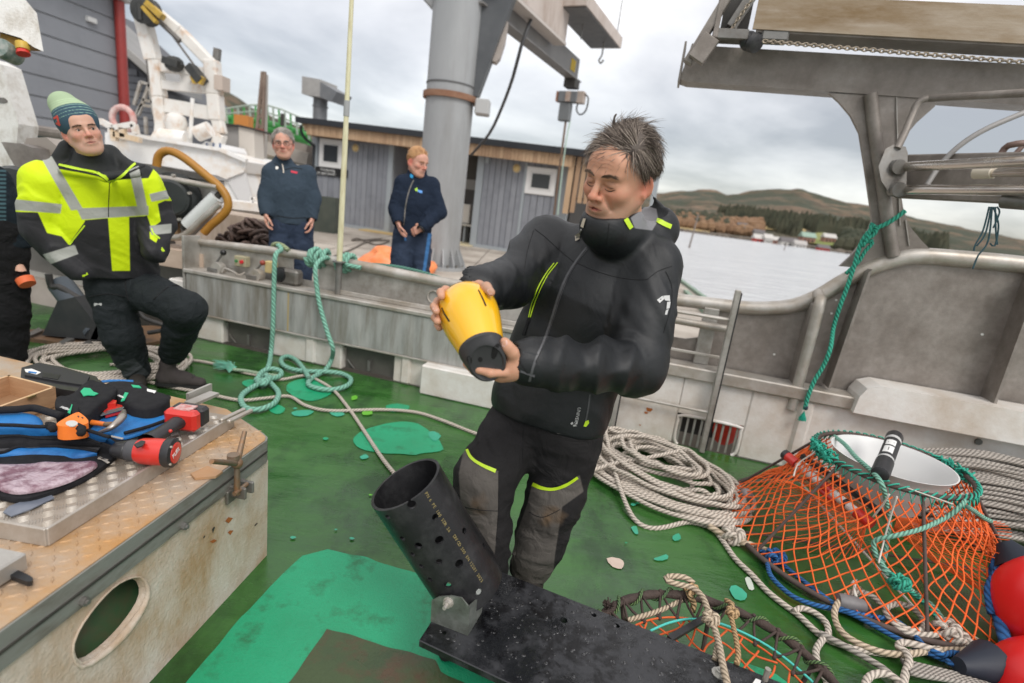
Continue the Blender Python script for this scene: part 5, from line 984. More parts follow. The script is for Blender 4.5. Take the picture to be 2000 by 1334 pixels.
m = MB(); m.prism([p-(0, 0, zt-.58) for p in (B1, B2, B3, B4)], (0, 0, .006)); m.build('bottom', wdi, wbx)
m = MB(); d_ = e2_/np.linalg.norm(e2_); c = at(62, 752, z=zt); 
m.box(at(62, 775, z=zt-.0), (.03, .006, .008), (e1_/np.linalg.norm(e1_), d_, (0, 0, 1))); m.build('brass_catch', M('brass', (.45, .32, .14), rough=.35, metal=.8), wbx)
cs = thing('equipment_case', 'black plastic equipment case with a blue and white logo behind the wooden box', 'case', at(120, 735, z=.53))
P = [at(x, y, z=.635) for x, y in [(42, 718), (75, 708), (120, 716), (188, 735), (200, 752), (172, 768), (120, 760), (40, 740)]]; m = MB(); m.prism(P, (0, 0, -.09)); m.build('shell', blp, cs)
P = [at(x, y, z=.643) for x, y in [(52, 719), (78, 711), (120, 719), (175, 734), (166, 752), (118, 745), (48, 732)]]; m = MB(); m.prism(P, (0, 0, -.012)); m.build('lid_panel', M('case_grain', (.02, .02, .022), rough=.6), cs)
P = [at(x, y, z=.645) for x, y in [(85, 727), (118, 732), (113, 741), (82, 736)]]; m = MB(); m.prism(P, (0, 0, -.003)); m.build('inset', M('inset_black', (.008, .008, .009), rough=.5), cs)
P = [at(x, y, z=.6455) for x, y in [(48, 721), (62, 720), (80, 727), (72, 731), (50, 726)]]; m = MB(); m.prism(P, (0, 0, -.002)); m.build('logo', wht_, cs)
P = [at(x, y, z=.6465) for x, y in [(56, 724.5), (72, 727), (70, 729.5), (55, 727)]]; m = MB(); m.prism(P, (0, 0, -.002)); m.build('logo', blu, cs)
for x in (168, 190): m = MB(); m.bar(at(x, 745, z=.63), at(x+14, 757, z=.60), .02, .02, bev=.004); m.build('latch', blp, cs)
r1 = thing('tool_roll', 'black tool pouch with green logo between the wooden box and the red bit set', 'tool pouch', at(170, 785, z=.576), 'black tool pouches')
pad([(141, 772), (176, 744), (203, 752), (229, 764), (200, 790), (170, 812), (150, 806), (118, 800), (122, 780)], .662, .07, 'pouch', blk, r1, .012)
pad([(108, 784), (114, 776), (140, 776), (160, 786), (156, 800), (148, 812), (126, 803), (109, 797)], .667, .05, 'flap', blk, r1, .008)
P = [at(x, y, z=.679) for x, y in [(157, 764), (164, 757), (176, 758), (183, 765), (192, 768), (184, 772), (172, 771), (163, 773)]]; m = MB(); m.prism(P, (0, 0, -.003)); m.build('logo', grt, r1)
P = [at(x, y, z=.680) for x, y in [(138, 795), (140, 789), (141.5, 790), (137, 807), (132, 805)]]; m = MB(); m.prism(P, (0, 0, -.003)); m.build('logo', grt, r1)
text_mesh('WERA', .016, 'lettering', wht_, r1, at(115, 795, z=.6785), at(131, 801, z=.6785)-at(115, 795, z=.6785), at(118, 786, z=.6785)-at(115, 795, z=.6785))
r2 = thing('tool_roll', 'black tool pouch with green and white tags lying behind the red drill battery', 'tool pouch', at(280, 780, z=.576), 'black tool pouches')
pad([(206, 752), (250, 748), (275, 753), (300, 764), (330, 776), (326, 790), (300, 800), (268, 800), (236, 785), (222, 768)], .645, .06, 'pouch', blk, r2, .014)
m = MB(); m.tube(spline([at(x, y, z=.64) for x, y in [(272, 796), (300, 793), (326, 783), (328, 774), (300, 780), (270, 788)]], .01), .006, 7); m.build('opening_edge', blk, r2, smooth=180)
for pl, mt in (([(236, 783), (244, 766), (251, 767), (243, 781)], grt), ([(256, 751), (272, 753), (276, 757), (260, 756)], grt), ([(287, 759), (305, 763), (302, 768), (287, 765)], wht_)):
 m = MB(); m.prism([at(x, y, z=.6605) for x, y in pl], (0, 0, -.004)); m.build('tag', mt, r2)
text_mesh('WERA', .013, 'lettering', wht_, r2, at(228, 772, z=.661), at(240, 778, z=.661)-at(228, 772, z=.661), at(232, 763, z=.661)-at(228, 772, z=.661))
hx = thing('bit_set', 'red plastic hex key holder lying on the blue flap of the bag', 'bit set', at(215, 805, z=.61))
for pl, z in (([(196, 798), (212, 786), (240, 791), (237, 800), (206, 808)], .635), ([(205, 785), (214, 779), (228, 782), (226, 788), (210, 789)], .65), ([(225, 806), (252, 802), (254, 805), (228, 813)], .615)):
 m = MB(); m.prism([at(x, y, z=z) for x, y in pl], (0, 0, -.016)); m.build('holder', ored, hx)
for k in range(4): m = MB(); m.cyl(at(196+k*2, 812-k*2.2, z=.632), at(238+k*1.2, 800-k*1.5, z=.636), .0032, n=6); m.build('hex_key', M('dark_chrome', (.2, .2, .2), rough=.3, metal=.9), hx)
hm = thing('claw_hammer', 'claw hammer with orange and black handle lying on the blue flap', 'hammer', at(215, 825, z=.61))
m = MB(); m.cyl(at(172, 824, z=.63), at(206, 829, z=.634), .0095, .008, 10); m.build('handle', M('handle_orange', (.70, .17, .02), rough=.4), hm, smooth=40); m = MB(); m.cyl(at(206, 829, z=.634), at(222, 830, z=.64), .009, .011, 10); m.build('grip_collar', brs, hm, smooth=40)
m = MB(); P = spline([at(x, y, z=z) for x, y, z in [(192, 845, .63), (212, 838, .645), (226, 828, .655), (238, 815, .66), (242, 802, .655)]], .006); m.tube(P, np.interp(np.linspace(0, 1, len(P)), [0, .3, .6, 1], [.004, .011, .014, .006]), 8); m.build('claw_head', M('hammer_steel', (.33, .29, .25), (.45, .41, .37), rough=.35, metal=.8, scale=20), hm, smooth=60)
tp = thing('tape_measure', 'orange tape measure with a pale round label lying on the tool bag', 'tape measure', at(140, 825, z=.61))
P = spline([at(x, y, z=.70) for x, y in [(112, 826), (148, 806), (160, 809), (172, 821), (168, 828), (140, 832), (118, 832)]], .006, True); m = MB(); m.prism(P, (0, 0, -.045)); m.build('body', M('tape_orange', (.80, .17, .015), (.85, .22, .03), rough=.4, scale=10), tp)
P = [at(140+12*math.cos(a), 826.5+5.5*math.sin(a), z=.7015) for a in np.linspace(0, 6.283, 16, endpoint=False)]; m = MB(); m.prism(P, (0, 0, -.003)); m.build('label', M('label_grey', (.55, .55, .53), rough=.4), tp)
for x in (152, 160): P = [at(x, 811+(x-152)*.3, z=.7015), at(x+3, 813+(x-152)*.3, z=.7015), at(x+2, 815+(x-152)*.3, z=.7015), at(x-1, 813+(x-152)*.3, z=.7015)]; m = MB(); m.prism(P, (0, 0, -.003)); m.build('slot', dark, tp)
m = MB(); m.tube(spline([at(x, y, z=.60) for x, y in [(185, 748), (215, 744), (260, 745)]], .02), .006, 6); tag(m.build('blue_rod', blu), 'thin blue rod lying behind the black tool pouches', 'rod')
dr = thing('cordless_drill', 'red and black cordless drill with battery lying on the checker plate', 'drill', at(300, 870, z=.576))
Z = .622; hA, hB = at(226, 878, z=Z), at(300, 882, z=Z); ax_ = (hB-hA)/np.linalg.norm(hB-hA)
m = MB(); m.lathe(hA, ax_, [(-.012, .008), (-.01, .016), (.0, .024), (.03, .030), (.034, .028)], 18); m.build('chuck', blp, dr, smooth=35)
m = MB(); m.lathe(hA, ax_, [(.034, .030), (.04, .033), (.062, .034), (.066, .031)], 18); m.build('clutch_ring', M('clutch_grey', (.06, .06, .065), rough=.5), dr, smooth=35)
m = MB(); m.lathe(hA, ax_, [(.062, .034), (.075, .040), (.11, .042), (.145, .041)], 18); m.build('motor_body', ored, dr, smooth=35)
m = MB(); m.lathe(hA, ax_, [(.143, .043), (.15, .047), (.168, .047), (.172, .040)], 20); m.build('end_ring', blp, dr, smooth=35)
ec = hA+ax_*.173; m = MB(); m.lathe(hA, ax_, [(.168, .034), (.1745, .033), (.176, .028)], 20); m.build('end_disc', ored, dr, smooth=35)
xd = np.cross(ax_, [0, 0, 1.]); text_mesh('FUEL', .021, 'lettering', wht_, dr, ec+ax_*.0035-np.array([0, 0, 1])*.008+xd*.026, -xd+np.array([0, 0, .25]), np.array([0, 0, 1.]))
for a in (.5, 2.2, 3.9, 5.4): q = hA+ax_*.17+(np.cross(ax_, xd)*math.sin(a)+xd*math.cos(a))*.0425; m = MB(); m.cyl(q, q+ax_*.006, .004, n=6); m.build('screw', alul, dr)
g0, g1 = at(288, 862, z=.63), at(352, 822, z=.632)
m = MB(); d_, x_, y_ = frame(g1-g0); n_ = 12; prof = [(0, .030), (.3, .024), (.6, .023), (.9, .026), (1, .03)]; V = []
for u, r_ in prof: V.append(g0+(g1-g0)*u+np.array([x_*math.cos(t)*r_*1.1+y_*math.sin(t)*r_*.85 for t in np.arange(n_)*2*np.pi/n_]))
m.add(np.vstack(V), [(j*n_+i, j*n_+(i+1) % n_, (j+1)*n_+(i+1) % n_, (j+1)*n_+i) for j in range(4) for i in range(n_)]); gp = m.build('grip', blp, dr, smooth=60)
m = MB(); m.sphere(at(333, 842, z=.655), .006, 8, 6); m.build('button', ored, gp, smooth=180)
ba_ = (g1-g0)/np.linalg.norm(g1-g0); bx_ = np.cross(ba_, [0, 0, 1.]); bx_ /= np.linalg.norm(bx_)
m = MB(); m.box(at(352, 822, z=.634)+ba_*.012, (.115, .075, .045), (bx_, np.cross(bx_, ba_), ba_), bev=.012); m.build('battery_shoe', ored, dr, smooth=30)
m = MB(); m.box(at(352, 822, z=.634)+ba_*.058, (.118, .07, .05), (bx_, np.cross(bx_, ba_), ba_), bev=.01); bt_ = m.build('battery', blp, dr, smooth=30)
m = MB(); m.box(at(352, 822, z=.634)+ba_*.03+(0, 0, .037), (.06, .004, .05), (bx_, np.cross(bx_, ba_), ba_)); m.build('label', M('label_red', (.45, .05, .04), (.6, .5, .48), rough=.4, scale=60), bt_)
m = MB(); m.prism([at(x, y, z=Z+.0405) for x, y in [(262, 870), (276, 862), (284, 864), (279, 872), (268, 876)]], (0, 0, .004)); m.build('vent', blp, dr)
# ---- black mounting plate with its pipe
rig = thing('sensor_mount', 'wet black plastic plate with a holed black pipe bolted upright to its end', 'mount', (.2, 1.4, .22))
wetb = M('wet_black_plastic', (.014, .015, .017), (.035, .036, .04), rough=.10, rough2=.5, scale=9, contrast=.08, c3=(.006, .006, .007), dirt=.42, dscale=14, dsharp=.05, bump=.35, bscale=30)
pA, pB = np.array([-.157, 1.29, .25]), np.array([-.047, 1.677, .25]); pv = np.array([.931, -.364, 0]); 
us = (pB-pA); wl = np.linalg.norm(us); us /= wl
holes = []
for x, y, r_ in ((1101, 1211, .0125), (1160, 1201, .009), (1205, 1222, .009), (868, 1236, .007)):
 p = at(x, y, z=.25)-pA; k = np.linalg.solve(np.array([[pv[0], us[0]], [pv[1], us[1]]]), p[:2]); holes.append([(k[0]+r_*math.cos(a), k[1]+r_*math.sin(a)) for a in np.linspace(0, 6.283, 14, endpoint=False)])
outp = [(0, 0), (1.6, 0), (1.6, wl), (0, wl)]; allp = outp+[q for h in holes for q in h]
tri = tessellate_polygon([[Vector((*q, 0)) for q in outp]]+[[Vector((*q, 0)) for q in h] for h in holes])
m = MB(); P3 = lambda q, z: pA+pv*q[0]+us*q[1]+np.array([0, 0, z])
m.add([P3(q, 0) for q in allp], [tuple(t) for t in tri]); m.add([P3(q, -.022) for q in allp], [tuple(t) for t in tri])
m.add([P3(q, 0) for q in outp]+[P3(q, -.022) for q in outp], [(0, 1, 5, 4), (1, 2, 6, 5), (2, 3, 7, 6), (3, 0, 4, 7)])
for h in holes: n = len(h); m.add([P3(q, 0) for q in h]+[P3(q, -.022) for q in h], [(i, (i+1) % n, n+(i+1) % n, n+i) for i in range(n)])
m.build('plate', wetb, rig)
ch = MB(); ch.tube([P3(q, -.001) for q in ((0, 0), (1.6, 0))], .002, 6); ch.build('plate_edge', M('edge_sheen', (.05, .05, .055), rough=.3), rig)
drp = MB(); rr_ = random.Random(2)
for i in range(420):
 q = (rr_.uniform(.02, 1.1), rr_.uniform(.02, wl-.02)); r_ = rr_.choice([.002, .003, .0045]); drp.sphere(P3(q, 0), r_, 7, 4, sc=(rr_.uniform(.8, 1.8), rr_.uniform(.8, 1.8), .35))
tag(drp.build('water_drop', M('water_drop', (.03, .03, .032), rough=.03, spec=1.), rig, smooth=180), kind='stuff')
tB, tT = at(918, 1146, fw=1.735), at(792, 944, fw=1.60); tax = (tT-tB)/np.linalg.norm(tT-tB); tl = np.linalg.norm(tT-tB)
_, tx, ty = frame(tax); rO, rI = .1135, .1045
m = MB(); n = 64; t_ = np.arange(n)*2*np.pi/n; rg = np.outer(np.cos(t_), tx)+np.outer(np.sin(t_), ty)
m.add(np.vstack([tB+rg*rO, tT+rg*rO, tT+rg*rI, tB+rg*rI]), [(j*n+i, j*n+(i+1) % n, ((j+1) % 4)*n+(i+1) % n, ((j+1) % 4)*n+i) for j in range(4) for i in range(n)])
pipe = m.build('pipe', M('pipe_black', (.010, .010, .011), (.02, .02, .022), rough=.3, rough2=.48, scale=5, stretch=(1, 1, 1), c3=(.045, .045, .047), dirt=.34, dscale=9, bump=.12, bscale=70, spec=.35), rig)
cut = MB(); hpx = [(804, 986, .013), (780, 1030 - 30, .0), (858, 1055, .013), (897, 1101, .013), (817, 1066, .0115), (757, 1010, .0085), (786, 1052, .0085), (806, 1083, .0085), (823, 1106, .0085), (840, 1132, .0085), (798, 952, .0), (874, 1143, .012), (936, 1157, .0115)]
def hit_pipe(px, py):
 d = ray(px, py); d = d/np.linalg.norm(d); o = CO-tB; dp = d-tax*(d @ tax); op = o-tax*(o @ tax)
 A_, B_, C_ = dp @ dp, 2*dp @ op, op @ op-rO**2; D = B_*B_-4*A_*C_
 return None if D < 0 else CO+d*((-B_-math.sqrt(D))/(2*A_))
for x, y, r_ in hpx:
 p = hit_pipe(x, y) if r_ else None
 if p is None: continue
 nn = (p-tB)-tax*((p-tB) @ tax); nn /= np.linalg.norm(nn); cut.cyl(p-nn*.02, p+nn*.01, r_, n=14)
for a, u in ((2.4, .8), (2.9, .55), (3.6, .7), (3.3, .3), (4.2, .45), (1.9, .5)):
 nn = tx*math.cos(a+1.2)+ty*math.sin(a+1.2); p = tB+tax*tl*u+nn*rO; cut.cyl(p-nn*.02, p+nn*.01, .0095, n=14)
co_ = cut.build('cutter', dark, rig); md = pipe.modifiers.new('holes', 'BOOLEAN'); md.operation = 'DIFFERENCE'; md.object = co_; md.solver = 'EXACT'
dg = bpy.context.evaluated_depsgraph_get(); dg.update(); me = bpy.data.meshes.new_from_object(pipe.evaluated_get(dg)); pipe.modifiers.clear(); pipe.data = me; bpy.data.objects.remove(co_)
me.polygons.foreach_set('use_smooth', [True]*len(me.polygons)); me.set_sharp_from_angle(angle=R(30))
ylw = M('pipe_print', (.27, .215, .085), rough=.7)
def pipe_text(txt, u0, ang, size):
 k = 0
 for ch_ in txt:
  if ch_ != ' ':
   nn = tx*math.cos(ang)+ty*math.sin(ang); p = tB+tax*(u0-k*size*.62)+nn*(rO+.0008)
   text_mesh(ch_, size, 'lettering', ylw, pipe, p, -tax, np.cross(nn, -tax), .0002)
  k += 1
hp_ = hit_pipe(890, 1060); v_ = hp_-tB; ang_ = math.atan2(v_ @ ty, v_ @ tx)
pipe_text('PN 6 PE 100 SDR 26', tl*.985, ang_-.02, .0135); pipe_text('DN/OD 200 EN 12201 2023', tl*.60, ang_+.02, .0135)
gal = M('mottled_zinc', (.20, .23, .205), (.33, .35, .32), rough=.35, rough2=.5, metal=.6, scale=14, c3=(.13, .14, .12), dirt=.42, dscale=18)
q0, q1 = at(841, 1214, z=.251), at(911, 1241, z=.251); bd = (q1-q0)/np.linalg.norm(q1-q0); bn = np.array([bd[1], -bd[0], 0])
fp = [onpl(x, y, q0, bn) for x, y in [(843, 1173), (857, 1166), (880, 1164), (901, 1168), (914, 1184), (911, 1241), (841, 1214)]]
m = MB(); m.prism(fp, -bn*.005); br_ = m.build('bracket_face', gal, rig)
q2 = at(938, 1196, z=.251); m = MB(); s0 = fp[5]; s1 = fp[4]; m.prism([s0, s1, np.array([q2[0], q2[1], .325]), np.array([q2[0], q2[1], .252])], bd*.005); m.build('bracket_side', gal, rig)
m = MB(); p = onpl(876, 1176, q0, bn); m.lathe(p, bn, [(0, .017), (.003, .017), (.003, .0125), (.014, .0125), (.014, .006), (.03, .006)], 10); m.build('nut', alul, rig, smooth=30)
m = MB(); p = hit_pipe(936, 1157); nn = (p-tB)-tax*((p-tB) @ tax); nn /= np.linalg.norm(nn); m.lathe(p-nn*.012, nn, [(0, .011), (.006, .011), (.008, .008)], 14); m.build('bolt_head', M('bolt_pale', (.4, .42, .4), (.55, .57, .55), rough=.4, metal=.5, scale=60), rig, smooth=30)
c = at(1405, 1316, z=.251); m = MB(); m.lathe(c, (0, 0, 1), [(0, .0225), (.003, .0225), (.003, .013), (.014, .0125), (.014, .008), (.02, .0075)], 12); m.build('washer_bolt', M('zinc_bolt', (.55, .54, .5), rough=.3, metal=.7), rig, smooth=30)
c = at(1494, 1328, z=.251); m = MB(); m.cyl(c, c+(0, 0, .04), .0085, n=10); m.build('stud', alul, rig, smooth=40)
P = [at(x, y, z=.2515) for x, y in [(1468, 1338), (1476, 1326), (1486, 1330), (1484, 1342)]]; m = MB(); m.prism(P, (0, 0, .002)); m.build('tape_mark', wht_, rig)
# ---- ropes, pots and buoys on the deck
wr = rope_mat('white_rope', (.70, .635, .555), (.52, .445, .37)); wr2 = rope_mat('grey_rope', (.48, .44, .39), (.33, .295, .26)); cream = rope_mat('cream_rope', (.66, .56, .44), (.50, .38, .25)); tan_ = rope_mat('tan_rope', (.62, .44, .25), (.45, .28, .13))
gr1 = rope_mat('sea_green_rope', (.17, .44, .33), (.26, .50, .39)); gr2 = rope_mat('bright_green_rope', (.03, .42, .28), (.05, .36, .25)); bl1 = rope_mat('blue_rope', (.02, .16, .42), (.03, .10, .28)); dkb = M('navy_webbing', (.012, .02, .045), rough=.8)
def rope(name, paths, r, mat, label, cat='rope', group=None, n=8, step=.018, par=None):
 mm = MB()
 for p in (paths if isinstance(paths[0], list) else [paths]): mm.tube(spline(p, step), r, n)
 o = mm.build(name, mat, par, smooth=180)
 if label: tag(o, label, cat, group)
 return o
D = lambda px, z=.014: [at(x, y, z=z) for x, y in px]
DZ = lambda px: [at(x, y, z=z) for x, y, z in px]
rope('white_line', D([(215, 712), (300, 711), (366, 703), (438, 715), (478, 728), (511, 734), (548, 741), (590, 734), (613, 739), (650, 761), (682, 799), (712, 843), (745, 893), (780, 937), (830, 1000)]), .0115, wr, 'thin white line crossing under both green rope ends and running behind the black pipe')
rope('white_line', D([(240, 735), (300, 748), (345, 758), (392, 766), (465, 781), (515, 778), (564, 774), (597, 792), (646, 802), (745, 800), (811, 805), (861, 820), (925, 845), (1000, 870), (1100, 890), (1160, 915)]), .0115, wr, 'thin white line running along the deck from the red drill towards the standing man')
rng = random.Random(8); P = []
for i in range(260):
 a = i*.145*2; k = i/260; cx_, cy_ = 205, 706; P.append(at(cx_+(138-30*math.sin(k*9))*math.cos(a)+8*math.sin(i*.7), cy_+(29-7*math.cos(k*7))*math.sin(a)+3*math.cos(i*.9), z=.014+.045*k+.012*rng.random()))
rope('flaked_rope', P, .0125, wr, 'flat coil of white rope on the deck behind the black equipment case', 'rope coil', step=.05)
P = []; rng = random.Random(3); c0 = np.array([.985, 3.0, 0])
ang = 0
for i in range(560):
 k = i/560; ang += .26+.1*math.sin(i*.043); ra = .17+.36*abs(math.sin(i*.0213+.8*math.sin(i*.011))); el = .82+.18*math.sin(i*.017)
 x, y = ra*math.cos(ang)*1.05, ra*math.sin(ang)*el; rr = math.hypot(x/.56, y/.50)
 z = .018+k*.215*max(0, 1-rr**2.2)+.025*rng.random()
 P.append(c0+np.array([x*.80+y*-.18+.06*math.sin(i*.031)*math.sin(i*.113), y*.95+x*-.23+.07*math.cos(i*.027)*math.sin(i*.091), z]))
P += D([(1240, 1015), (1350, 1020), (1400, 1035)])
rope('rope_heap', P, .0125, wr, 'big tangled heap of white rope on the green deck by the ladder', 'rope coil', step=.028)
rope('rope_tail', DZ([(1128, 920, .06), (1150, 921, .06), (1200, 905, .1), (1270, 893, .17), (1330, 880, .2)]), .0115, wr, 'loose end of white rope crossing the top of the big rope heap', 'rope')
rope('white_line', DZ([(1385, 1028, .03), (1424, 1050, .03), (1472, 1066, .03), (1500, 1077, .03), (1520, 1088, .03)]), .0165, cream, 'short thick cream rope end spliced to the blue rope', 'rope')
def knot(c, r, tr, mat, name, par, seed=0, turns=3):
 P = [np.asarray(c)+r*np.array([math.cos(a*1.0+seed)*(1+.4*math.cos(a*2.5)), math.sin(a*1.0+seed)*(1+.3*math.cos(a*2.5)), .75*math.sin(a*2.5)]) for a in np.linspace(0, turns*6.28, 40)]
 return rope(name, P, tr, mat, None, par=par, step=.008)
k_ = rope('white_line', D([(1400, 1040), (1415, 1061), (1437, 1092), (1468, 1122), (1498, 1154), (1530, 1180), (1560, 1202), (1604, 1242), (1640, 1258), (1670, 1268), (1745, 1277), (1824, 1268), (1868, 1262), (1910, 1275)]), .0125, wr, 'white line running from the rope heap knot along the deck towards the red buoys')
knot(at(1432, 1046, z=.04), .035, .014, wr, 'knot', k_, 1)
rope('white_line', DZ([(1680, 1150, .05), (1655, 1162, .05), (1634, 1182, .05), (1631, 1209, .03), (1650, 1240, .03), (1700, 1267, .03), (1758, 1279, .03), (1824, 1271, .03), (1897, 1271, .03), (1916, 1281, .03), (1918, 1262, .04), (1897, 1244, .05), (1855, 1232, .05)]), .0125, cream, 'cream rope looping round the grey weight at the foot of the orange pot')
rope('white_line', DZ([(1655, 1160, .06), (1690, 1158, .06), (1720, 1178, .05), (1739, 1205, .04), (1770, 1228, .04), (1801, 1230, .04), (1803, 1210, .04), (1785, 1190, .05), (1760, 1180, .06), (1735, 1184, .06), (1731, 1198, .05), (1760, 1230, .04), (1800, 1240, .04), (1850, 1238, .05)]), .0125, wr, 'white rope loops lying against the front of the orange pot')
rope('white_line', D([(1550, 1195), (1566, 1188), (1590, 1196), (1612, 1214), (1618, 1236), (1606, 1250), (1594, 1270), (1597, 1294), (1610, 1320), (1622, 1352)], .02), .0125, wr, 'white rope bight beside the brown ring of the flat pot')
rope('white_line', D([(1600, 1236), (1650, 1262), (1700, 1290), (1733, 1312), (1762, 1345)], .03), .0125, wr2, 'greyish line ending at the bottom edge between the flat pot and the buoys')
rope('white_line', D([(1690, 1345), (1693, 1328), (1705, 1318), (1730, 1316), (1752, 1328), (1775, 1350)], .04), .0135, wr, 'small white rope loop at the bottom edge of the deck')
rope('white_line', D([(1762, 1350), (1768, 1318), (1776, 1290), (1768, 1272), (1755, 1264), (1762, 1255), (1800, 1262), (1840, 1275)], .045), .0135, wr, 'white rope standing up in a bend below the blue rope')
for k in range(5): rope('frayed_rope', D([(1760+k*4, 1290+k*6), (1800, 1300+k*5), (1850, 1312+k*4), (1900, 1325+k*3), (1950, 1345)], .03+.006*k), .009, wr2, '%s worn greyish strand beside the dark buoy neck, counting from the pot' % ('first', 'second', 'third', 'fourth', 'fifth')[k], 'rope', 'worn strands by the buoys')
rope('blue_rope', D([(1479, 1074), (1498, 1080), (1516, 1092), (1546, 1117), (1580, 1143), (1612, 1167), (1650, 1192), (1708, 1205), (1747, 1211), (1785, 1240), (1808, 1268)], .035), .0105, bl1, 'blue rope lying along the foot of the orange pot, straight upper length')
b2 = rope('blue_rope', D([(1524, 1092), (1512, 1083), (1500, 1092), (1500, 1106), (1508, 1128), (1546, 1163), (1593, 1182), (1650, 1194), (1700, 1218), (1747, 1244), (1808, 1273), (1862, 1296), (1905, 1312)], .03), .0105, bl1, 'blue rope with a slack loop lying on the deck, lower length')
knot(at(1515, 1088, z=.045), .03, .0105, bl1, 'knot', b2, 2)
rope('blue_rope', DZ([(1962, 1078, .30), (1945, 1105, .25), (1940, 1130, .2), (1940, 1170, .15), (1952, 1210, .12), (1968, 1268, .08)]), .022, bl1, 'thick blue rope hanging between the orange pot and the red buoy')
rope('blue_rope', DZ([(1955, 1085, .30), (1950, 1110, .26), (1930, 1150, .2), (1936, 1200, .13)]), .014, bl1, 'second blue rope strand pressed against the net beside the red buoy')
rope('blue_rope', D([(1812, 1265), (1840, 1280), (1862, 1275), (1880, 1282), (1862, 1298), (1850, 1290)], .045), .011, bl1, 'blue rope knot in front of the dark buoy neck')
P = []; rng = random.Random(12)
for i in range(52):
 s0, z0 = 2.55+rng.random()*.15, .03+.008*i*.8
 d0 = .55*(1-i/60)*rng.uniform(.35, 1)+.05; P.append([bw(s0, d0+.1*rng.random(), z0), bw(2.9+.1*rng.random(), d0+.05*rng.random(), z0+.04+.03*rng.random()), bw(3.3, d0-.02+.06*rng.random(), z0+.05), bw(3.9, d0+.04*rng.random(), z0)])
rope('rope_pile', P, .0125, wr2, 'grey rope pile draped in long strands against the white bulwark behind the orange pot', 'rope pile', step=.05)
def coilround(c, ax, r, turns, tr, seed, L=.12):
 d_, x, y = frame(ax); return [np.asarray(c)+d_*(L*(t/turns-.5)+.012*math.sin(t*5+seed))+(x*math.cos(t*6.283)+y*math.sin(t*6.283))*(r+.012*math.sin(t*4+seed)) for t in np.linspace(0, turns, int(turns*14))]
mo = thing('mooring_rope', 'pale green rope over the rail above the levers, ending in a knotted deck loop', 'rope', bw(-1.8, -.1, .87))
rope('rail_hitch', coilround(bw(-1.78, -.15, .875), BT, .062, 5, .02, 1, .17), .019, gr1, None, par=mo)
rope('rail_hitch', coilround(bw(-1.52, -.15, .872), BT, .066, 3, .02, 2, .12)+[bw(-1.35, -.1, .86)], .018, gr1, None, par=mo)
rope('hanging_end', [bw(-2.2, -.24, .83), bw(-2.18, -.15, .925), bw(-2.10, -.09, .90), at(538, 500, y=4.33), at(535, 560, y=4.31), at(533, 640, y=4.28), at(529, 690, y=4.26), at(525, 713, z=.05)]+DZ([(516, 730, .03), (500, 742, .03), (518, 742, .05), (545, 735, .04), (548, 725, .05), (528, 720, .06), (510, 728, .05), (503, 745, .03), (516, 750, .05), (528, 736, .06), (519, 744, .04), (490, 758, .025), (471, 775, .025), (478, 795, .025), (504, 800, .025), (532, 790, .025), (543, 776, .025), (542, 763, .025), (527, 746, .03), (520, 732, .05)]), .0185, gr1, None, par=mo, step=.02)
rope('over_rail', [bw(-2.35, -.28, .80), bw(-2.25, -.18, .915), bw(-2.16, -.16, .93), bw(-2.05, -.12, .90)], .02, rope_mat('green_old', (.25, .32, .17), (.34, .38, .22)), None, par=mo)
rope('short_tail', DZ([(548, 735, .03), (500, 728, .03), (478, 724, .03), (455, 722, .03)]), .013, rope_mat('green_cream', (.45, .50, .36), (.28, .45, .3)), None, par=mo)
m = MB(); rr_ = random.Random(6)
for i in range(170):
 a = rr_.uniform(0, 6.28); c = at(455, 722, z=.03); e_ = at(440, 720, z=.02)+np.array([math.cos(a)*.09*rr_.random()-.02, math.sin(a)*.06*rr_.random(), rr_.uniform(0, .06)]); m.tube([c+np.array([rr_.uniform(-.02, .02)]*3), (c+e_)/2+(0, 0, .015), e_], .0022, 3)
tag(m.build('frayed_end', M('frayed_green', (.16, .50, .38), (.28, .55, .44), rough=.9, scale=30), mo), kind='stuff')
mo2 = thing('mooring_rope', 'sea green rope hanging beside the pole and ending in a wide open deck loop', 'rope', bw(-1.6, .05, .6))
rope('hanging_end', [bw(-1.68, -.19, .84), bw(-1.66, -.08, .90), at(617, 520, y=4.22), at(620, 570, y=4.19), at(627, 605, y=4.17), at(640, 650, y=4.13), at(650, 680, y=4.10), at(648, 700, z=.10)]+DZ([(636, 722, .03), (610, 738, .025), (602, 750, .025), (618, 758, .025), (650, 761, .025), (678, 753, .025), (685, 740, .025), (668, 730, .025), (640, 726, .04), (600, 725, .03), (570, 721, .03), (552, 712, .03), (550, 700, .03), (562, 696, .03), (578, 703, .035), (594, 722, .04), (603, 738, .05)]), .0185, gr1, None, par=mo2, step=.02)
rope('mooring_line', [bw(-1.4, -.14, .88), bw(-1.1, -.2, .90), bw(-.8, -.3, .86), bw(-.55, -.45, .75), bw(-.4, -.6, .4)], .015, rope_mat('dark_green_rope', (.07, .19, .15), (.11, .26, .2)), 'dark green line leading from the rail hitch over the rail to the quay', 'rope')
gp_ = thing('green_line', 'bright green rope tied round the gantry post and hanging down over the bulwark', 'rope', bw(2.1, -.05, 1.7))
pp_ = lambda L, d: [bw(q[0], d, q[2]) for q in [onb(x, y, d) for x, y in L]]
rope('hanging_end', pp_([(1768, 412), (1740, 432), (1712, 446), (1695, 455), (1680, 480), (1668, 520), (1655, 560), (1640, 600), (1628, 640)], -.06)+pp_([(1622, 680), (1608, 715), (1590, 745), (1578, 775), (1572, 800)], .06), .0135, gr2, None, par=gp_)
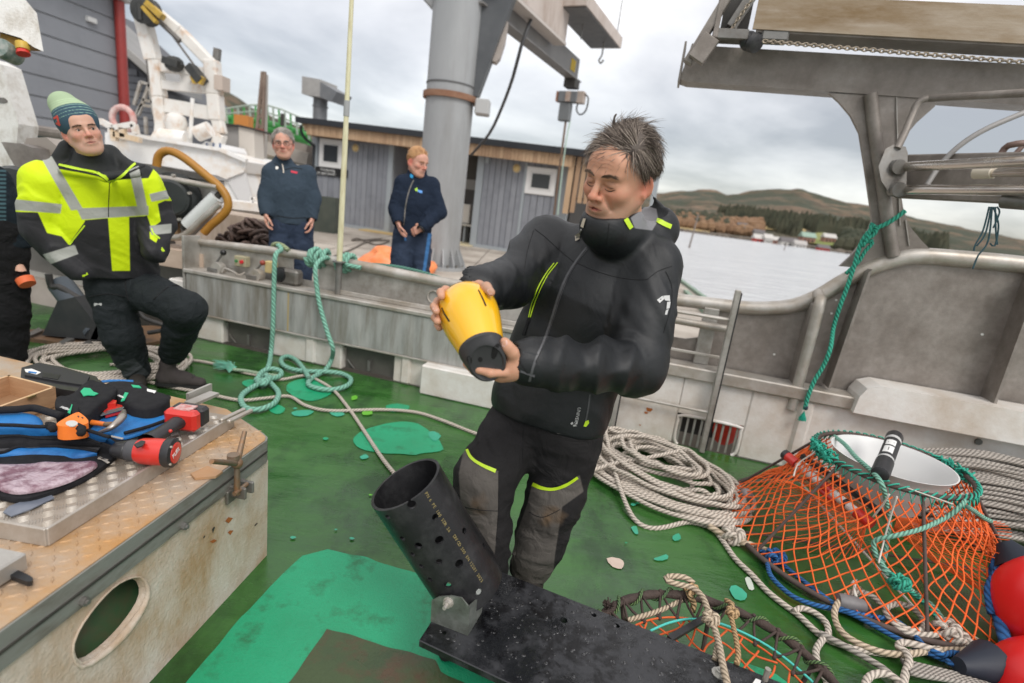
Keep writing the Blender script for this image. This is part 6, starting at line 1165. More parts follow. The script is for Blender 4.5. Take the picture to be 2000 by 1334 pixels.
rope('post_turn', pp_([(1704, 435), (1700, 448), (1708, 458), (1694, 462), (1688, 474), (1704, 470), (1700, 480), (1690, 490), (1678, 510), (1662, 525), (1652, 535)], -.075), .0115, gr2, None, par=gp_)
rope('post_turn', pp_([(1686, 470), (1702, 462), (1712, 450), (1706, 440), (1698, 452), (1692, 470), (1684, 482)], -.05), .012, gr2, None, par=gp_)
m = MB()
for i in range(110):
 a, q = rr_.uniform(0, 6.28), rr_.uniform(.2, 1); c = pp_([(1571, 803)], .06)[0]; m.tube([c, c+np.array([math.cos(a)*.006, math.sin(a)*.006, -.015]), c+np.array([math.cos(a)*.028*q, math.sin(a)*.02*q, -.05-.02*rr_.random()])], .0018, 3)
tag(m.build('tassel', M('green_fray', (.02, .36, .25), rough=.9), gp_), kind='stuff')
rope('whipping', pp_([(1574, 793), (1573, 799)], .06), .0145, dkb, None, par=gp_)
# ---- the big conical pot
org_tw = M('orange_twine', (.74, .095, .012), (.80, .15, .02), rough=.7, scale=30); grt_ = M('green_twine', (.02, .30, .21), (.03, .38, .27), rough=.75, scale=30); iron = M('wrapped_iron', (.06, .042, .036), (.10, .07, .06), rough=.8, scale=20)
pot = thing('fishing_pot', 'conical fishing pot with orange netting and green laced rim standing on the deck', 'fishing pot', (1.965, 2.50, 0))
pc, pt = np.array([1.95, 2.51, .03]), np.array([1.95, 2.50, .50]); RB, RT = .69, .335
circ = lambda c, r, n=72: [np.asarray(c)+np.array([r*math.cos(a), r*math.sin(a), 0]) for a in np.linspace(0, 6.28318, n, endpoint=False)]
m = MB(); m.tube(circ(pc, RB), .013, 8, closed=True); m.build('base_ring', iron, pot, smooth=180); m = MB(); m.tube(circ(pt, RT), .012, 8, closed=True); m.build('rim_ring', iron, pot, smooth=180)
def cone_pt(a, t):
 sag = -.045*math.sin(math.pi*t); r = RT+(RB-RT)*t+sag; r += .03*(vnoise(np.array([math.cos(a)*5, math.sin(a)*5, t*7]))-.5)*2*(1-abs(2*t-1))
 a2 = a+.09*(vnoise(np.array([math.cos(a)*6+9, math.sin(a)*6, t*6]))-.5)*(1-abs(2*t-1))
 c = pt*(1-t)+pc*t; return c+np.array([r*math.cos(a2), r*math.sin(a2), 0])
m = MB(); NT = 56
for k in range(NT):
 for sg in (1, -1):
  m.tube([cone_pt(2*math.pi*k/NT+sg*t*16*math.pi/NT, t) for t in np.linspace(.09, 1, 34)], .0036, 5, caps=False)
net = m.build('net', org_tw, pot, smooth=180)
m = MB(); rr_ = random.Random(9)
for row in range(1, 7):
 for k in range(NT):
  t = row/8.; p = cone_pt(2*math.pi*(k+(.5 if row % 2 else 0))/NT, .09+t*.91) if False else cone_pt(2*math.pi*k/NT+t*16*math.pi/NT, t)
  m.sphere(p, .0058, 6, 4)
tag(m.build('net_knot', org_tw, pot, smooth=180), kind='stuff')
for a0 in (3.5, 5.6, 1.5):
 m = MB(); c = pc+np.array([0, 0, .17])+np.array([math.cos(a0), math.sin(a0), 0])*.10
 for i in range(40):
  u = 2*math.pi*i/40; f = pc+np.array([math.cos(a0+.55*math.cos(u))*.50, math.sin(a0+.55*math.cos(u))*.50, .19+.14*math.sin(u)])
  g = c+np.array([-math.sin(a0)*.05*math.cos(u), math.cos(a0)*.05*math.cos(u), .03*math.sin(u)]); m.tube([f, f*.5+g*.5-(0, 0, .02), g], .0021, 4, caps=False)
 tag(m.build('funnel_net', org_tw, pot), kind='stuff')
for a in (.3, 1.35, 2.4, 3.45, 4.5, 5.55): m = MB(); m.cyl(pc+np.array([math.cos(a), math.sin(a), 0])*RB*.985, pt+np.array([math.cos(a), math.sin(a), 0])*RT*.97, .0075, n=7); m.build('frame_bar', iron, pot, smooth=60)
for a, c in ((3.2, 6.1), (4.6, 1.6)): m = MB(); m.cyl(pc+np.array([math.cos(a), math.sin(a), 0])*RB*.98, pc+np.array([math.cos(c), math.sin(c), 0])*RB*.98, .006, n=6); m.build('base_bar', M('white_cord', (.6, .56, .5), rough=.8) if a > 4 else iron, pot)
m = MB()
for k in range(NT):
 a = 2*math.pi*k/NT; q = cone_pt(a, .09); m.tube([pt+np.array([math.cos(a-.05)*(RT), math.sin(a-.05)*(RT), .010]), q, pt+np.array([math.cos(a+.05)*RT, math.sin(a+.05)*RT, .010])], .0036, 5)
 m.tube([pt+np.array([math.cos(a+.05+u*.6)*(RT+.017*math.cos(u*9)), math.sin(a+.05+u*.6)*(RT+.017*math.cos(u*9)), .017*math.sin(u*9)]) for u in np.linspace(0, .2, 14)], .004, 5)
m.build('green_lacing', grt_, pot, smooth=180)
for a, w_ in ((3.05, 40), (.12, 26)):
 m = MB()
 for i in range(w_):
  b_ = a+rr_.uniform(-.28, .28); p = pt+np.array([math.cos(b_)*RT, math.sin(b_)*RT, 0]); m.tube([p+np.array([rr_.uniform(-.03, .03), rr_.uniform(-.03, .03), rr_.uniform(-.03, .03)]) for _ in range(5)], .0052, 5)
 m.build('lacing_knot', grt_, pot, smooth=180)
m = MB(); fun = [(0, .165), (.19, .245), (.225, .262), (.23, .268), (.23, .262), (.2, .243), (.01, .160)]; m.lathe(pt+np.array([-.005, -.005, -.205]), (0, 0, 1), fun, 48, caps=False)
m.build('white_funnel', M('white_plastic', (.68, .68, .67), rough=.35, subsurf=.0), pot, smooth=40)
rope('bridle', DZ([(1630, 852, .52), (1650, 868, .53), (1672, 893, .53), (1700, 918, .53), (1722, 945, .52), (1732, 985, .42), (1737, 1020, .34), (1733, 1050, .28), (1728, 1085, .22), (1722, 1105, .2), (1735, 1122, .19), (1756, 1136, .19)]), .0105, gr1, None, par=pot)
rope('bridle', DZ([(1885, 978, .50), (1870, 995, .47), (1845, 1012, .42), (1800, 1033, .38), (1750, 1046, .34), (1715, 1053, .30), (1706, 1063, .27), (1712, 1085, .23), (1730, 1112, .2), (1756, 1136, .19)]), .0105, gr1, None, par=pot)
rope('bridle', DZ([(1756, 1136, .19), (1790, 1165, .13), (1818, 1190, .10), (1842, 1226, .05)]), .0105, gr2, None, par=pot); rope('bridle', DZ([(1760, 1142, .19), (1795, 1162, .13), (1828, 1190, .10), (1848, 1222, .05)]), .009, gr1, None, par=pot)
knot(at(1756, 1137, z=.19), .026, .010, gr2, 'knot', pot, 3); knot(at(1848, 1228, z=.06), .032, .013, wr, 'knot', pot, 4); knot(at(1872, 1250, z=.04), .028, .012, wr, 'knot', pot, 5)
rope('tail', DZ([(1890, 990, .50), (1905, 1000, .46), (1922, 1012, .42), (1935, 1018, .4)]), .010, gr1, None, par=pot)
for p in ([(1596, 868, .51), (1590, 884, .48), (1560, 905, .4), (1550, 930, .36)], [(1605, 880, .5), (1625, 885, .5), (1610, 905, .42), (1580, 915, .38)], [(1737, 965, .51), (1725, 985, .45), (1705, 1010, .36)], [(1752, 970, .5), (1742, 1000, .42), (1728, 1050, .3), (1716, 1100, .22)]):
 rope('tie_cord', DZ(p), .004, M('white_cord', (.6, .56, .5)), None, par=pot, n=5)
m = MB(); m.tube([at(1766, 951, z=.512), at(1862, 985, z=.512)], .0035, 5); m.build('white_line', M('white_cord', (.6, .56, .5)), pot)
m = MB(); a, c = at(1636, 1173, z=.05), at(1712, 1190, z=.045); m.lathe(a, c-a, [(0, .016), (.0, .03), (.02, .034), (.10, .033), (.125, .022)], 14); m.build('sinker', M('lead_grey', (.09, .085, .09), (.2, .19, .19), rough=.55, scale=14), pot, smooth=40)
rope('sinker_tie', DZ([(1664, 1140, .1), (1672, 1132, .11), (1668, 1150, .09), (1672, 1165, .08)]), .006, M('white_cord', (.6, .56, .5)), None, par=pot, n=6)
ins = thing('data_logger', 'black cylindrical instrument with a white label taped across the top of the orange pot', 'instrument', at(1735, 890, z=.5))
i0, i1 = at(1718, 928, z=.535), at(1748, 852, z=.60); ia = (i1-i0)/np.linalg.norm(i1-i0); il = np.linalg.norm(i1-i0)
m = MB(); m.lathe(i0, ia, [(0, .026), (.006, .036), (.03, .038), (il*.3, .038)], 20); m.build('end_cap', blp, ins, smooth=35); m = MB(); m.lathe(i0, ia, [(il*.28, .0345), (il*.9, .0345)], 20); m.build('barrel', blp, ins, smooth=35)
m = MB(); m.lathe(i0, ia, [(il*.86, .037), (il*.97, .038), (il*1.0, .034)], 20); m.build('end_cap', blp, ins, smooth=35); m = MB(); m.lathe(i0, ia, [(il*.36, .0352), (il*.74, .0352)], 20, caps=False); m.build('dark_sleeve', M('sleeve', (.025, .025, .028), rough=.5), ins, smooth=35)
tp_ = M('clear_tape', (.42, .42, .42), (.6, .6, .58), rough=.3, scale=20); 
for u in (.26, .8): m = MB(); m.lathe(i0, ia, [(il*u, .0358), (il*(u+.09), .0358)], 20, caps=False); m.build('tape', tp_, ins, smooth=35)
vd = (CO-i0); vd -= ia*(vd @ ia); vd /= np.linalg.norm(vd); sd = np.cross(ia, vd)
def onbar(u, a, r=.0362): return i0+ia*il*u+(vd*math.cos(a)+sd*math.sin(a))*r
for u0, u1 in ((.40, .56), (.59, .72)):
 m = MB(); V = [onbar(u, a) for u in (u0, u1) for a in np.linspace(-.75, .45, 7)]; m.add(V, [(j, j+1, 7+j+1, 7+j) for j in range(6)]); m.build('label', wht_, ins)
m = MB(); V = [onbar(u, a, .0366) for u in (.44, .52) for a in (-.2, -.12)]; m.add(V, [(0, 1, 3, 2)]); V = [onbar(u, a, .0366) for u in (.64, .665) for a in (-.5, .2)]; m.add(V, [(0, 1, 3, 2)]); m.build('print', blk, ins)
fp_ = thing('float_pole', 'white pole with red bands lying inside the orange net of the pot', 'float', at(1630, 970, z=.3))
f0, f1 = at(1545, 897, z=.37), at(1702, 1024, z=.30); fa = (f1-f0)/np.linalg.norm(f1-f0); fl_ = np.linalg.norm(f1-f0); wp_ = M('white_tube', (.70, .68, .65), rough=.4); 
for u0, u1, mt, nm, rr in ((.10, .42, wp_, 'white_section', .021), (.42, .55, ored, 'red_band', .0225), (.55, .84, wp_, 'white_section', .021), (.84, 1.0, ored, 'red_cap', .027), (-.05, .08, ored, 'red_cap', .026), (-.1, -.05, blp, 'black_cap', .027)):
 m = MB(); m.cyl(f0+fa*fl_*u0, f0+fa*fl_*u1, rr, n=14); m.build(nm, mt, fp_, smooth=40)
m = MB(); m.cyl(f0+fa*fl_*.35+(0, -.03, -.03), f0+fa*fl_*.56+(0, -.03, -.03), .014, n=10); m.build('red_strap', ored, fp_, smooth=40); m = MB(); m.cyl(f0+fa*fl_*.7, f0+fa*fl_*.74, .0235, n=12); m.build('black_band', blp, fp_, smooth=40)
m = MB(); m.bar(at(1566, 890, z=.42), at(1722, 1002, z=.34), .024, .024); tag(m.build('black_bar', blp), 'straight black bar lying beside the white pole inside the orange pot', 'bar')
m = MB(); c = at(1458, 966, z=.1); m.sphere(c, .035, 12, 8); tag(m.build('grey_float', M('scuffed_grey', (.3, .25, .24), (.14, .12, .12), rough=.4, scale=25), smooth=180), 'small scuffed grey float between the rope heap and the orange net', 'float')
# ---- flat pot under the black plate
fp2 = thing('flat_pot', 'low pot with brown wrapped ring and red netting lying under the black plate', 'fishing pot', (.72, 1.31, 0))
zc = .212; rc = np.array([.728, 1.288, zc]); RR = .393
brw = M('brown_wrap', (.045, .03, .025), (.075, .05, .04), rough=.75, scale=30, bump=.5, bscale=120); red_tw = M('red_twine', (.62, .09, .02), (.7, .14, .03), rough=.7, scale=30)
m = MB(); m.tube(circ(rc, RR, 90), [.0145+.002*math.sin(i*1.7) for i in range(90)], 9, closed=True); m.build('ring', brw, fp2, smooth=180)
m = MB()
for i in range(0, 90, 1):
 a = i/90*6.283; u = i*.9; m_ = None
hel = [rc+np.array([math.cos(a)*(RR+.019*math.cos(a*23)), math.sin(a)*(RR+.019*math.cos(a*23)), .019*math.sin(a*23)]) for a in np.linspace(0, 6.283, 23*14)]
m.tube(hel, .0058, 6); m.build('ring_lashing', rope_mat('mottled_cord', (.22, .33, .07), (.05, .12, .09)), fp2, smooth=180)
m = MB(); RI = RR*.80; nz = 30
zig = [(rc+np.array([math.cos(a)*(RR if k % 2 else RI), math.sin(a)*(RR if k % 2 else RI), .012 if k % 2 else -.03])) for k, a in enumerate(np.linspace(0, 6.283, nz*2+1))]
for k in range(len(zig)-1): m.tube([zig[k], (zig[k]+zig[k+1])/2-(0, 0, .006), zig[k+1]], .0048, 6)
for k in range(0, len(zig)-1): m.sphere(zig[k], .0085, 6, 5)
m.build('lacing', brw, fp2, smooth=180)
m = MB(); g = .058
for i in range(-9, 10):
 for sg in (1, -1):
  pts = []
  for t in np.linspace(-.5, .5, 40):
   x, y = (t+i*g)*.7071, (t*sg-i*g*sg)*.7071
   x += .010*math.sin(t*30+i); y += .010*math.cos(t*26+i*2)
   if math.hypot(x, y) < RI: pts.append(rc+np.array([x, y, -.03-.05*(1-(math.hypot(x, y)/RI)**2)]))
  if len(pts) > 2: m.tube(spline(pts, .015), .0036, 5)
m.tube([rc+np.array([RI*math.cos(a), RI*math.sin(a), -.03]) for a in np.linspace(0, 6.283, 60, endpoint=False)], .0036, 5, closed=True)
m.build('net', red_tw, fp2, smooth=180)
for a in (1.3, 2.2, 3.6, 5.0, .4): m = MB(); m.cyl(rc+np.array([math.cos(a), math.sin(a), 0])*RR, np.array([rc[0], rc[1], 0])+np.array([math.cos(a), math.sin(a), 0])*RR*.8+(0, 0, .004), .008, n=7); m.build('leg_bar', iron, fp2)
m = MB(); m.bar(at(1415, 1185, z=.19), at(1308, 1248, z=.19), .022, .012); m.build('cross_bar', blp, fp2)
m = MB(); m.tube(spline([at(x, y, z=.19) for x, y in [(1270, 1232), (1308, 1216), (1350, 1209), (1400, 1216), (1450, 1235), (1500, 1262), (1545, 1295), (1590, 1335), (1620, 1370)]], .02), .0042, 6); m.build('cyan_line', M('cyan_cord', (.08, .55, .48), rough=.6), fp2, smooth=180)
hp = thing('bridle_rope', 'cream knotted rope bridle lying over the brown ring and the black plate', 'rope', at(1390, 1210, z=.22))
rope('bridle', DZ([(1355, 1140, .26), (1338, 1128, .27), (1306, 1126, .27), (1303, 1134, .27), (1330, 1143, .26), (1352, 1148, .26), (1372, 1165, .26), (1382, 1190, .26), (1390, 1212, .26), (1398, 1235, .25), (1405, 1262, .26), (1412, 1300, .27), (1424, 1350, .28)]), .0105, cream, None, par=hp)
rope('bridle', DZ([(1392, 1215, .25), (1402, 1245, .24), (1398, 1275, .24), (1395, 1290, .25)]), .0085, cream, None, par=hp); rope('bridle', DZ([(1416, 1172, .25), (1430, 1180, .255), (1428, 1200, .25), (1432, 1222, .245), (1438, 1250, .25), (1442, 1280, .25), (1438, 1298, .25)]), .0085, tan_, None, par=hp)
knot(at(1388, 1208, z=.262), .016, .0095, cream, 'knot', hp, 1); knot(at(1430, 1196, z=.255), .012, .008, tan_, 'knot', hp, 2); rope('bridle', DZ([(1335, 1150, .25), (1352, 1144, .26), (1362, 1152, .25), (1345, 1160, .24), (1355, 1178, .2), (1352, 1195, .17)]), .011, tan_, None, par=hp)
rope('bridle', DZ([(1225, 1212, .19), (1260, 1202, .19), (1295, 1190, .19), (1340, 1168, .2)]), .009, cream, None, par=hp)
m = MB()
for i in range(70): a = rr_.uniform(0, 6.28); c = at(1188, 1188, z=.235); m.tube([c, c+np.array([math.cos(a)*.025*rr_.random(), math.sin(a)*.02*rr_.random(), .03*rr_.random()])], .0025, 3)
tag(m.build('frayed_tuft', brw, fp2), kind='stuff')
# ---- red buoys
bm = M('red_buoy', (.72, .012, .014), (.78, .02, .02), rough=.32, scale=3, spec=.5, bump=.05)
for (px, py, fw_, r_, lab) in ((2052, 1190, 2.15, .195, 'round red buoy at the right edge beside the blue rope'), (2046, 1362, 1.95, .19, 'lower red buoy with a dark neck at the bottom right corner')):
 t = thing('buoy', lab, 'buoy', at(px, py, fw=fw_), 'red buoys'); c = at(px, py, fw=fw_); m = MB(); m.sphere(c, r_, 36, 24, sc=(1, 1, 1.08)); m.build('float', bm, t, smooth=180)
 n0, n1 = (c+np.array([-.03, .16, .10]), c+np.array([-.05, .22, .15])) if py < 1300 else (c+np.array([-.16, .08, .04]), at(1872, 1300, z=.06))
 m = MB(); m.lathe(n0, n1-n0, [(0, .085), (np.linalg.norm(n1-n0)*.6, .05), (np.linalg.norm(n1-n0), .03)], 16); m.build('neck', M('navy_rubber', (.012, .017, .03), rough=.6), t, smooth=40)
gb = thing('buoy', 'red buoy outside the boat showing through the grate', 'buoy', bw(1.60, -.62, .15), 'red buoys'); m = MB(); m.sphere(bw(1.635, -.19, .12), .125, 20, 14, sc=(.8, .35, 1.0)); m.build('float', M('orange_red_buoy', (.80, .06, .03), rough=.4), gb, smooth=180)
# ---- bodies and clothes: smooth unions on a grid, meshed by surface nets
class Field:
 def __init__(s, lo, hi, h):
  s.lo, s.h = np.array(lo, float), h; s.n = np.ceil((np.array(hi, float)-s.lo)/h).astype(int)+1
  s.v = np.full(s.n, .2, np.float32); s.R, s.t, s.k = None, None, 1.
 def local(s, C, Rm, k=1.): s.t, s.R, s.k = np.asarray(C, float), np.asarray(Rm, float), k; return s
 def world(s): s.R = None; s.k = 1.; return s
 def P(s, p): return np.asarray(p, float) if s.R is None else s.t+s.R @ (np.asarray(p, float)*s.k)
 def box(s, lo, hi):
  a = np.clip(np.floor((lo-s.lo)/s.h).astype(int), 0, s.n-1); b = np.clip(np.ceil((hi-s.lo)/s.h).astype(int)+1, 1, s.n)
  if (b <= a).any(): return None, None
  sl = tuple(slice(i, j) for i, j in zip(a, b)); ax = [s.lo[i]+s.h*np.arange(a[i], b[i], dtype=np.float32) for i in range(3)]
  return sl, np.meshgrid(*ax, indexing='ij', sparse=True)
 def put(s, sl, d, k, op):
  v = s.v[sl]
  if op == 'sub':
   d = -d; h = np.clip(.5+.5*(d-v)/k, 0, 1); s.v[sl] = v+(d-v)*h+k*h*(1-h)
  else:
   h = np.clip(.5+.5*(v-d)/k, 0, 1); s.v[sl] = v+(d-v)*h-k*h*(1-h)
 def cone(s, a, b, ra, rb=None, k=.02, op='add', sq=None, wr=None):
  a, b = s.P(a), s.P(b); rb = ra if rb is None else rb; ra, rb, k = ra*s.k, rb*s.k, k*s.k
  m = max(ra, rb)*1.05+k+.02; sl, X = s.box(np.minimum(a, b)-m, np.maximum(a, b)+m)
  if sl is None: return s
  d = b-a; l2 = d @ d+1e-12; q = [X[i]-np.float32(a[i]) for i in range(3)]
  t = np.clip((q[0]*d[0]+q[1]*d[1]+q[2]*d[2])/l2, 0, 1); e = [q[i]-t*np.float32(d[i]) for i in range(3)]
  if sq is not None:
   f = np.asarray(sq[0], float); f = f/np.linalg.norm(f); c = (e[0]*f[0]+e[1]*f[1]+e[2]*f[2])*(sq[1]-1); e = [e[i]+c*np.float32(f[i]) for i in range(3)]
  r = np.sqrt(e[0]**2+e[1]**2+e[2]**2); D = r-(ra+(rb-ra)*t)
  if sq is not None: D = D/np.float32(max(1., sq[1]*.6))
  if wr is not None:
   near = np.abs(D) < .035; dd = d/math.sqrt(l2); _, u, w_ = frame(dd); G = np.stack([np.broadcast_to(x, D.shape)[near] for x in q], -1)
   al, c1, c2 = G @ dd, G @ u, G @ w_; tt = t[near] if t.shape == D.shape else np.broadcast_to(t, D.shape)[near]
   N = np.stack([al*wr[1]+c1*9, c1*5.5+al*3, c2*5.5+wr[2]], -1); f = 1-np.abs(2*vnoise(N)-1)*1.6; f2 = 1-np.abs(2*vnoise(N*2.1+7)-1)*1.6
   D[near] += -wr[0]*(f+.4*f2).astype(np.float32)*(.55+.45*np.sin(np.pi*tt)).astype(np.float32)
  s.put(sl, D, k, op); return s
 def ell(s, c, r, k=.02, op='add', Rm=None):
  A = np.eye(3) if Rm is None else np.asarray(Rm, float)
  if s.R is not None: A = s.R @ A
  c = s.P(c); r = np.asarray(r, float)*s.k; k = k*s.k; ext = np.abs(A) @ r+k+.02; sl, X = s.box(c-ext, c+ext)
  if sl is None: return s
  q = [X[i]-np.float32(c[i]) for i in range(3)]; e = [q[0]*A[0, j]+q[1]*A[1, j]+q[2]*A[2, j] for j in range(3)]
  k0 = np.sqrt(sum((e[j]/r[j])**2 for j in range(3))); k1 = np.sqrt(sum((e[j]/r[j]**2)**2 for j in range(3)))+1e-9
  s.put(sl, k0*(k0-1)/k1, k, op); return s
 def disp(s, fn, band=.03):
  i = np.nonzero(np.abs(s.v) < band); p = np.stack(i, -1)*s.h+s.lo; s.v[i] += fn(p).astype(np.float32); return s
 def mesh(s, smooth=1):
  v = s.v; ins = (v < 0); n = np.array(v.shape)-1
  cnt = np.zeros(n, np.uint8)
  C8 = [(i, j, k) for i in (0, 1) for j in (0, 1) for k in (0, 1)]
  for i, j, k in C8: cnt += ins[i:n[0]+i, j:n[1]+j, k:n[2]+k]
  cell = np.argwhere((cnt > 0) & (cnt < 8)); idx = np.full(n, -1, np.int32); idx[tuple(cell.T)] = np.arange(len(cell))
  cv = {c: v[cell[:, 0]+c[0], cell[:, 1]+c[1], cell[:, 2]+c[2]] for c in C8}
  ac, ct = np.zeros((len(cell), 3)), np.zeros(len(cell))
  for c in C8:
   for ax in range(3):
    if c[ax]: continue
    e = list(c); e[ax] = 1; a, b = cv[c], cv[tuple(e)]; x = (a < 0) != (b < 0); t = np.where(x, a/np.where(x, a-b, 1), 0)
    p = np.tile(np.array(c, float), (len(cell), 1)); p[:, ax] = t; ac += p*x[:, None]; ct += x
  V = (cell+ac/ct[:, None])*s.h+s.lo; Q = []
  for ax in range(3):
   o = [(0, 0, 0)]*4; b, c = (ax+1) % 3, (ax+2) % 3
   sl0 = [slice(1, None)]*3; sl0[ax] = slice(0, -1); sl1 = [slice(1, None)]*3; sl1[ax] = slice(1, None)
   A, B = ins[tuple(sl0)], ins[tuple(sl1)]; x = np.argwhere(A != B); x[:, b] += 1; x[:, c] += 1
   ok = (x[:, b] < n[b]) & (x[:, c] < n[c]); x = x[ok]; fl = ins[tuple(x.T)]
   g = lambda db, dc: idx[tuple((x-np.eye(3, dtype=int)[b]*db-np.eye(3, dtype=int)[c]*dc).T)]
   q = np.stack([g(1, 1), g(0, 1), g(0, 0), g(1, 0)], -1); q[~fl] = q[~fl][:, ::-1]; Q.append(q)
  Q = np.vstack(Q); Q = Q[(Q >= 0).all(1)]
  for _ in range(smooth):
   S = np.zeros_like(V); W = np.zeros(len(V))
   for a in range(4):
    for b in ((a+1) % 4, (a-1) % 4): np.add.at(S, Q[:, a], V[Q[:, b]]); np.add.at(W, Q[:, a], 1)
   V = V*.5+.5*S/np.maximum(W, 1)[:, None]
  return V, Q
def sdf_obj(name, F, mat, parent, attrs=None, smooth=1):
 V, Q = F.mesh(smooth); me = bpy.data.meshes.new(name); o0 = org(parent); W = V-o0
 me.vertices.add(len(V)); me.vertices.foreach_set('co', W.ravel()); me.loops.add(Q.size); me.loops.foreach_set('vertex_index', Q.ravel().astype(np.int32))
 me.polygons.add(len(Q)); me.polygons.foreach_set('loop_start', np.arange(0, Q.size, 4, dtype=np.int32)); me.update(calc_edges=True)
 me.polygons.foreach_set('use_smooth', np.ones(len(Q), bool))
 for k, fn in (attrs or {}).items(): me.attributes.new(k, 'FLOAT', 'POINT').data.foreach_set('value', np.asarray(fn(V), np.float32))
 for x in (mat if isinstance(mat, list) else [mat]): me.materials.append(x)
 o = bpy.data.objects.new(name, me); COL.objects.link(o); o.parent = parent; ORG[o.name] = o0
 o['_n'] = 0; del o['_n']; SURF[o.name] = (V, Q); return o
SURF = {}
def poly_sd(p, poly):
 poly = np.asarray(poly, float); d = np.full(len(p), 1e9); s = np.ones(len(p)); n = len(poly)
 for i in range(n):
  a, b = poly[i], poly[(i-1) % n]; e = b-a; w_ = p-a; t = np.clip((w_ @ e)/(e @ e), 0, 1); q = w_-t[:, None]*e; d = np.minimum(d, (q**2).sum(1))
  c1, c2, c3 = p[:, 1] >= a[1], p[:, 1] < b[1], e[0]*w_[:, 1] > e[1]*w_[:, 0]; f = (c1 & c2 & c3) | (~c1 & ~c2 & ~c3); s[f] *= -1
 return s*np.sqrt(d)
def zone(polys):
 def f(V):
  q = pxof(V); return np.max([-poly_sd(q, pl) for pl in polys], 0)
 return f
class Skin:
 def __init__(s, *objs):
  V, F_, k = [], [], 0
  for o in objs: v, q = SURF[o.name]; V.append(v); F_.append(q+k); k += len(v)
  s.b = BVHTree.FromPolygons(np.vstack(V).tolist(), np.vstack(F_).tolist())
 def hit(s, px, py, lift=.0012):
  d = ray(px, py); d = d/np.linalg.norm(d); h = s.b.ray_cast(Vector(CO), Vector(d))
  if h[0] is None: return None
  n = np.array(h[1]); n = n if n @ d < 0 else -n; return np.array(h[0])+n*lift
def trim(sk, px, w_, name, mat, parent, lift=.0014, step=3.):
 P = spline(np.array([(x, y, 0) for x, y in px], float), step)[:, :2]; T = np.gradient(P, axis=0); T /= np.linalg.norm(T, axis=1)[:, None]+1e-9; N = np.stack([-T[:, 1], T[:, 0]], 1)
 ww = np.interp(np.linspace(0, 1, len(P)), np.linspace(0, 1, len(np.atleast_1d(w_))), np.atleast_1d(w_)); V, f, last = [], [], None
 for p, n_, w1 in zip(P, N, ww):
  h = [sk.hit(*(p+n_*w1*u), lift) for u in (-.5, 0, .5)]
  if any(x is None for x in h): last = None; continue
  V += h; i = len(V)-3
  if last is not None: f += [(last, last+1, i+1, i), (last+1, last+2, i+2, i+1)]
  last = i
 if not f: return None
 m = MB(); m.add(V, f); return m.build(name, mat, parent, smooth=180)
def cord(sk, px, r, name, mat, parent, lift=.001):
 P = [sk.hit(x, y, lift) for x, y in spline(np.array([(x, y, 0) for x, y in px], float), 3.)[:, :2]]; P = [p for p in P if p is not None]
 if len(P) < 2: return None
 m = MB(); m.tube(P, r, 6); return m.build(name, mat, parent, smooth=180)
def badge(sk, poly, name, mat, parent, lift=.0018):
 h = [sk.hit(x, y, lift) for x, y in poly]
 if any(x is None for x in h): return None
 m = MB(); m.add(h, [tuple(range(len(h)))]); return m.build(name, mat, parent)
def rotm(yaw, pit, rol):
 a, b, c = R(yaw), R(pit), R(rol); return np.array(Matrix.Rotation(a, 3, 'Z') @ Matrix.Rotation(b, 3, 'X') @ Matrix.Rotation(c, 3, 'Y'))
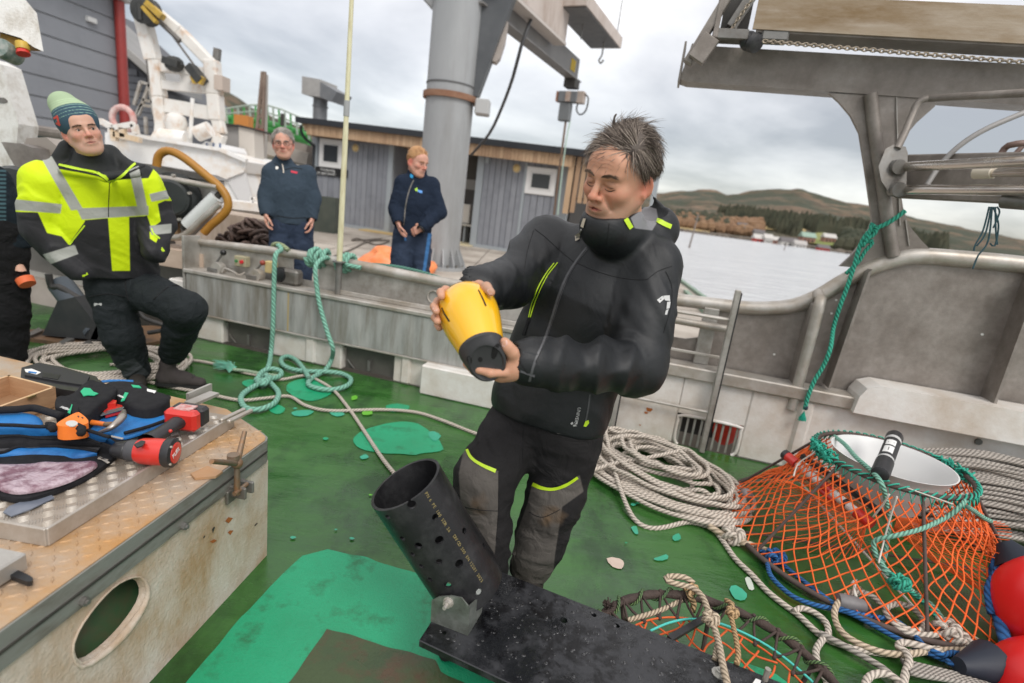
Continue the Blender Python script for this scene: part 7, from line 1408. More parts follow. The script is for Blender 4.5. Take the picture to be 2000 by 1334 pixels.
def attr_mat(name, base, layers, rough=.75, bump=.25, bscale=300, spec=.3, noise=.12, nscale=14, sheen=0., sub=0., crease=.0):
 if name in MATS: return MATS[name]
 m = bpy.data.materials.new(name); m.use_nodes = True; t = m.node_tree; b = t.nodes['Principled BSDF']; tcn = t.nodes.new('ShaderNodeTexCoord')
 n = t.nodes.new('ShaderNodeTexNoise'); n.inputs['Scale'].default_value = nscale; n.inputs['Detail'].default_value = 8; n.inputs['Roughness'].default_value = .65; t.links.new(tcn.outputs['Object'], n.inputs[0])
 x = t.nodes.new('ShaderNodeMix'); x.data_type = 'RGBA'; t.links.new(n.outputs[0], x.inputs[0]); x.inputs[6].default_value = (*[c*(1-noise) for c in base], 1); x.inputs[7].default_value = (*[c*(1+noise) for c in base], 1); col = x.outputs[2]
 for a, c, lo, hi in layers:
  at_ = t.nodes.new('ShaderNodeAttribute'); at_.attribute_name = a; r = t.nodes.new('ShaderNodeMapRange'); r.inputs[1].default_value = lo; r.inputs[2].default_value = hi; t.links.new(at_.outputs['Fac'], r.inputs[0])
  y = t.nodes.new('ShaderNodeMix'); y.data_type = 'RGBA'; t.links.new(r.outputs[0], y.inputs[0]); t.links.new(col, y.inputs[6]); y.inputs[7].default_value = (*c, 1); col = y.outputs[2]
 t.links.new(col, b.inputs['Base Color']); b.inputs['Roughness'].default_value = rough; b.inputs['Specular IOR Level'].default_value = spec; b.inputs['Sheen Weight'].default_value = sheen
 if sub: b.inputs['Subsurface Weight'].default_value = sub; b.inputs['Subsurface Radius'].default_value = (.012, .004, .002); b.inputs['Subsurface Scale'].default_value = .6
 n2 = t.nodes.new('ShaderNodeTexNoise'); n2.inputs['Scale'].default_value = bscale; n2.inputs['Detail'].default_value = 3; t.links.new(tcn.outputs['Object'], n2.inputs[0]); hgt = n2.outputs[0]; dist = .002
 bp = t.nodes.new('ShaderNodeBump'); bp.inputs['Strength'].default_value = bump; bp.inputs['Distance'].default_value = dist; t.links.new(hgt, bp.inputs['Height']); nrm = bp.outputs[0]
 if crease:
  n3 = t.nodes.new('ShaderNodeTexNoise'); n3.inputs['Scale'].default_value = 11; n3.inputs['Detail'].default_value = 4; n3.inputs['Distortion'].default_value = 1.2; t.links.new(tcn.outputs['Object'], n3.inputs[0])
  b3 = t.nodes.new('ShaderNodeBump'); b3.inputs['Strength'].default_value = crease; b3.inputs['Distance'].default_value = .03; t.links.new(n3.outputs[0], b3.inputs['Height']); t.links.new(nrm, b3.inputs['Normal']); nrm = b3.outputs[0]
 t.links.new(nrm, b.inputs['Normal']); MATS[name] = m; return m
# ---- heads, hands, hair
def head(F, C, Rm, s=1., lid=0., smile=0., brow=0., wide=1., neck=None, mouth_open=0., opn=0.):
 F.local(C, Rm, s); w_ = wide
 F.ell((0, .012, .045), (.076*w_, .098, .088), .01); F.ell((0, -.02, .0), (.068*w_, .078, .085), .03)
 F.ell((0, -.040, -.045), (.056*w_, .055, .068), .03)
 for q in (-1, 1): F.cone((q*.056*w_, .008, -.045), (q*.026, -.066, -.096), .020, .017, .035)
 F.ell((0, -.078, -.100), (.024, .018, .017), .022); F.ell((0, -.05, -.09), (.045, .04, .03), .03)
 F.ell((0, -.078, .05), (.05*w_, .022, .038), .03)
 for q in (-1, 1):
  F.cone((q*.012, -.098, .026), (q*.042*w_, -.082, .026+brow), .0105, .009, .014)
  F.ell((q*.042*w_, -.068, -.02-smile*.0), (.021, .022, .019), .024); F.ell((q*.031, -.107, .004), (.021, .021, .0135), .011, 'sub')
  F.ell((q*.032, -.083, .004), (.0160, .0150, .0120), .004)
  F.cone((q*.019, -.0955, .010), (q*.045, -.085, .008), .0038+.0016*lid, .003, .005); F.cone((q*.019, -.0945, -.005), (q*.044, -.085, -.003), .0035, .003, .006)
 if opn:
  for q in (-1, 1): F.ell((q*.032, -.101, .0035), (.0128, .0095, opn), .003, 'sub')
 F.cone((0, -.099, .016), (0, -.122, -.022), .0075, .0105, .009); F.ell((0, -.1235, -.026), (.0125, .0125, .0105), .006)
 for q in (-1, 1): F.ell((q*.0135, -.109, -.030), (.0085, .0115, .0085), .005); F.ell((q*.0065, -.115, -.0385), (.0035, .004, .003), .003, 'sub')
 F.ell((0, -.084, -.055), (.034, .025, .022), .018)
 F.cone((-.020-.006*smile, -.0955, -.0585+.004*smile), (0, -.1045, -.0545), .0048, .0058, .006); F.cone((.020+.006*smile, -.0955, -.0585+.004*smile), (0, -.1045, -.0545), .0048, .0058, .006)
 F.cone((-.017, -.096, -.0665), (.017, -.096, -.0665), .0058, None, .008); F.ell((0, -.1025, -.0665), (.013, .006, .006), .007)
 F.cone((-.023-.007*smile, -.094, -.060+.006*smile), (0, -.109, -.0605), .0016+mouth_open, .0022+mouth_open, .003, 'sub'); F.cone((.023+.007*smile, -.094, -.060+.006*smile), (0, -.109, -.0605), .0016+mouth_open, .0022+mouth_open, .003, 'sub')
 for q in (-1, 1):
  F.cone((q*.026, -.100, -.028), (q*(.036+.008*smile), -.083, -.060), .0014+.0015*smile, .0012, .014, 'sub')
  A = rotm(0, 14, 0) @ rotm(q*-24, 0, 0); F.ell((q*.079*w_, .014, -.008), (.0075, .021, .033), .006, 'add', A); F.ell((q*.086*w_, .010, -.004), (.005, .012, .020), .005, 'sub', A); F.cone((q*.076*w_, .001, -.028), (q*.078*w_, .006, -.036), .008, .007, .006)
 F.world()
 if neck is not None: F.cone(np.asarray(C)+Rm @ np.array([0, .024, -.06])*s, neck, .054*s, .062*s, .03)
 return F
def skin_attrs(C, Rm, s=1., beard=1., smile=0.):
 def loc(V): return ((V-C) @ Rm)/s
 def g(p, c, r): return np.exp(-(((p-np.array(c))/np.array(r))**2).sum(1))
 def red(V): p = loc(V); return g(p, (0, -.12, -.03), (.02, .02, .02))+.55*g(p, (.042, -.08, -.02), (.03, .04, .03))+.55*g(p, (-.042, -.08, -.02), (.03, .04, .03))+1.1*g(p, (.08, .01, 0), (.016, .04, .05))+1.1*g(p, (-.08, .01, 0), (.016, .04, .05))+.3*vnoise(p*60)
 def beard_(V):
  p = loc(V); a = np.clip((-.030-p[:, 2])/.03, 0, 1)*np.clip((.05-p[:, 1])/.05, 0, 1)*(p[:, 2] > -.16); return beard*a*(1-.8*g(p, (0, -.1, -.06), (.02, .04, .009)))*(.75+.5*vnoise(p*140))
 def lip(V): p = loc(V); return g(p, (0, -.102, -.0605), (.021, .02, .0085))*(p[:, 1] < -.084)
 def dark_(V): p = loc(V); return sum(g(p, (q*.032, -.093, .0015-.0015*q*0), (.0135, .012, .0022)) for q in (-1, 1))+.8*g(p, (0, -.108, -.0605), (.017+.006*smile, .016, .0013))+.9*sum(g(p, (q*.0065, -.115, -.0385), (.0035, .006, .003)) for q in (-1, 1))
 def sock(V): p = loc(V); return sum(g(p, (q*.032, -.09, .008), (.02, .03, .012)) for q in (-1, 1))
 return dict(red=red, beard=beard_, lip=lip, line=dark_, socket=sock)
def skin_mat(name, c, redc, beardc):
 return attr_mat(name, c, [('red', redc, .25, 1.1), ('socket', tuple(x*.78 for x in c), .1, 1.4), ('beard', beardc, .1, 1.9), ('lip', (c[0]*.80, c[1]*.46, c[2]*.52), .25, .85), ('line', (.05, .022, .016), .25, .9)], rough=.5, bump=.22, bscale=420, spec=.35, noise=.10, nscale=40, sub=.12)
def hair(par, C, Rm, s, n, length, mask, flow, mat, seed=1, width=.0013, name='hair', lift=.5, ext=1.03, grav=.15, segs=5, jit=.25, rad=(.079, .101, .091)):
 rg = np.random.RandomState(seed); rad = np.array(rad); c0 = np.array([0, .012, .045]); m = MB(); k = 0; tries = 0; tone = []
 while k < n and tries < n*60:
  tries += 1; d = rg.normal(size=3); d /= np.linalg.norm(d)
  p = c0+d*rad*(ext-.03)
  if not mask(p): continue
  k += 1; nn = d/rad; nn /= np.linalg.norm(nn); cl = np.floor((p+.5)*45); rj = np.array([hash3(np.int64(cl[0]), np.int64(cl[1]), np.int64(cl[2]+i*31)) for i in range(3)])-.5
  L = length(p)*(.7+.6*rg.rand()); f = flow(p); f = f-nn*(f @ nn); f /= np.linalg.norm(f)+1e-9; v = f+nn*lift*(.6+.8*rg.rand())+rg.normal(size=3)*jit*.35+rj*jit*2.2; v /= np.linalg.norm(v); P = [p]
  for i in range(segs):
   q = P[-1]+v*L/segs; e = (q-c0)/(rad*ext); r = np.linalg.norm(e)
   if r < 1: q = c0+(q-c0)/r
   P.append(q); v = v+f*.32+np.array([0, 0, -grav])+rg.normal(size=3)*.06; v /= np.linalg.norm(v)
  P = np.asarray(C)+(np.array(P)*s) @ Rm.T; w_ = width*(.6+.8*rg.rand())*s
  i0 = m.n; m.tube(P, np.array([1, 1, .9, .8, .65, .45, .15][-segs-1:])*w_, 3, caps=False); tone += [rg.rand()]*(m.n-i0)
 o = m.build(name, mat, par, smooth=180); o.data.attributes.new('tone', 'FLOAT', 'POINT').data.foreach_set('value', tone); return o
def hair_mat(name, a, b, pow_=1.):
 if name in MATS: return MATS[name]
 m = bpy.data.materials.new(name); m.use_nodes = True; t = m.node_tree; bs = t.nodes['Principled BSDF']; at_ = t.nodes.new('ShaderNodeAttribute'); at_.attribute_name = 'tone'
 cr_ = t.nodes.new('ShaderNodeValToRGB'); cr_.color_ramp.elements[0].color = (*a, 1); cr_.color_ramp.elements[1].color = (*b, 1); cr_.color_ramp.elements[0].position = .25*pow_; t.links.new(at_.outputs['Fac'], cr_.inputs[0]); t.links.new(cr_.outputs[0], bs.inputs['Base Color']); bs.inputs['Roughness'].default_value = .45; bs.inputs['Specular IOR Level'].default_value = .4
 MATS[name] = m; return m
def hairline(p, front=.078): return p[2] > np.interp(p[1], [-.095, -.06, -.03, -.005, .02, .05, .1], [front, front-.004, .048, .008, -.005, -.045, -.062])
def eyes(par, C, Rm, s, look=(0, 0), iris=(.09, .06, .035)):
 for q in (-1, 1):
  c = np.array([q*.032, -.0838, .0035]); m = MB(); f = np.array([look[0], -1., look[1]]); f /= np.linalg.norm(f)
  L = lambda p: np.asarray(C)+Rm @ (np.asarray(p)*s)
  m.sphere(L(c), .0123*s, 14, 10); e = m.build('eye', M('eye_white', (.62, .58, .54), rough=.15), par, smooth=180)
  m = MB(); m.lathe(L(c+f*.0102), Rm @ f, [(0, .0062*s), (.0012*s, .0058*s), (.0024*s, .003*s), (.0027*s, .0004)], 14); m.build('iris', M('iris_%d' % int(iris[0]*1000), iris, rough=.1), e, smooth=180)
  m = MB(); m.lathe(L(c+f*.0122), Rm @ f, [(0, .0026*s), (.0012*s, .0024*s)], 12); m.build('pupil', M('pupil', (.004, .004, .004), rough=.1), e)
def onface(sk, C, Rm, s, x, z, lift=.0006):
 h = sk.b.ray_cast(Vector(np.asarray(C)+Rm @ (np.array([x, -.25, z])*s)), Vector(Rm @ np.array([0, 1., 0])))
 return None if h[0] is None else np.array(h[0])+Rm @ np.array([0, -lift, 0])
def face_line(sk, C, Rm, s, pts, r, name, mat, par):
 P = [onface(sk, C, Rm, s, x, z) for x, z in spline(np.array([(x, z, 0) for x, z in pts], float), .002)[:, :2]]; P = [p for p in P if p is not None]
 if len(P) > 2: m = MB(); m.tube(P, np.interp(np.linspace(0, 1, len(P)), [0, .5, 1], [r*.4, r, r*.5]), 5); return m.build(name, mat, par, smooth=180)
def brows(sk, par, C, Rm, s, mat, n=70, seed=3, arch=.006, up=0., r=.0008):
 rg = np.random.RandomState(seed); m = MB(); tone = []
 for q in (-1, 1):
  for i in range(n):
   u = rg.rand(); x = .011+u*.036; z = .0225+up+arch*math.sin(u*2.6)+rg.normal()*.0018; p = onface(sk, C, Rm, s, q*x, z)
   if p is None: continue
   d = np.array([q*(.7+.4*u), .15-.3*(1-u), .5-.9*u]); d /= np.linalg.norm(d); d = Rm @ d*s; o_ = Rm @ np.array([0, -.001, 0])
   i0 = m.n; m.tube([p, p+d*.004+o_, p+d*.009+o_*.6], np.array([1, .8, .3])*r*s, 3, caps=False); tone += [rg.rand()*.7]*(m.n-i0)
 o = m.build('eyebrows', mat, par, smooth=180); o.data.attributes.new('tone', 'FLOAT', 'POINT').data.foreach_set('value', tone); tag(o, kind='stuff')
def finger(F, pts, r0, r1=None, k=.006):
 r1 = r0*.8 if r1 is None else r1; n = len(pts)-1
 for i in range(n): F.cone(pts[i], pts[i+1], r0+(r1-r0)*i/n, r0+(r1-r0)*(i+1)/n, k)
def hand(F, w_, d, side, nrm, s=1., curl=.5):
 d = np.asarray(d, float)/np.linalg.norm(d); n_ = np.asarray(nrm, float); n_ = n_-d*(n_ @ d); n_ /= np.linalg.norm(n_); t = np.asarray(side, float); t = t-d*(t @ d)-n_*(t @ n_); t /= np.linalg.norm(t); w_ = np.asarray(w_, float)
 F.cone(w_, w_+d*.03*s, .026*s, .028*s, .015, sq=(n_, 1.4))
 for i, (o, L) in enumerate(((.030, .92), (.010, 1.), (-.010, .95), (-.029, .78))):
  b = w_+d*.085*s+t*o*s; F.cone(w_+d*.02*s+t*o*.6*s, b, .0155*s, .0125*s, .012); a = 0; p = b; pts = [b]
  for l in (.040, .027, .021): a += curl*.62+.12*i*curl; p = p+(d*math.cos(a)+n_*math.sin(a))*l*L*s; pts.append(p)
  finger(F, pts, .0095*s, .0075*s, .005)
 b = w_+d*.02*s+t*.028*s; finger(F, [b, b+(d*.75+t*.6+n_*.2)*.042*s, b+(d*.98+t*.45+n_*.5)*.072*s, b+(d*1.15+t*.25+n_*.6)*.092*s], .0125*s, .0085*s, .01)
def limb(F, pts, rs, wr=None, k=.03, sq=None):
 for i in range(len(pts)-1): F.cone(pts[i], pts[i+1], rs[i], rs[i+1], k, wr=None if wr is None else (wr[0], wr[1], wr[2]+i*3.7), sq=sq)
def shoe(par, heel, toe, name, mat, solem, up=None, s=1.):
 heel, toe = np.asarray(heel, float), np.asarray(toe, float); d = toe-heel; L = np.linalg.norm(d); d /= L; z = np.array([0, 0, 1.]); z = z-d*(z @ d); z /= np.linalg.norm(z); x = np.cross(d, z)
 lo = np.minimum(heel, toe)-.12; hi = np.maximum(heel, toe)+np.array([.12, .12, .2]); F_ = Field(lo, hi, .005)
 F_.cone(heel+d*.035+z*.05, heel+d*.5*L+z*.05, .042*s, .044*s, .03); F_.cone(heel+d*.5*L+z*.045, toe-d*.045+z*.036, .046*s, .036*s, .03, sq=(z, 1.15)); F_.cone(heel+d*.05+z*.05, heel+d*.06+z*.15, .046*s, .05*s, .03)
 F_.cone(heel+d*.25*L+z*.09, heel+d*.6*L+z*.06, .03, .03, .03)
 F_.disp(lambda p: -.002*vnoise(p*60)); F_.ell(heel+d*L*.5-z*.088, (.4, .4, .09), .004, 'sub'); sh = sdf_obj(name, F_, mat, par)
 m = MB(); pr = [(-.005, .030), (.03, .042), (.35*L, .040), (.6*L, .050), (.85*L, .046), (L+.004, .016)]; a_ = [heel+d*u+x*w_*s for u, w_ in pr]+[heel+d*u-x*w_*s for u, w_ in pr[::-1]]
 m.prism(spline(a_, .01, True)-z*.004, z*.024); m.build('sole', solem, sh, smooth=40)
 m = MB()
 for i in range(4): u = .42+.1*i; c = heel+d*L*u+z*(.100-.06*(u-.35)); m.tube([c-x*.028, c+z*.004, c+x*.028], .0028, 5)
 m.build('laces', M('lace_dark', (.05, .05, .05), rough=.8), sh, smooth=180)
 return sh
# ---- the man in black holding the yellow instrument
pm = thing('person', 'man with tousled hair in a black hooded jacket looking down at a yellow instrument', 'person', (.15, 1.85, 0))
HCm, HRm, HSm = np.array([.252, 1.640, 1.612]), rotm(-41, 17, 9), 1.06
J = dict(pel=at(1066, 806, y=1.83), mid=at(1110, 680, y=1.83), chest=at(1160, 575, y=1.82), neck=at(1215, 465, y=1.77), Rs=at(1068, 475, y=1.91), Ls=at(1272, 520, y=1.73), Re=at(1000, 552, y=1.74), Rw=at(925, 565, fw=1.44), Le=at(1243, 716, y=1.60), Lw=at(1022, 708, fw=1.335),
   Rh=at(1022, 822, y=1.88), Lh=at(1112, 838, y=1.79), Rk=at(944, 935, y=1.72), Lk=at(1085, 965, y=1.79), Ra=at(952, 1120, y=1.735), La=at(1038, 1108, y=1.835))
FW = np.array([math.sin(R(-25)), -math.cos(R(-25)), 0])
skm = skin_mat('skin_weathered', (.54, .285, .185), (.56, .20, .13), (.36, .235, .17))
F_ = Field((-.32, 1.02, .70), (.55, 2.02, 1.80), .0036)
F_.cone(J['pel'], J['chest'], .11, .13, .05); F_.cone(J['Rs'], J['Ls'], .05, .05, .05); F_.cone(J['chest'], J['neck'], .1, .055, .05); limb(F_, [J['Rs'], J['Re'], J['Rw']], [.045, .038, .030]); limb(F_, [J['Ls'], J['Le'], J['Lw']], [.045, .038, .030])
head(F_, HCm, HRm, HSm, lid=1., brow=.003, neck=J['neck'], mouth_open=.0012)
D_ = -.165
q = lambda x, y, f: at(x, y, fw=f+D_)
F_.cone(J['Rw'], q(905, 583, 1.60), .028, .036, .02); F_.cone(q(905, 583, 1.60), q(885, 597, 1.585), .032, .026, .02)
for pts in ([(892, 572, 1.59), (870, 566, 1.56), (861, 571, 1.515), (862, 579, 1.48)], [(882, 588, 1.59), (855, 589, 1.555), (848, 599, 1.505), (852, 608, 1.47)], [(880, 603, 1.59), (856, 609, 1.55), (850, 620, 1.505), (854, 628, 1.475)], [(880, 615, 1.59), (862, 624, 1.57), (856, 634, 1.54), (858, 640, 1.52)]): finger(F_, [q(*p) for p in pts], .0112, .0095, .006)
finger(F_, [q(918, 572, 1.60), q(935, 558, 1.55), q(950, 561, 1.50), q(959, 571, 1.475)], .0145, .0105, .010)
D_ = -.125
F_.cone(J['Lw'], q(1000, 716, 1.455), .030, .034, .02); F_.cone(q(1000, 716, 1.455), q(978, 727, 1.455), .030, .026, .02)
finger(F_, [q(1006, 703, 1.435), q(1000, 688, 1.415), q(991, 677, 1.405), q(985, 667, 1.40)], .0160, .0108, .012)
for pts in ([(984, 728, 1.425), (958, 729, 1.405), (934, 722, 1.41), (914, 709, 1.43)], [(978, 734, 1.45), (950, 734, 1.44), (926, 725, 1.45), (910, 711, 1.47)], [(976, 732, 1.475), (948, 731, 1.48), (925, 720, 1.49), (912, 706, 1.5)], [(980, 728, 1.50), (955, 726, 1.51), (935, 716, 1.52), (925, 706, 1.52)]): finger(F_, [q(*p) for p in pts], .0112, .0088, .006)
body = sdf_obj('body', F_, skm, pm, skin_attrs(HCm, HRm, HSm, 1.))
nl = M('nail', (.58, .36, .30), rough=.3); sk_ = Skin(body)
for c_, a, r_ in (((986, 671), -1.0, 4.5), ((957, 570), .9, 3.8), ((850, 604), .4, 3.2)): badge(sk_, [(c_[0]+r_*1.5*math.cos(t)*math.cos(a)-r_*math.sin(t)*math.sin(a), c_[1]+r_*1.5*math.cos(t)*math.sin(a)+r_*math.sin(t)*math.cos(a)) for t in np.linspace(0, 6.28, 12, endpoint=False)], 'nail', nl, body, .0008)
hm1 = hair_mat('grey_brown_hair', (.05, .034, .026), (.42, .35, .29), .9)
Fh = Field(HCm-.2, HCm+.22, .006); Fh.local(HCm, HRm, HSm).ell((0, .018, .055), (.078, .099, .090), .01); Fh.ell((0, -.09, -.03), (.2, .075, .095), .015, 'sub'); Fh.ell((0, -.03, -.075), (.2, .085, .075), .015, 'sub'); Fh.world()
hc = sdf_obj('hair', Fh, M('hair_under', (.05, .035, .027), (.09, .07, .055), rough=.6, scale=60), pm)
def flow_m(p):
 top = np.clip((p[2]-.06)/.05, 0, 1); front = np.clip((-p[1]-.01)/.06, 0, 1)
 f = np.array([.55, .35, .0])*top*(1-front)+np.array([-.85, -.05, .15])*top*front+np.array([.12*np.sign(p[0]), .45, -1.0])*(1-top); return f+.3*np.array([math.sin(p[1]*60), math.cos(p[0]*55), math.sin(p[0]*40)])*top
hair(hc, HCm, HRm, HSm, 5200, lambda p: .034+.026*np.clip((p[2]-.02)/.07, 0, 1), lambda p: hairline(p, .084), flow_m, hm1, 5, .00085, 'hair_strands', lift=.20, ext=1.03, grav=.14, segs=6, jit=.15)
hair(hc, HCm, HRm, HSm, 150, lambda p: .055, lambda p: p[2] > .085, flow_m, hm1, 9, .0008, 'loose_strands', lift=.7, ext=1.06, grav=.02, segs=5, jit=.5)
L_w = lambda p: HCm+HRm @ (np.asarray(p)*HSm)
m = MB(); 
for i in range(16): o_ = np.random.RandomState(i).normal(size=3)*.003; m.tube(spline([L_w((-.02, -.03, .128)+o_), L_w((-.026, -.03, .142)+o_), L_w((-.03, -.024, .155)+o_*.6), L_w((-.03, -.014, .163)+o_*.2)], .006), .0011, 3)
m.build('cowlick', M('hair_dark', (.06, .045, .035), rough=.5), hc, smooth=180)
brows(sk_, pm, HCm, HRm, HSm, hair_mat('brow_brown', (.11, .07, .045), (.27, .19, .13)), 120, 3, .006, .004)
ln = M('lash_line', (.035, .018, .014), rough=.6); fl_ = M('lip_line', (.16, .045, .04), rough=.5)
for q_ in (-1, 1): face_line(sk_, HCm, HRm, HSm, [(q_*.018, -.0035), (q_*.026, -.0075), (q_*.036, -.0075), (q_*.046, -.002)], .0013, 'lashes', ln, body); face_line(sk_, HCm, HRm, HSm, [(q_*.019, .012), (q_*.028, .0165), (q_*.038, .0155), (q_*.046, .009)], .0006, 'lid_crease', M('crease', (.42, .21, .14), rough=.6), body)
for z_, r_ in ((.050, .0004), (.059, .0005), (.068, .0004)): face_line(sk_, HCm, HRm, HSm, [(-.036, z_-.004), (-.018, z_+.001), (0, z_-.001), (.018, z_+.002), (.036, z_-.003)], r_, 'brow_crease', MATS['crease'], body)
face_line(sk_, HCm, HRm, HSm, [(-.022, -.060), (-.008, -.0595), (.008, -.0595), (.022, -.060)], .0011, 'mouth_line', fl_, body)
F_ = Field((-.34, 1.10, .62), (.60, 2.12, 1.70), .0058); WR = (.016, 8, 1)
F_.cone(at(1072, 792, y=1.83), J['mid'], .224, .198, .05, sq=(FW, 1.5), wr=(.007, 8, 4)); F_.cone(J['mid'], J['chest'], .198, .204, .06, sq=(FW, 1.4), wr=(.009, 8, 2)); F_.cone(J['chest'], at(1192, 500, y=1.80), .200, .120, .06, sq=(FW, 1.25))
F_.cone(J['Rs'], J['Ls'], .078, .080, .06); F_.cone(at(1192, 500, y=1.80), J['neck'], .10, .085, .05)
limb(F_, [J['Rs'], J['Re'], at(938, 562, fw=1.475)], [.086, .070, .052], WR, .05); limb(F_, [J['Ls'], J['Le'], at(1040, 710, fw=1.355)], [.083, .074, .052], (.019, 7.5, 8), .05)
cR0, cR1 = at(944, 566, fw=1.46), at(912, 552, fw=1.455); cL0, cL1 = at(1045, 712, fw=1.35), at(1016, 706, fw=1.34)
F_.cone(cR0, cR1, .047, .045, .012); F_.cone(cL0, cL1, .050, .048, .012); F_.cone(at(905, 549, fw=1.455), at(890, 545, fw=1.455), .040, .04, .004, 'sub'); F_.cone(cL1+(cL1-cL0)*.35, cL1+(cL1-cL0)*3, .042, .042, .004, 'sub')
cc = at(1203, 452, y=1.745); ca = at(1186, 438, y=1.68)
F_.cone(J['neck'], at(1206, 442, y=1.71), .082, .084, .03); F_.cone(at(1198, 455, y=1.69), at(1180, 442, y=1.635), .078, .074, .02) 
F_.local(HCm, HRm, HSm).ell((0, -.03, -.02), (.086, .112, .086), .008, 'sub').world()
hd = at(1264, 446, y=1.83); F_.ell(hd, (.104, .112, .088), .02); F_.cone(at(1208, 456, y=1.64), at(1296, 458, y=1.80), .026, .036, .02); F_.cone(at(1300, 455, y=1.83), at(1296, 420, y=1.90), .026, .012, .02); F_.cone(at(1300, 425, y=1.88), at(1268, 378, y=1.86), .016, .011, .02)
F_.ell(at(1260, 404, y=1.80), (.074, .092, .066), .012, 'sub')
F_.ell(at(1070, 808, y=1.83)-np.array([0, 0, .155]), (.5, .5, .155), .012, 'sub')
F_.disp(lambda p: .011*(.35-np.abs(2*vnoise(p*np.array([6.5, 6.5, 5])@rotm(25, 35, 20)+vnoise(p*4)[:, None]*1.4)-1))*np.clip((1.38-p[:, 2])*5, .15, 1))
jk = attr_mat('black_softshell', (.0095, .011, .0125), [('grey', (.20, .20, .21), -1, 1)], rough=.46, bump=.35, bscale=900, spec=.42, noise=.14, nscale=20, sheen=.0, crease=.12)
jacket = sdf_obj('jacket', F_, jk, pm, dict(grey=zone([[(1232, 425), (1250, 412), (1262, 402), (1282, 408), (1286, 430), (1274, 450), (1240, 446)]])))
sj = Skin(jacket); lime = M('lime_trim', (.50, .72, .02), rough=.5); zipm = M('zip_tape', (.05, .052, .055), (.09, .09, .095), rough=.45, scale=60); seam = M('seam_black', (.004, .004, .005), rough=.8); refl = M('reflective_grey', (.50, .50, .49), rough=.4)
trim(sj, [(1147, 484), (1128, 508), (1108, 540), (1092, 580), (1078, 625), (1062, 668), (1044, 708), (1034, 745)], [6, 6, 7, 7, 6, 5, 5], 'zip', zipm, jacket); cord(sj, [(1148, 484), (1130, 508), (1110, 540), (1094, 580), (1080, 625), (1064, 668), (1046, 708)], .0012, 'zip_seam', seam, jacket)
for px in ([(1089, 513), (1068, 540), (1052, 570), (1042, 600), (1036, 620)], [(1082, 514), (1062, 540), (1047, 568), (1038, 598), (1033, 620)]): cord(sj, px, .0022, 'pocket_piping', lime, jacket, .0015)
trim(sj, [(1085, 516), (1065, 541), (1049, 570), (1040, 600)], 4, 'pocket_zip', seam, jacket); trim(sj, [(1034, 622), (1028, 640), (1023, 655)], [5, 4, 5], 'zip_puller', blk, jacket, .004)
for px in ([(1044, 447), (1066, 464), (1092, 488), (1122, 513)], [(1128, 514), (1160, 528), (1200, 540), (1240, 546), (1264, 546)], [(1264, 546), (1285, 530), (1312, 520)], [(1190, 436), (1187, 460), (1185, 478)], [(1042, 450), (1030, 490), (1022, 540)], [(1300, 530), (1312, 560), (1310, 600), (1296, 650)]): cord(sj, px, .0011, 'seam', seam, jacket, .0004)
for pl in ([(1283, 586), (1293, 578), (1298, 583), (1288, 592)], [(1295, 578), (1307, 577), (1308, 588), (1298, 587)], [(1302, 590), (1309, 589), (1307, 602), (1301, 604)], [(1300, 606), (1305, 604), (1302, 615), (1298, 614)]): badge(sj, pl, 'sleeve_logo', refl, jacket)
for pl in ([(1141, 427), (1146, 428), (1141, 445), (1136, 442)],): badge(sj, pl, 'puller_tab', M('tan_tab', (.48, .42, .33), rough=.5), jacket, .004)
cord(sj, [(1137, 448), (1132, 462), (1126, 466)], .003, 'zip_slider', alud, jacket, .003)
badge(sj, [(1124, 461), (1136, 452), (1133, 468), (1125, 472)], 'puller_tab', M('tan_tab', (.48, .42, .33)), jacket, .004)
for px in ([(1221, 428), (1228, 440), (1232, 446)], [(1283, 430), (1296, 437), (1310, 443)]): trim(sj, px, 9, 'hood_piping', lime, jacket, .003)
trim(sj, [(1152, 770), (1149, 795), (1144, 822)], 3, 'hem_zip', zipm, jacket); badge(sj, [(1143, 822), (1149, 820), (1150, 826), (1144, 833), (1139, 832)], 'hem_puller', lime, jacket, .003)
h0, h1, h2 = sj.hit(1130, 794), sj.hit(1123, 824), sj.hit(1137, 796)
if h0 is not None and h1 is not None and h2 is not None: text_mesh('UNIVERN', .0155, 'lettering', refl, jacket, h0+FW*.006, h1-h0, h2-h0)
for pl in ([(1114, 826), (1118, 823), (1120, 827), (1116, 829)], [(1119, 829), (1124, 828), (1124, 832), (1119, 832)], [(1125, 824), (1128, 824), (1127, 828), (1124, 827)]): badge(sj, pl, 'hem_logo', refl, jacket, .004)
trim(sj, [(1003, 690), (1020, 715), (1040, 742)], [3, 3, 3], 'cuff_seam', seam, jacket, .001); badge(sj, [(1022, 686), (1050, 692), (1044, 736), (1016, 726)], 'cuff_tab', M('cuff_grey', (.028, .03, .034), (.04, .042, .046), rough=.55, scale=40), jacket, .003)
F_ = Field((-.3, 1.45, -.01), (.5, 2.12, 1.06), .006)
F_.cone(J['pel'], J['pel']+(0, 0, .12), .165, .17, .05, sq=(FW, 1.3)); F_.cone(J['Rh'], J['Lh'], .10, .10, .05)
limb(F_, [J['Rh'], J['Rk'], (J['Rk']+J['Ra'])/2, J['Ra']], [.112, .092, .082, .070], (.014, 13, 3), .04); limb(F_, [J['Lh'], J['Lk'], (J['Lk']+J['La'])/2, J['La']], [.112, .094, .084, .074], (.015, 13, 9), .04)
F_.ell(J['Ra']-(0, 0, .10), (.12, .12, .045), .006, 'sub'); F_.ell(J['La']-(0, 0, .105), (.12, .12, .045), .006, 'sub')
F_.disp(lambda p: -.004*(1-np.abs(2*vnoise(p*np.array([12, 12, 22])+9)-1)*1.5))
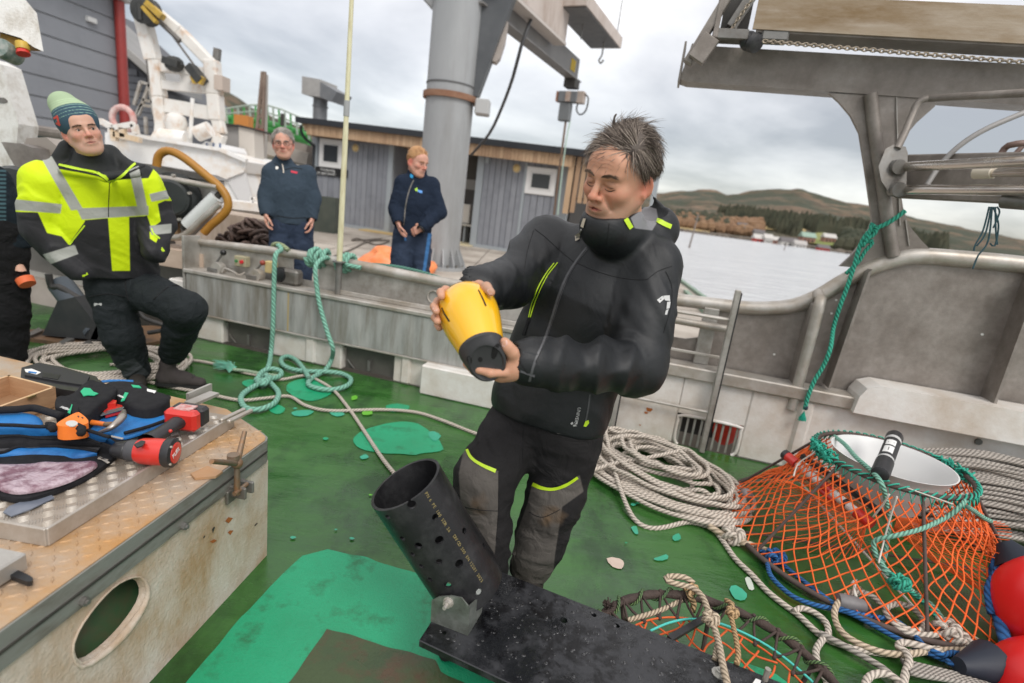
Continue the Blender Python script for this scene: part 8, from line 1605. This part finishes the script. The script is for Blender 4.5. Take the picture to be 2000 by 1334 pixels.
padR = [(907, 872), (916, 892), (935, 906), (966, 918), (974, 920), (973, 998), (969, 1052), (966, 1082), (925, 1018), (900, 985), (896, 925)]; padL = [(1040, 944), (1056, 952), (1078, 955), (1104, 948), (1132, 928), (1140, 960), (1098, 990), (1090, 1043), (1084, 1083), (1078, 1140), (1000, 1140), (998, 1070), (1028, 990)]
tm_ = attr_mat('work_trousers', (.019, .018, .0185), [('pad', (.105, .095, .085), -1.2, 1.2), ('mud', (.14, .095, .06), .55, 1.15)], rough=.85, bump=.4, bscale=700, spec=.2, noise=.2, nscale=18, crease=.5)
def mud(V): qx = pxof(V); return np.exp(-((qx[:, 0]-1075)/45)**2-((qx[:, 1]-1010)/30)**2)*(.5+.9*vnoise(V*40))+.8*np.exp(-((qx[:, 0]-935)/35)**2-((qx[:, 1]-985)/40)**2)*(.4+vnoise(V*35))
tr = sdf_obj('trousers', F_, tm_, pm, dict(pad=zone([padR, padL]), mud=mud)); st = Skin(tr)
trim(st, [(911, 874), (920, 893), (938, 907), (968, 920)], [5, 6, 6, 8], 'pocket_trim', lime, tr, .003); trim(st, [(1041, 946), (1058, 953), (1080, 955), (1105, 947), (1128, 932)], [8, 6, 6, 5], 'pocket_trim', lime, tr, .003)
for px in ([(974, 922), (973, 1000), (969, 1055)], [(907, 990), (940, 996), (972, 998)], [(1033, 1000), (1060, 1010), (1094, 995)], [(1020, 800), (1022, 850), (1020, 905)]): cord(st, px, .0012, 'seam', seam, tr, .0004)
for pl in ([(975, 777), (985, 780), (980, 794), (969, 791)], [(1090, 834), (1103, 834), (1102, 847), (1089, 846)]):
 badge(st, pl, 'belt_loop', M('loop_grey', (.19, .17, .16), rough=.8), tr, .006) or badge(sj, pl, 'belt_loop', M('loop_grey', (.19, .17, .16), rough=.8), tr, .004)
bt_m = attr_mat('boot_dark', (.03, .026, .022), [], rough=.7, bump=.5, bscale=200); sol = M('sole_black', (.012, .012, .012), rough=.7)
s1 = shoe(pm, at(955, 1150, z=.012)*np.array([1, 1, 1])+np.array([.0, .05, 0]), at(868, 1284, z=.012), 'boot', bt_m, sol, s=1.05)
m = MB(); tp_b = at(868, 1284, z=.02); m.sphere(tp_b+np.array([.02, .05, .035]), .032, 12, 8, sc=(1.2, 1, .7)); m.build('toe_cap', M('toe_yellow', (.42, .30, .04), (.08, .06, .03), rough=.6, scale=40), s1, smooth=180)
shoe(pm, np.array([J['La'][0]+.01, J['La'][1]+.05, .012]), np.array([J['La'][0]-.03, J['La'][1]-.24, .012]), 'boot', bt_m, sol, s=1.05)
# ---- the yellow instrument in his hands
yi = thing('yellow_instrument', 'glossy yellow egg shaped underwater instrument with a black tail held in both hands', 'instrument', at(920, 640, fw=1.32))
a0, a1 = at(908, 592, fw=1.385), at(946, 694, fw=1.285); ad_ = (a1-a0)/np.linalg.norm(a1-a0); px_m = np.linalg.norm(a1-a0); sc = 1.30/1046
prof = [(-.046, .0), (-.0445, .018), (-.039, .036), (-.028, .052), (-.012, .0645), (.008, .0725), (.03, .0765), (.05, .0765), (.075, .0735), (.10, .0685), (.13, .0615), (.152, .0565)]
ym = M('yellow_gloss', (.80, .42, .008), (.83, .46, .012), rough=.16, scale=5, coat=.6); blt = M('tail_black', (.022, .022, .024), (.035, .035, .037), rough=.42, scale=18)
m = MB(); m.lathe(a0, ad_, prof, 56, caps=False); shell = m.build('shell', ym, yi, smooth=60)
_, u_, w_ = frame(ad_); vd = CO-a1; vd -= ad_*(vd @ ad_); vd /= np.linalg.norm(vd); sd = np.cross(ad_, vd)
n = 48; t_ = np.arange(n)*2*np.pi/n; ring = np.outer(np.cos(t_), vd)+np.outer(np.sin(t_), sd); slant = .020*np.cos(t_)
m = MB(); V = [a0+ad_*.150+ring*.0570, a0+ad_*(.158)+ring*.0572, a0+ad_*.178+ring*.052-np.outer(slant, ad_)*.8, a0+ad_*.196+ring*.046-np.outer(slant, ad_)*1.3, a0+ad_*.199+ring*.040-np.outer(slant, ad_)*1.2, a0+ad_*.194+ring*.037-np.outer(slant, ad_)*1.2, np.tile(a0+ad_*.193, (n, 1))]
m.add(np.vstack(V), [(j*n+i, j*n+(i+1) % n, (j+1)*n+(i+1) % n, (j+1)*n+i) for j in range(len(V)-1) for i in range(n)]); tail = m.build('tail', blt, yi, smooth=35)
stl_ = Skin.__new__(Skin); SURF['_t'] = (np.vstack(V), np.array([(j*n+i, j*n+(i+1) % n, (j+1)*n+(i+1) % n, (j+1)*n+i) for j in range(len(V)-1) for i in range(n)])); 
stl_.b = BVHTree.FromPolygons(SURF['_t'][0].tolist(), SURF['_t'][1].tolist())
for cx_, cy_, rx, ry, an in ((966, 688, 6, 14, .25), (938, 702, 4.5, 5, 0), (972, 675, 4, 4, 0), (917, 703, 4.5, 8, -.35), (990, 702, 3, 5, 0)): badge(stl_, [(cx_+rx*math.cos(t)*math.cos(an)-ry*math.sin(t)*math.sin(an), cy_+rx*math.cos(t)*math.sin(an)+ry*math.sin(t)*math.cos(an)) for t in np.linspace(0, 6.28, 14, endpoint=False)], 'slot', M('slot_black', (.003, .003, .003), rough=.9), tail, .001)
Vs = []; 
for h_, r_ in prof: Vs.append(a0+ad_*h_+(np.outer(np.cos(t_), u_)+np.outer(np.sin(t_), w_))*max(r_, 1e-4))
sy = Skin.__new__(Skin); sy.b = BVHTree.FromPolygons(np.vstack(Vs).tolist(), [(j*n+i, j*n+(i+1) % n, (j+1)*n+(i+1) % n, (j+1)*n+i) for j in range(len(Vs)-1) for i in range(n)])
for px in ([(863, 601), (869, 614), (878, 628)], [(934, 566), (942, 582), (949, 598)]): trim(sy, px, [2.2, 3, 3.2], 'mark', seam, shell, .0006, 2)
h0, h1 = sy.hit(951, 612), sy.hit(966, 655); h2 = sy.hit(958, 612)
text_mesh('0001 ynnuT'[::-1], .0095, 'lettering', M('print_white', (.72, .72, .70)), shell, sy.hit(966, 656, .002), h0-h1, sy.hit(957, 656)-sy.hit(966, 656))
# ---- the other people
def figure(label, base, HC_, HR_, HS_, J, FW_, skin, hd, jm, rj, tmat, rt, h=.006, jat=None, tat=None, legs=True, hands=(), wr=(.010, 10, 3), collar=.085, beard=.6, extra=None, grid=(.62, .6), ch=.045):
 p = thing('person', label, 'person', base); z0 = J['pel'][2]; c = J['chest']; g0, g1 = grid
 F_ = Field((c[0]-g0, c[1]-g1, z0-.15), (c[0]+g0, c[1]+g1, HC_[2]+.20), .0046 if h < .0065 else .0055)
 F_.cone(J['pel'], c, .1, .12, .05); F_.cone(J['Rs'], J['Ls'], .05, None, .05); F_.cone(c, J['neck'], .09, .055, .05)
 for q in 'RL': limb(F_, [J[q+'s'], J[q+'e'], J[q+'w']], [.045, .038, .030])
 head(F_, HC_, HR_, HS_, neck=J['neck'], **hd)
 for a in hands: hand(F_, *a)
 b = sdf_obj('body', F_, skin, p, skin_attrs(HC_, HR_, HS_, beard, hd.get('smile', 0)))
 F_ = Field((c[0]-g0, c[1]-g1, z0-.20), (c[0]+g0, c[1]+g1, J['neck'][2]+.14), h)
 F_.cone(J['pel'], c, rj[0], rj[1], .06, sq=(FW_, 1.4), wr=(wr[0]*.8, 8, 4)); F_.cone(c, J['neck']-(0, 0, .06), rj[1]*.95, rj[1]*.6, .06, sq=(FW_, 1.25)); F_.cone(J['Rs'], J['Ls'], rj[2]*.92, None, .06)
 for q in 'RL': limb(F_, [J[q+'s'], J[q+'e'], J[q+'w']], [rj[2], rj[2]*.88, rj[2]*.70], (wr[0], wr[1], wr[2]+ord(q)), .045); e_ = J[q+'w']-J[q+'e']; e_ = e_/np.linalg.norm(e_); F_.cone(J[q+'w']+e_*rj[2]*.70, J[q+'w']+e_*.2, rj[2]*.60, None, .006, 'sub') if q in rj[3] else None
 F_.cone(J['neck']-(0, 0, .03), J['neck']+(0, 0, ch), collar, collar*1.08, .03)
 if extra: extra(F_)
 F_.local(HC_, HR_, HS_).ell((0, -.025, -.015), (.085, .118, .100), .012, 'sub').world()
 F_.disp(lambda v: .010*(.35-np.abs(2*vnoise(v*np.array([6.5, 6.5, 5])@rotm(25, 35, 20)+vnoise(v*4)[:, None]*1.4)-1))*np.clip((J['neck'][2]-.12-v[:, 2])*6, .1, 1))
 F_.ell(J['pel']-(0, 0, .115+rj[4]), (.5, .5, .115), .012, 'sub')
 jk_ = sdf_obj('jacket', F_, jm, p, jat)
 if legs:
  lo = np.min([J[k] for k in ('Rk', 'Lk', 'Ra', 'La', 'pel')], 0)-.17; hi = np.max([J[k] for k in ('Rk', 'Lk', 'Ra', 'La', 'pel')], 0)+.2
  F_ = Field(lo, hi, h+.001); F_.cone(J['pel'], J['pel']+(0, 0, .1), rt[0]*1.45, None, .05, sq=(FW_, 1.25))
  for q in 'RL': limb(F_, [J[q+'h'], J[q+'k'], (J[q+'k']+J[q+'a'])/2, J[q+'a']], rt, (.013, 13, 5+ord(q)), .04)
  F_.disp(lambda v: -.004*(1-np.abs(2*vnoise(v*np.array([12, 12, 22])+9)-1)*1.5)); t_ = sdf_obj('trousers', F_, tmat, p, tat)
  return p, b, jk_, t_
 return p, b, jk_, None
fleshy = skin_mat('skin_fair', (.56, .33, .24), (.60, .22, .16), (.40, .27, .21)); ruddy = skin_mat('skin_ruddy', (.58, .31, .23), (.62, .19, .14), (.46, .28, .20))
FWv = np.array([.58, -.81, 0]); A = lambda x, y, d: at(x, y, y=d)
Jv = dict(pel=A(233, 535, 3.26), chest=A(198, 425, 3.16), neck=A(184, 330, 3.07), Rs=A(84, 352, 2.99), Ls=A(276, 356, 3.18), Re=A(80, 448, 3.0), Rw=A(160, 528, 3.06), Le=A(308, 432, 3.26), Lw=A(302, 490, 3.18), Rh=A(212, 560, 3.23), Lh=A(262, 560, 3.30), Rk=A(238, 655, 3.24), Lk=A(366, 605, 3.16), Ra=A(266, 722, 3.36), La=A(338, 688, 3.42))
HCv, HRv = np.array([-2.441, 3.0, 1.594]), rotm(49, -5, -16)
yel_p = [[(-20, 250), (420, 250), (420, 395), (322, 392), (308, 398), (314, 432), (296, 446), (287, 420), (283, 422), (252, 424), (254, 529), (219, 529), (211, 426), (166, 430), (152, 440), (128, 470), (122, 462), (92, 455), (74, 415), (-20, 412)], [(160, 424), (166, 432), (134, 478), (121, 462), (128, 446)], [(292, 452), (310, 462), (305, 474), (293, 466)]]
col_p = [[(70, 312), (108, 255), (230, 255), (300, 330), (290, 348), (214, 352), (206, 342), (178, 336), (116, 330), (104, 318)]]
band_p = [[(79, 306), (101, 305), (162, 408), (139, 411)], [(251, 330), (271, 324), (287, 402), (268, 404)], [(150, 407), (290, 402), (290, 420), (160, 429)], [(10, 387), (121, 399), (118, 417), (10, 409)], [(292, 379), (330, 370), (330, 388), (296, 394)], [(84, 497), (146, 478), (153, 496), (96, 517)], [(292, 441), (335, 437), (335, 455), (296, 459)]]
hvm = attr_mat('high_vis', (.024, .024, .027), [('yellow', (.62, .80, .006), -1, 1), ('collar', (.016, .018, .018), -1, 1), ('band', (.36, .37, .34), -1, 1)], rough=.62, bump=.3, bscale=600, spec=.3, noise=.10, nscale=16, crease=.2)
def hood_v(F_):
 F_.cone(A(110, 318, 3.02), A(135, 292, 3.06), .035, .05, .03); F_.cone(A(135, 292, 3.10), A(215, 300, 3.16), .05, .045, .03); F_.cone(A(215, 300, 3.16), A(272, 338, 3.14), .04, .03, .03); F_.cone(A(122, 332, 2.95), A(206, 346, 2.92), .022, .02, .03); F_.cone(A(206, 346, 2.92), A(268, 338, 3.0), .022, .024, .03)
pv_, bv, jv, tv = figure('man in a bright yellow and black jacket and striped knitted hat', (-2.5, 3.3, 0), HCv, HRv, 1.0, Jv, FWv, fleshy, dict(lid=.3, opn=.0042, brow=-.002), hvm, (.208, .212, .090, '', .0), attr_mat('dark_workwear', (.014, .018, .020), [('band', (.05, .055, .06), -1, 1)], rough=.8, bump=.3, bscale=500, spec=.25, noise=.2, crease=.6), [.115, .098, .084, .075], h=.0066, jat=dict(yellow=zone(yel_p), collar=zone(col_p), band=zone(band_p)), tat=dict(band=zone([[(205, 722), (262, 700), (292, 730), (262, 748)]])), wr=(.022, 7, 3), beard=.5, extra=hood_v, grid=(.75, .62))
eyes(pv_, HCv, HRv, 1.0, (.25, 0), (.05, .05, .04)); sv = Skin(jv); skv = Skin(bv); browm = hair_mat('brown_brow', (.05, .03, .02), (.16, .1, .06)); brows(skv, pv_, HCv, HRv, 1.0, browm, 60, 4, .004, -.001)
face_line(skv, HCv, HRv, 1, [(-.022, -.060), (0, -.0597), (.022, -.060)], .0012, 'mouth_line', fl_, bv)
for q_ in (-1, 1): face_line(skv, HCv, HRv, 1, [(q_*.018, .006), (q_*.028, .0105), (q_*.038, .0095), (q_*.046, .004)], .0013, 'lashes', ln, bv)
for px, w_ in (([(115, 322), (150, 330), (185, 336), (204, 346), (213, 356)], 4.5), ([(217, 356), (240, 342), (262, 322), (280, 310)], 4.5)): trim(sv, px, w_, 'collar_edge', lime, jv, .004)
for px in ([(116, 328), (160, 336), (196, 344), (210, 354)], [(222, 350), (250, 338), (285, 322)]): trim(sv, px, 3, 'collar_line', seam, jv, .003)
cord(sv, [(214, 356), (212, 400), (212, 424)], .0018, 'zip', seam, jv); badge(sv, [(214, 346), (219, 350), (214, 360), (210, 352)], 'zip_puller', seam, jv, .006)
for px in ([(136, 478), (150, 460), (166, 440)], [(296, 446), (300, 456), (312, 466)]): trim(sv, px, 3, 'pocket_edge', lime, jv, .003)
badge(sv, [(160, 538), (170, 532), (172, 536), (162, 541)], 'cuff_mark', lime, jv); badge(sv, [(316, 482), (322, 490), (318, 492), (314, 488)], 'cuff_mark', lime, jv)
stv = Skin(tv); badge(stv, [(184, 592), (199, 592), (199, 597), (184, 598)], 'thigh_print', refl, tv)
for px in ([(175, 580), (210, 574), (248, 580)], [(300, 585), (330, 560), (352, 558)], [(244, 535), (246, 565), (252, 590)]): cord(stv, px, .003, 'seam', seam, tv)
Fh = Field(HCv-.24, HCv+.26, .006); Fh.local(HCv, HRv, 1).ell((0, .012, .05), (.092, .114, .100), .02).cone((0, .03, .08), (-.018, .066, .142), .086, .068, .04).ell((0, -.13, -.056), (.2, .085, .086), .01, 'sub').ell((0, .02, -.11), (.2, .2, .085), .01, 'sub').world()
hgt = lambda V: ((V-HCv) @ HRv)[:, 2]+.30*((V-HCv) @ HRv)[:, 1]
hlay = [('hz', (.34, .44, .28), .119, .121)]+[('hz%d' % i, (.22, .36, .30), 0, .0006) for i in range(4)]
ha_ = dict(hz=hgt); 
for i in range(4): ha_['hz%d' % i] = (lambda k: lambda V: .0026-np.abs(hgt(V)-k))(.058+.018*i)
for i in range(3): ha_['hz%d' % (i+4)] = (lambda k: lambda V: .0024-np.abs(hgt(V)-k))(.130+.014*i); hlay.append(('hz%d' % (i+4), (.42, .56, .34), 0, .0006))
hat_o = sdf_obj('knitted_hat', Fh, attr_mat('knit_blue', (.045, .085, .115), hlay, rough=.9, bump=.6, bscale=330, spec=.2, noise=.15, nscale=60), pv_, ha_); shh = Skin(hat_o)
for px in ([(103, 233), (108, 230), (113, 226)], [(104, 236), (110, 240), (118, 245)], [(112, 227), (114, 236), (116, 243)]): trim(shh, px, 4, 'red_motif', M('motif_red', (.50, .06, .04), rough=.8), hat_o)
shoe(pv_, A(307, 742, 3.40)*np.array([1, 1, 0])+(0, 0, .03), A(404, 744, 3.48)*np.array([1, 1, 0])+(0, 0, .012), 'shoe', attr_mat('shoe_grey', (.05, .042, .040), [], rough=.8, bump=.6, bscale=150), sol); shoe(pv_, Jv['Ra']*np.array([1, 1, 0])+(-.02, .03, .012), Jv['Ra']*np.array([1, 1, 0])+(.15, -.20, .012), 'shoe', bt_m, sol)
HC1, HR1 = np.array([-2.205, 4.901, 1.76]), rotm(21, 0, -5); FW1 = np.array([.38, -.92, 0])
def legs_of(pel, FW_, dx=.10, z=.15):
 s_ = np.array([-FW_[1], FW_[0], 0]); o = {}
 for q, k in (('R', -1), ('L', 1)): o[q+'h'] = pel+s_*k*.085-(0, 0, .04); o[q+'k'] = pel+s_*k*dx+FW_*.03+np.array([0, 0, z+.50-pel[2]]); o[q+'a'] = pel+s_*k*dx*1.1+np.array([0, 0, z+.10-pel[2]])
 return o
J1 = dict(pel=A(570, 432, 4.96), chest=A(566, 372, 4.96), neck=A(553, 318, 4.95), Rs=A(530, 338, 4.90), Ls=A(600, 340, 5.02), Re=A(521, 384, 4.88), Rw=A(520, 415, 4.82), Le=A(611, 388, 5.02), Lw=A(609, 424, 4.96)); J1.update(legs_of(J1['pel'], FW1))
knit = attr_mat('knit_slate', (.042, .060, .082), [], rough=.95, bump=.5, bscale=260, spec=.15, noise=.22, nscale=30, crease=.4); jeans = attr_mat('navy_trousers', (.030, .044, .075), [('stripe', (.05, .16, .36), -1, 1)], rough=.85, bump=.3, bscale=400, spec=.2, noise=.25, crease=.5)
dn = np.array([0, 0, -1.]); s1_ = np.array([.92, .38, 0])
p1, b1_, j1, t1 = figure('grey haired man with glasses in a slate blue sweater standing on the quay', (-2.3, 4.95, QZ), HC1, HR1, .99, J1, FW1, ruddy, dict(smile=.6, opn=.0035, wide=1.04), knit, (.172, .180, .070, 'RL', .02), jeans, [.098, .078, .070, .066], h=.0066, tat=dict(stripe=lambda V: -5+0*V[:, 0]), hands=((J1['Rw'], dn+FW1*.35, FW1, s1_), (J1['Lw'], dn+FW1*.3, FW1, -s1_)), collar=.072, ch=.005)
grey_h = hair_mat('grey_hair', (.22, .20, .18), (.55, .52, .48)); eyes(p1, HC1, HR1, .99)
Fh = Field(HC1-.2, HC1+.22, .007); Fh.local(HC1, HR1, .99).ell((0, .018, .055), (.086, .106, .094), .01).ell((0, -.09, -.02), (.2, .075, .088), .015, 'sub').ell((0, -.03, -.085), (.2, .1, .07), .015, 'sub').world(); h1_ = sdf_obj('hair', Fh, M('grey_under', (.26, .24, .21), rough=.7), p1)
flow_s = lambda p: np.array([.5*np.sign(p[0]+.01)+.3, -.35 if p[2] > .07 else .3, -.7]); hair(h1_, HC1, HR1, .99, 900, lambda p: .045, lambda p: hairline(p, .074), flow_s, grey_h, 12, .0022, 'hair_strands', lift=.25, ext=1.08, jit=.2)
sk1 = Skin(b1_); brows(sk1, p1, HC1, HR1, .99, grey_h, 40, 5, .004, .001, .0014); gm = M('glasses_frame', (.03, .022, .02), rough=.4); L1 = lambda p: HC1+HR1 @ (np.asarray(p)*.99)
face_line(sk1, HC1, HR1, .99, [(-.024, -.057), (0, -.0605), (.024, -.057)], .0012, 'mouth_line', fl_, b1_)
gl = MB()
for q_ in (-1, 1): gl.tube([L1((q_*.033+.023*math.cos(a), -.112+.010*abs(math.cos(a))*(q_*math.cos(a) > 0), .002+.017*math.sin(a))) for a in np.linspace(0, 6.283, 18, endpoint=False)], .0019, 5, closed=True); gl.tube([L1((q_*.056, -.102, .006)), L1((q_*.078, -.04, .006)), L1((q_*.08, .01, .004))], .0018, 5)
gl.tube([L1((-.011, -.114, .006)), L1((.011, -.114, .006))], .0018, 5); gl.build('glasses', gm, p1, smooth=180)
s1s = Skin(j1); badge(s1s, [(541+3.2*math.cos(a), 328+3.2*math.sin(a)) for a in np.linspace(0, 6.28, 10, endpoint=False)], 'badge', M('badge_white', (.75, .74, .7), rough=.5), j1, .004); badge(s1s, [(568, 333), (581, 336), (580, 340), (568, 337)], 'red_logo', M('logo_red', (.55, .03, .06), rough=.7), j1, .004); trim(s1s, [(551, 320), (553, 328), (554, 338)], 2, 'zip', alul, j1, .003)
for px in ([(535, 318), (546, 326), (552, 332)], [(556, 332), (572, 328), (590, 330)], [(524, 420), (518, 419), (514, 417)], [(540, 421), (570, 426), (598, 425)]): cord(s1s, px, .003, 'seam', seam, j1)
for q in 'RL': shoe(p1, J1[q+'a']*np.array([1, 1, 0])+(-.02, .05, QZ+.012), J1[q+'a']*np.array([1, 1, 0])+(.07, -.2, QZ+.012), 'shoe', bt_m, sol)
HC2, HR2 = np.array([-1.106, 5.3, 1.773]), rotm(54, 10, 2); FW2 = np.array([.32, -.95, 0])
J2 = dict(pel=A(806, 452, 5.36), chest=A(812, 395, 5.36), neck=A(814, 346, 5.34), Rs=A(787, 358, 5.30), Ls=A(843, 362, 5.40), Re=A(773, 408, 5.26), Rw=A(777, 432, 5.18), Le=A(858, 414, 5.36), Lw=A(826, 444, 5.20)); J2.update(legs_of(J2['pel'], FW2, .11))
fleece = attr_mat('navy_fleece', (.018, .026, .044), [], rough=1., bump=.6, bscale=200, spec=.1, noise=.3, nscale=60, crease=.5)
p2, b2_, j2, t2 = figure('fair haired man in a navy fleece standing beside the crane column', (-1.1, 5.35, QZ), HC2, HR2, 1.0, J2, FW2, ruddy, dict(smile=1., opn=.003, wide=1.02), fleece, (.175, .178, .072, 'RL', .03), jeans, [.098, .082, .074, .070], h=.0066, tat=dict(stripe=zone([[(836, 455), (843, 456), (831, 532), (825, 532)], [(788, 455), (791, 455), (794, 470), (790, 470)]])), hands=((J2['Rw'], np.array([.25, .1, -1]), FW2, np.array([.95, .3, 0])), (J2['Lw'], np.array([-.8, .1, -.45]), np.array([.1, -.3, 1]), np.array([.2, 1., -.3]))), beard=.3)
fair = hair_mat('fair_hair', (.35, .17, .07), (.68, .42, .22)); eyes(p2, HC2, HR2, 1.0, (.1, -.2))
Fh = Field(HC2-.2, HC2+.22, .007); Fh.local(HC2, HR2, 1).ell((0, .018, .058), (.082, .103, .094), .01).ell((0, -.09, -.02), (.2, .07, .090), .015, 'sub').ell((0, -.01, -.08), (.2, .12, .08), .015, 'sub').world(); h2_ = sdf_obj('hair', Fh, M('fair_under', (.46, .25, .11), rough=.7), p2)
hair(h2_, HC2, HR2, 1, 900, lambda p: .03+.02*(p[2] > .08), lambda p: hairline(p, .076), lambda p: np.array([.3, .5 if p[2] > .06 else .2, .2 if p[2] > .07 else -.9]), fair, 14, .0022, 'hair_strands', lift=.35, ext=1.04, jit=.3)
sk2 = Skin(b2_); brows(sk2, p2, HC2, HR2, 1, fair, 40, 6, .004, .001, .0014); s2s = Skin(j2); trim(s2s, [(808, 352), (803, 362), (797, 380), (792, 405), (788, 440)], 2.5, 'zip', alud, j2, .003); face_line(sk2, HC2, HR2, 1, [(-.028, -.054), (0, -.0605), (.028, -.054)], .0016, 'mouth_line', M('teeth', (.6, .5, .45), rough=.4), b2_)
badge(s2s, [(810, 369), (815, 366), (816, 374), (811, 373)], 'logo', M('logo_lime', (.35, .6, .05), rough=.6), j2, .004); badge(s2s, [(816, 370), (825, 373), (824, 378), (816, 375)], 'logo', M('logo_sky', (.1, .3, .7), rough=.6), j2, .004); badge(s2s, [(802, 339), (808, 343), (806, 349), (801, 346)], 'shirt', M('blue_shirt', (.02, .3, .6), rough=.8), j2, .006)
m = MB(); e_ = J2['Lw']-J2['Le']; e_ /= np.linalg.norm(e_); d_, x_, y_ = frame(e_); m.tube([J2['Lw']+e_*.035+(x_*math.cos(a)+y_*math.sin(a))*.036 for a in np.linspace(0, 6.28, 16, endpoint=False)], .009, 6, closed=True); m.build('watch', M('watch_dark', (.03, .03, .03), rough=.3, metal=.5), p2, smooth=180)
for q in 'RL': shoe(p2, J2[q+'a']*np.array([1, 1, 0])+(-.02, .05, QZ+.012), J2[q+'a']*np.array([1, 1, 0])+(.06, -.2, QZ+.012), 'shoe', bt_m, sol)
J3 = dict(pel=A(-12, 478, 3.4), chest=A(-42, 400, 3.38), neck=A(-52, 320, 3.36), Rs=A(-120, 350, 3.30), Ls=A(-14, 352, 3.46), Re=A(-130, 440, 3.3), Rw=A(-100, 500, 3.3), Le=A(0, 460, 3.46), Lw=A(52, 552, 3.38), Rh=A(-40, 500, 3.35), Lh=A(6, 500, 3.42), Rk=A(-30, 610, 3.36), Lk=A(14, 610, 3.40), Ra=A(-14, 700, 3.4), La=A(20, 700, 3.42))
HC3, HR3 = A(-70, 262, 3.3), rotm(46, 0, 0); FW3 = np.array([.65, -.75, 0])
p3, b3, j3, t3 = figure('man in dark clothes cut off by the left edge with one hand showing', (-3.4, 3.4, 0), HC3, HR3, 1.0, J3, FW3, fleshy, dict(opn=.004), attr_mat('dark_jacket', (.010, .016, .022), [('rib', (.06, .12, .14), -1, 1)], rough=.85, bump=.3, bscale=300, spec=.2, crease=.5), (.19, .2, .085, 'L', .0), attr_mat('black_trousers', (.010, .010, .011), [], rough=.85, bump=.3, bscale=400, spec=.2, crease=.7), [.12, .105, .092, .085], h=.007, jat=dict(rib=zone([[(-90, 330+k*8), (12, 332+k*8), (12, 336+k*8), (-90, 334+k*8)] for k in range(13)])), hands=((J3['Lw'], J3['Lw']-J3['Le'], np.array([.3, -.4, .5]), np.array([-.4, .5, -.6])),), grid=(.8, .62))
m = MB(); e_ = J3['Lw']-J3['Le']; e_ /= np.linalg.norm(e_); m.cyl(J3['Lw']-e_*.03, J3['Lw']+e_*.015, .05, .046, 16); m.build('orange_cuff', M('cuff_orange', (.72, .14, .04), rough=.6), p3, smooth=40)
shoe(p3, J3['La']*np.array([1, 1, 0])+(-.05, .06, .012), J3['La']*np.array([1, 1, 0])+(.12, -.17, .012), 'shoe', bt_m, sol)
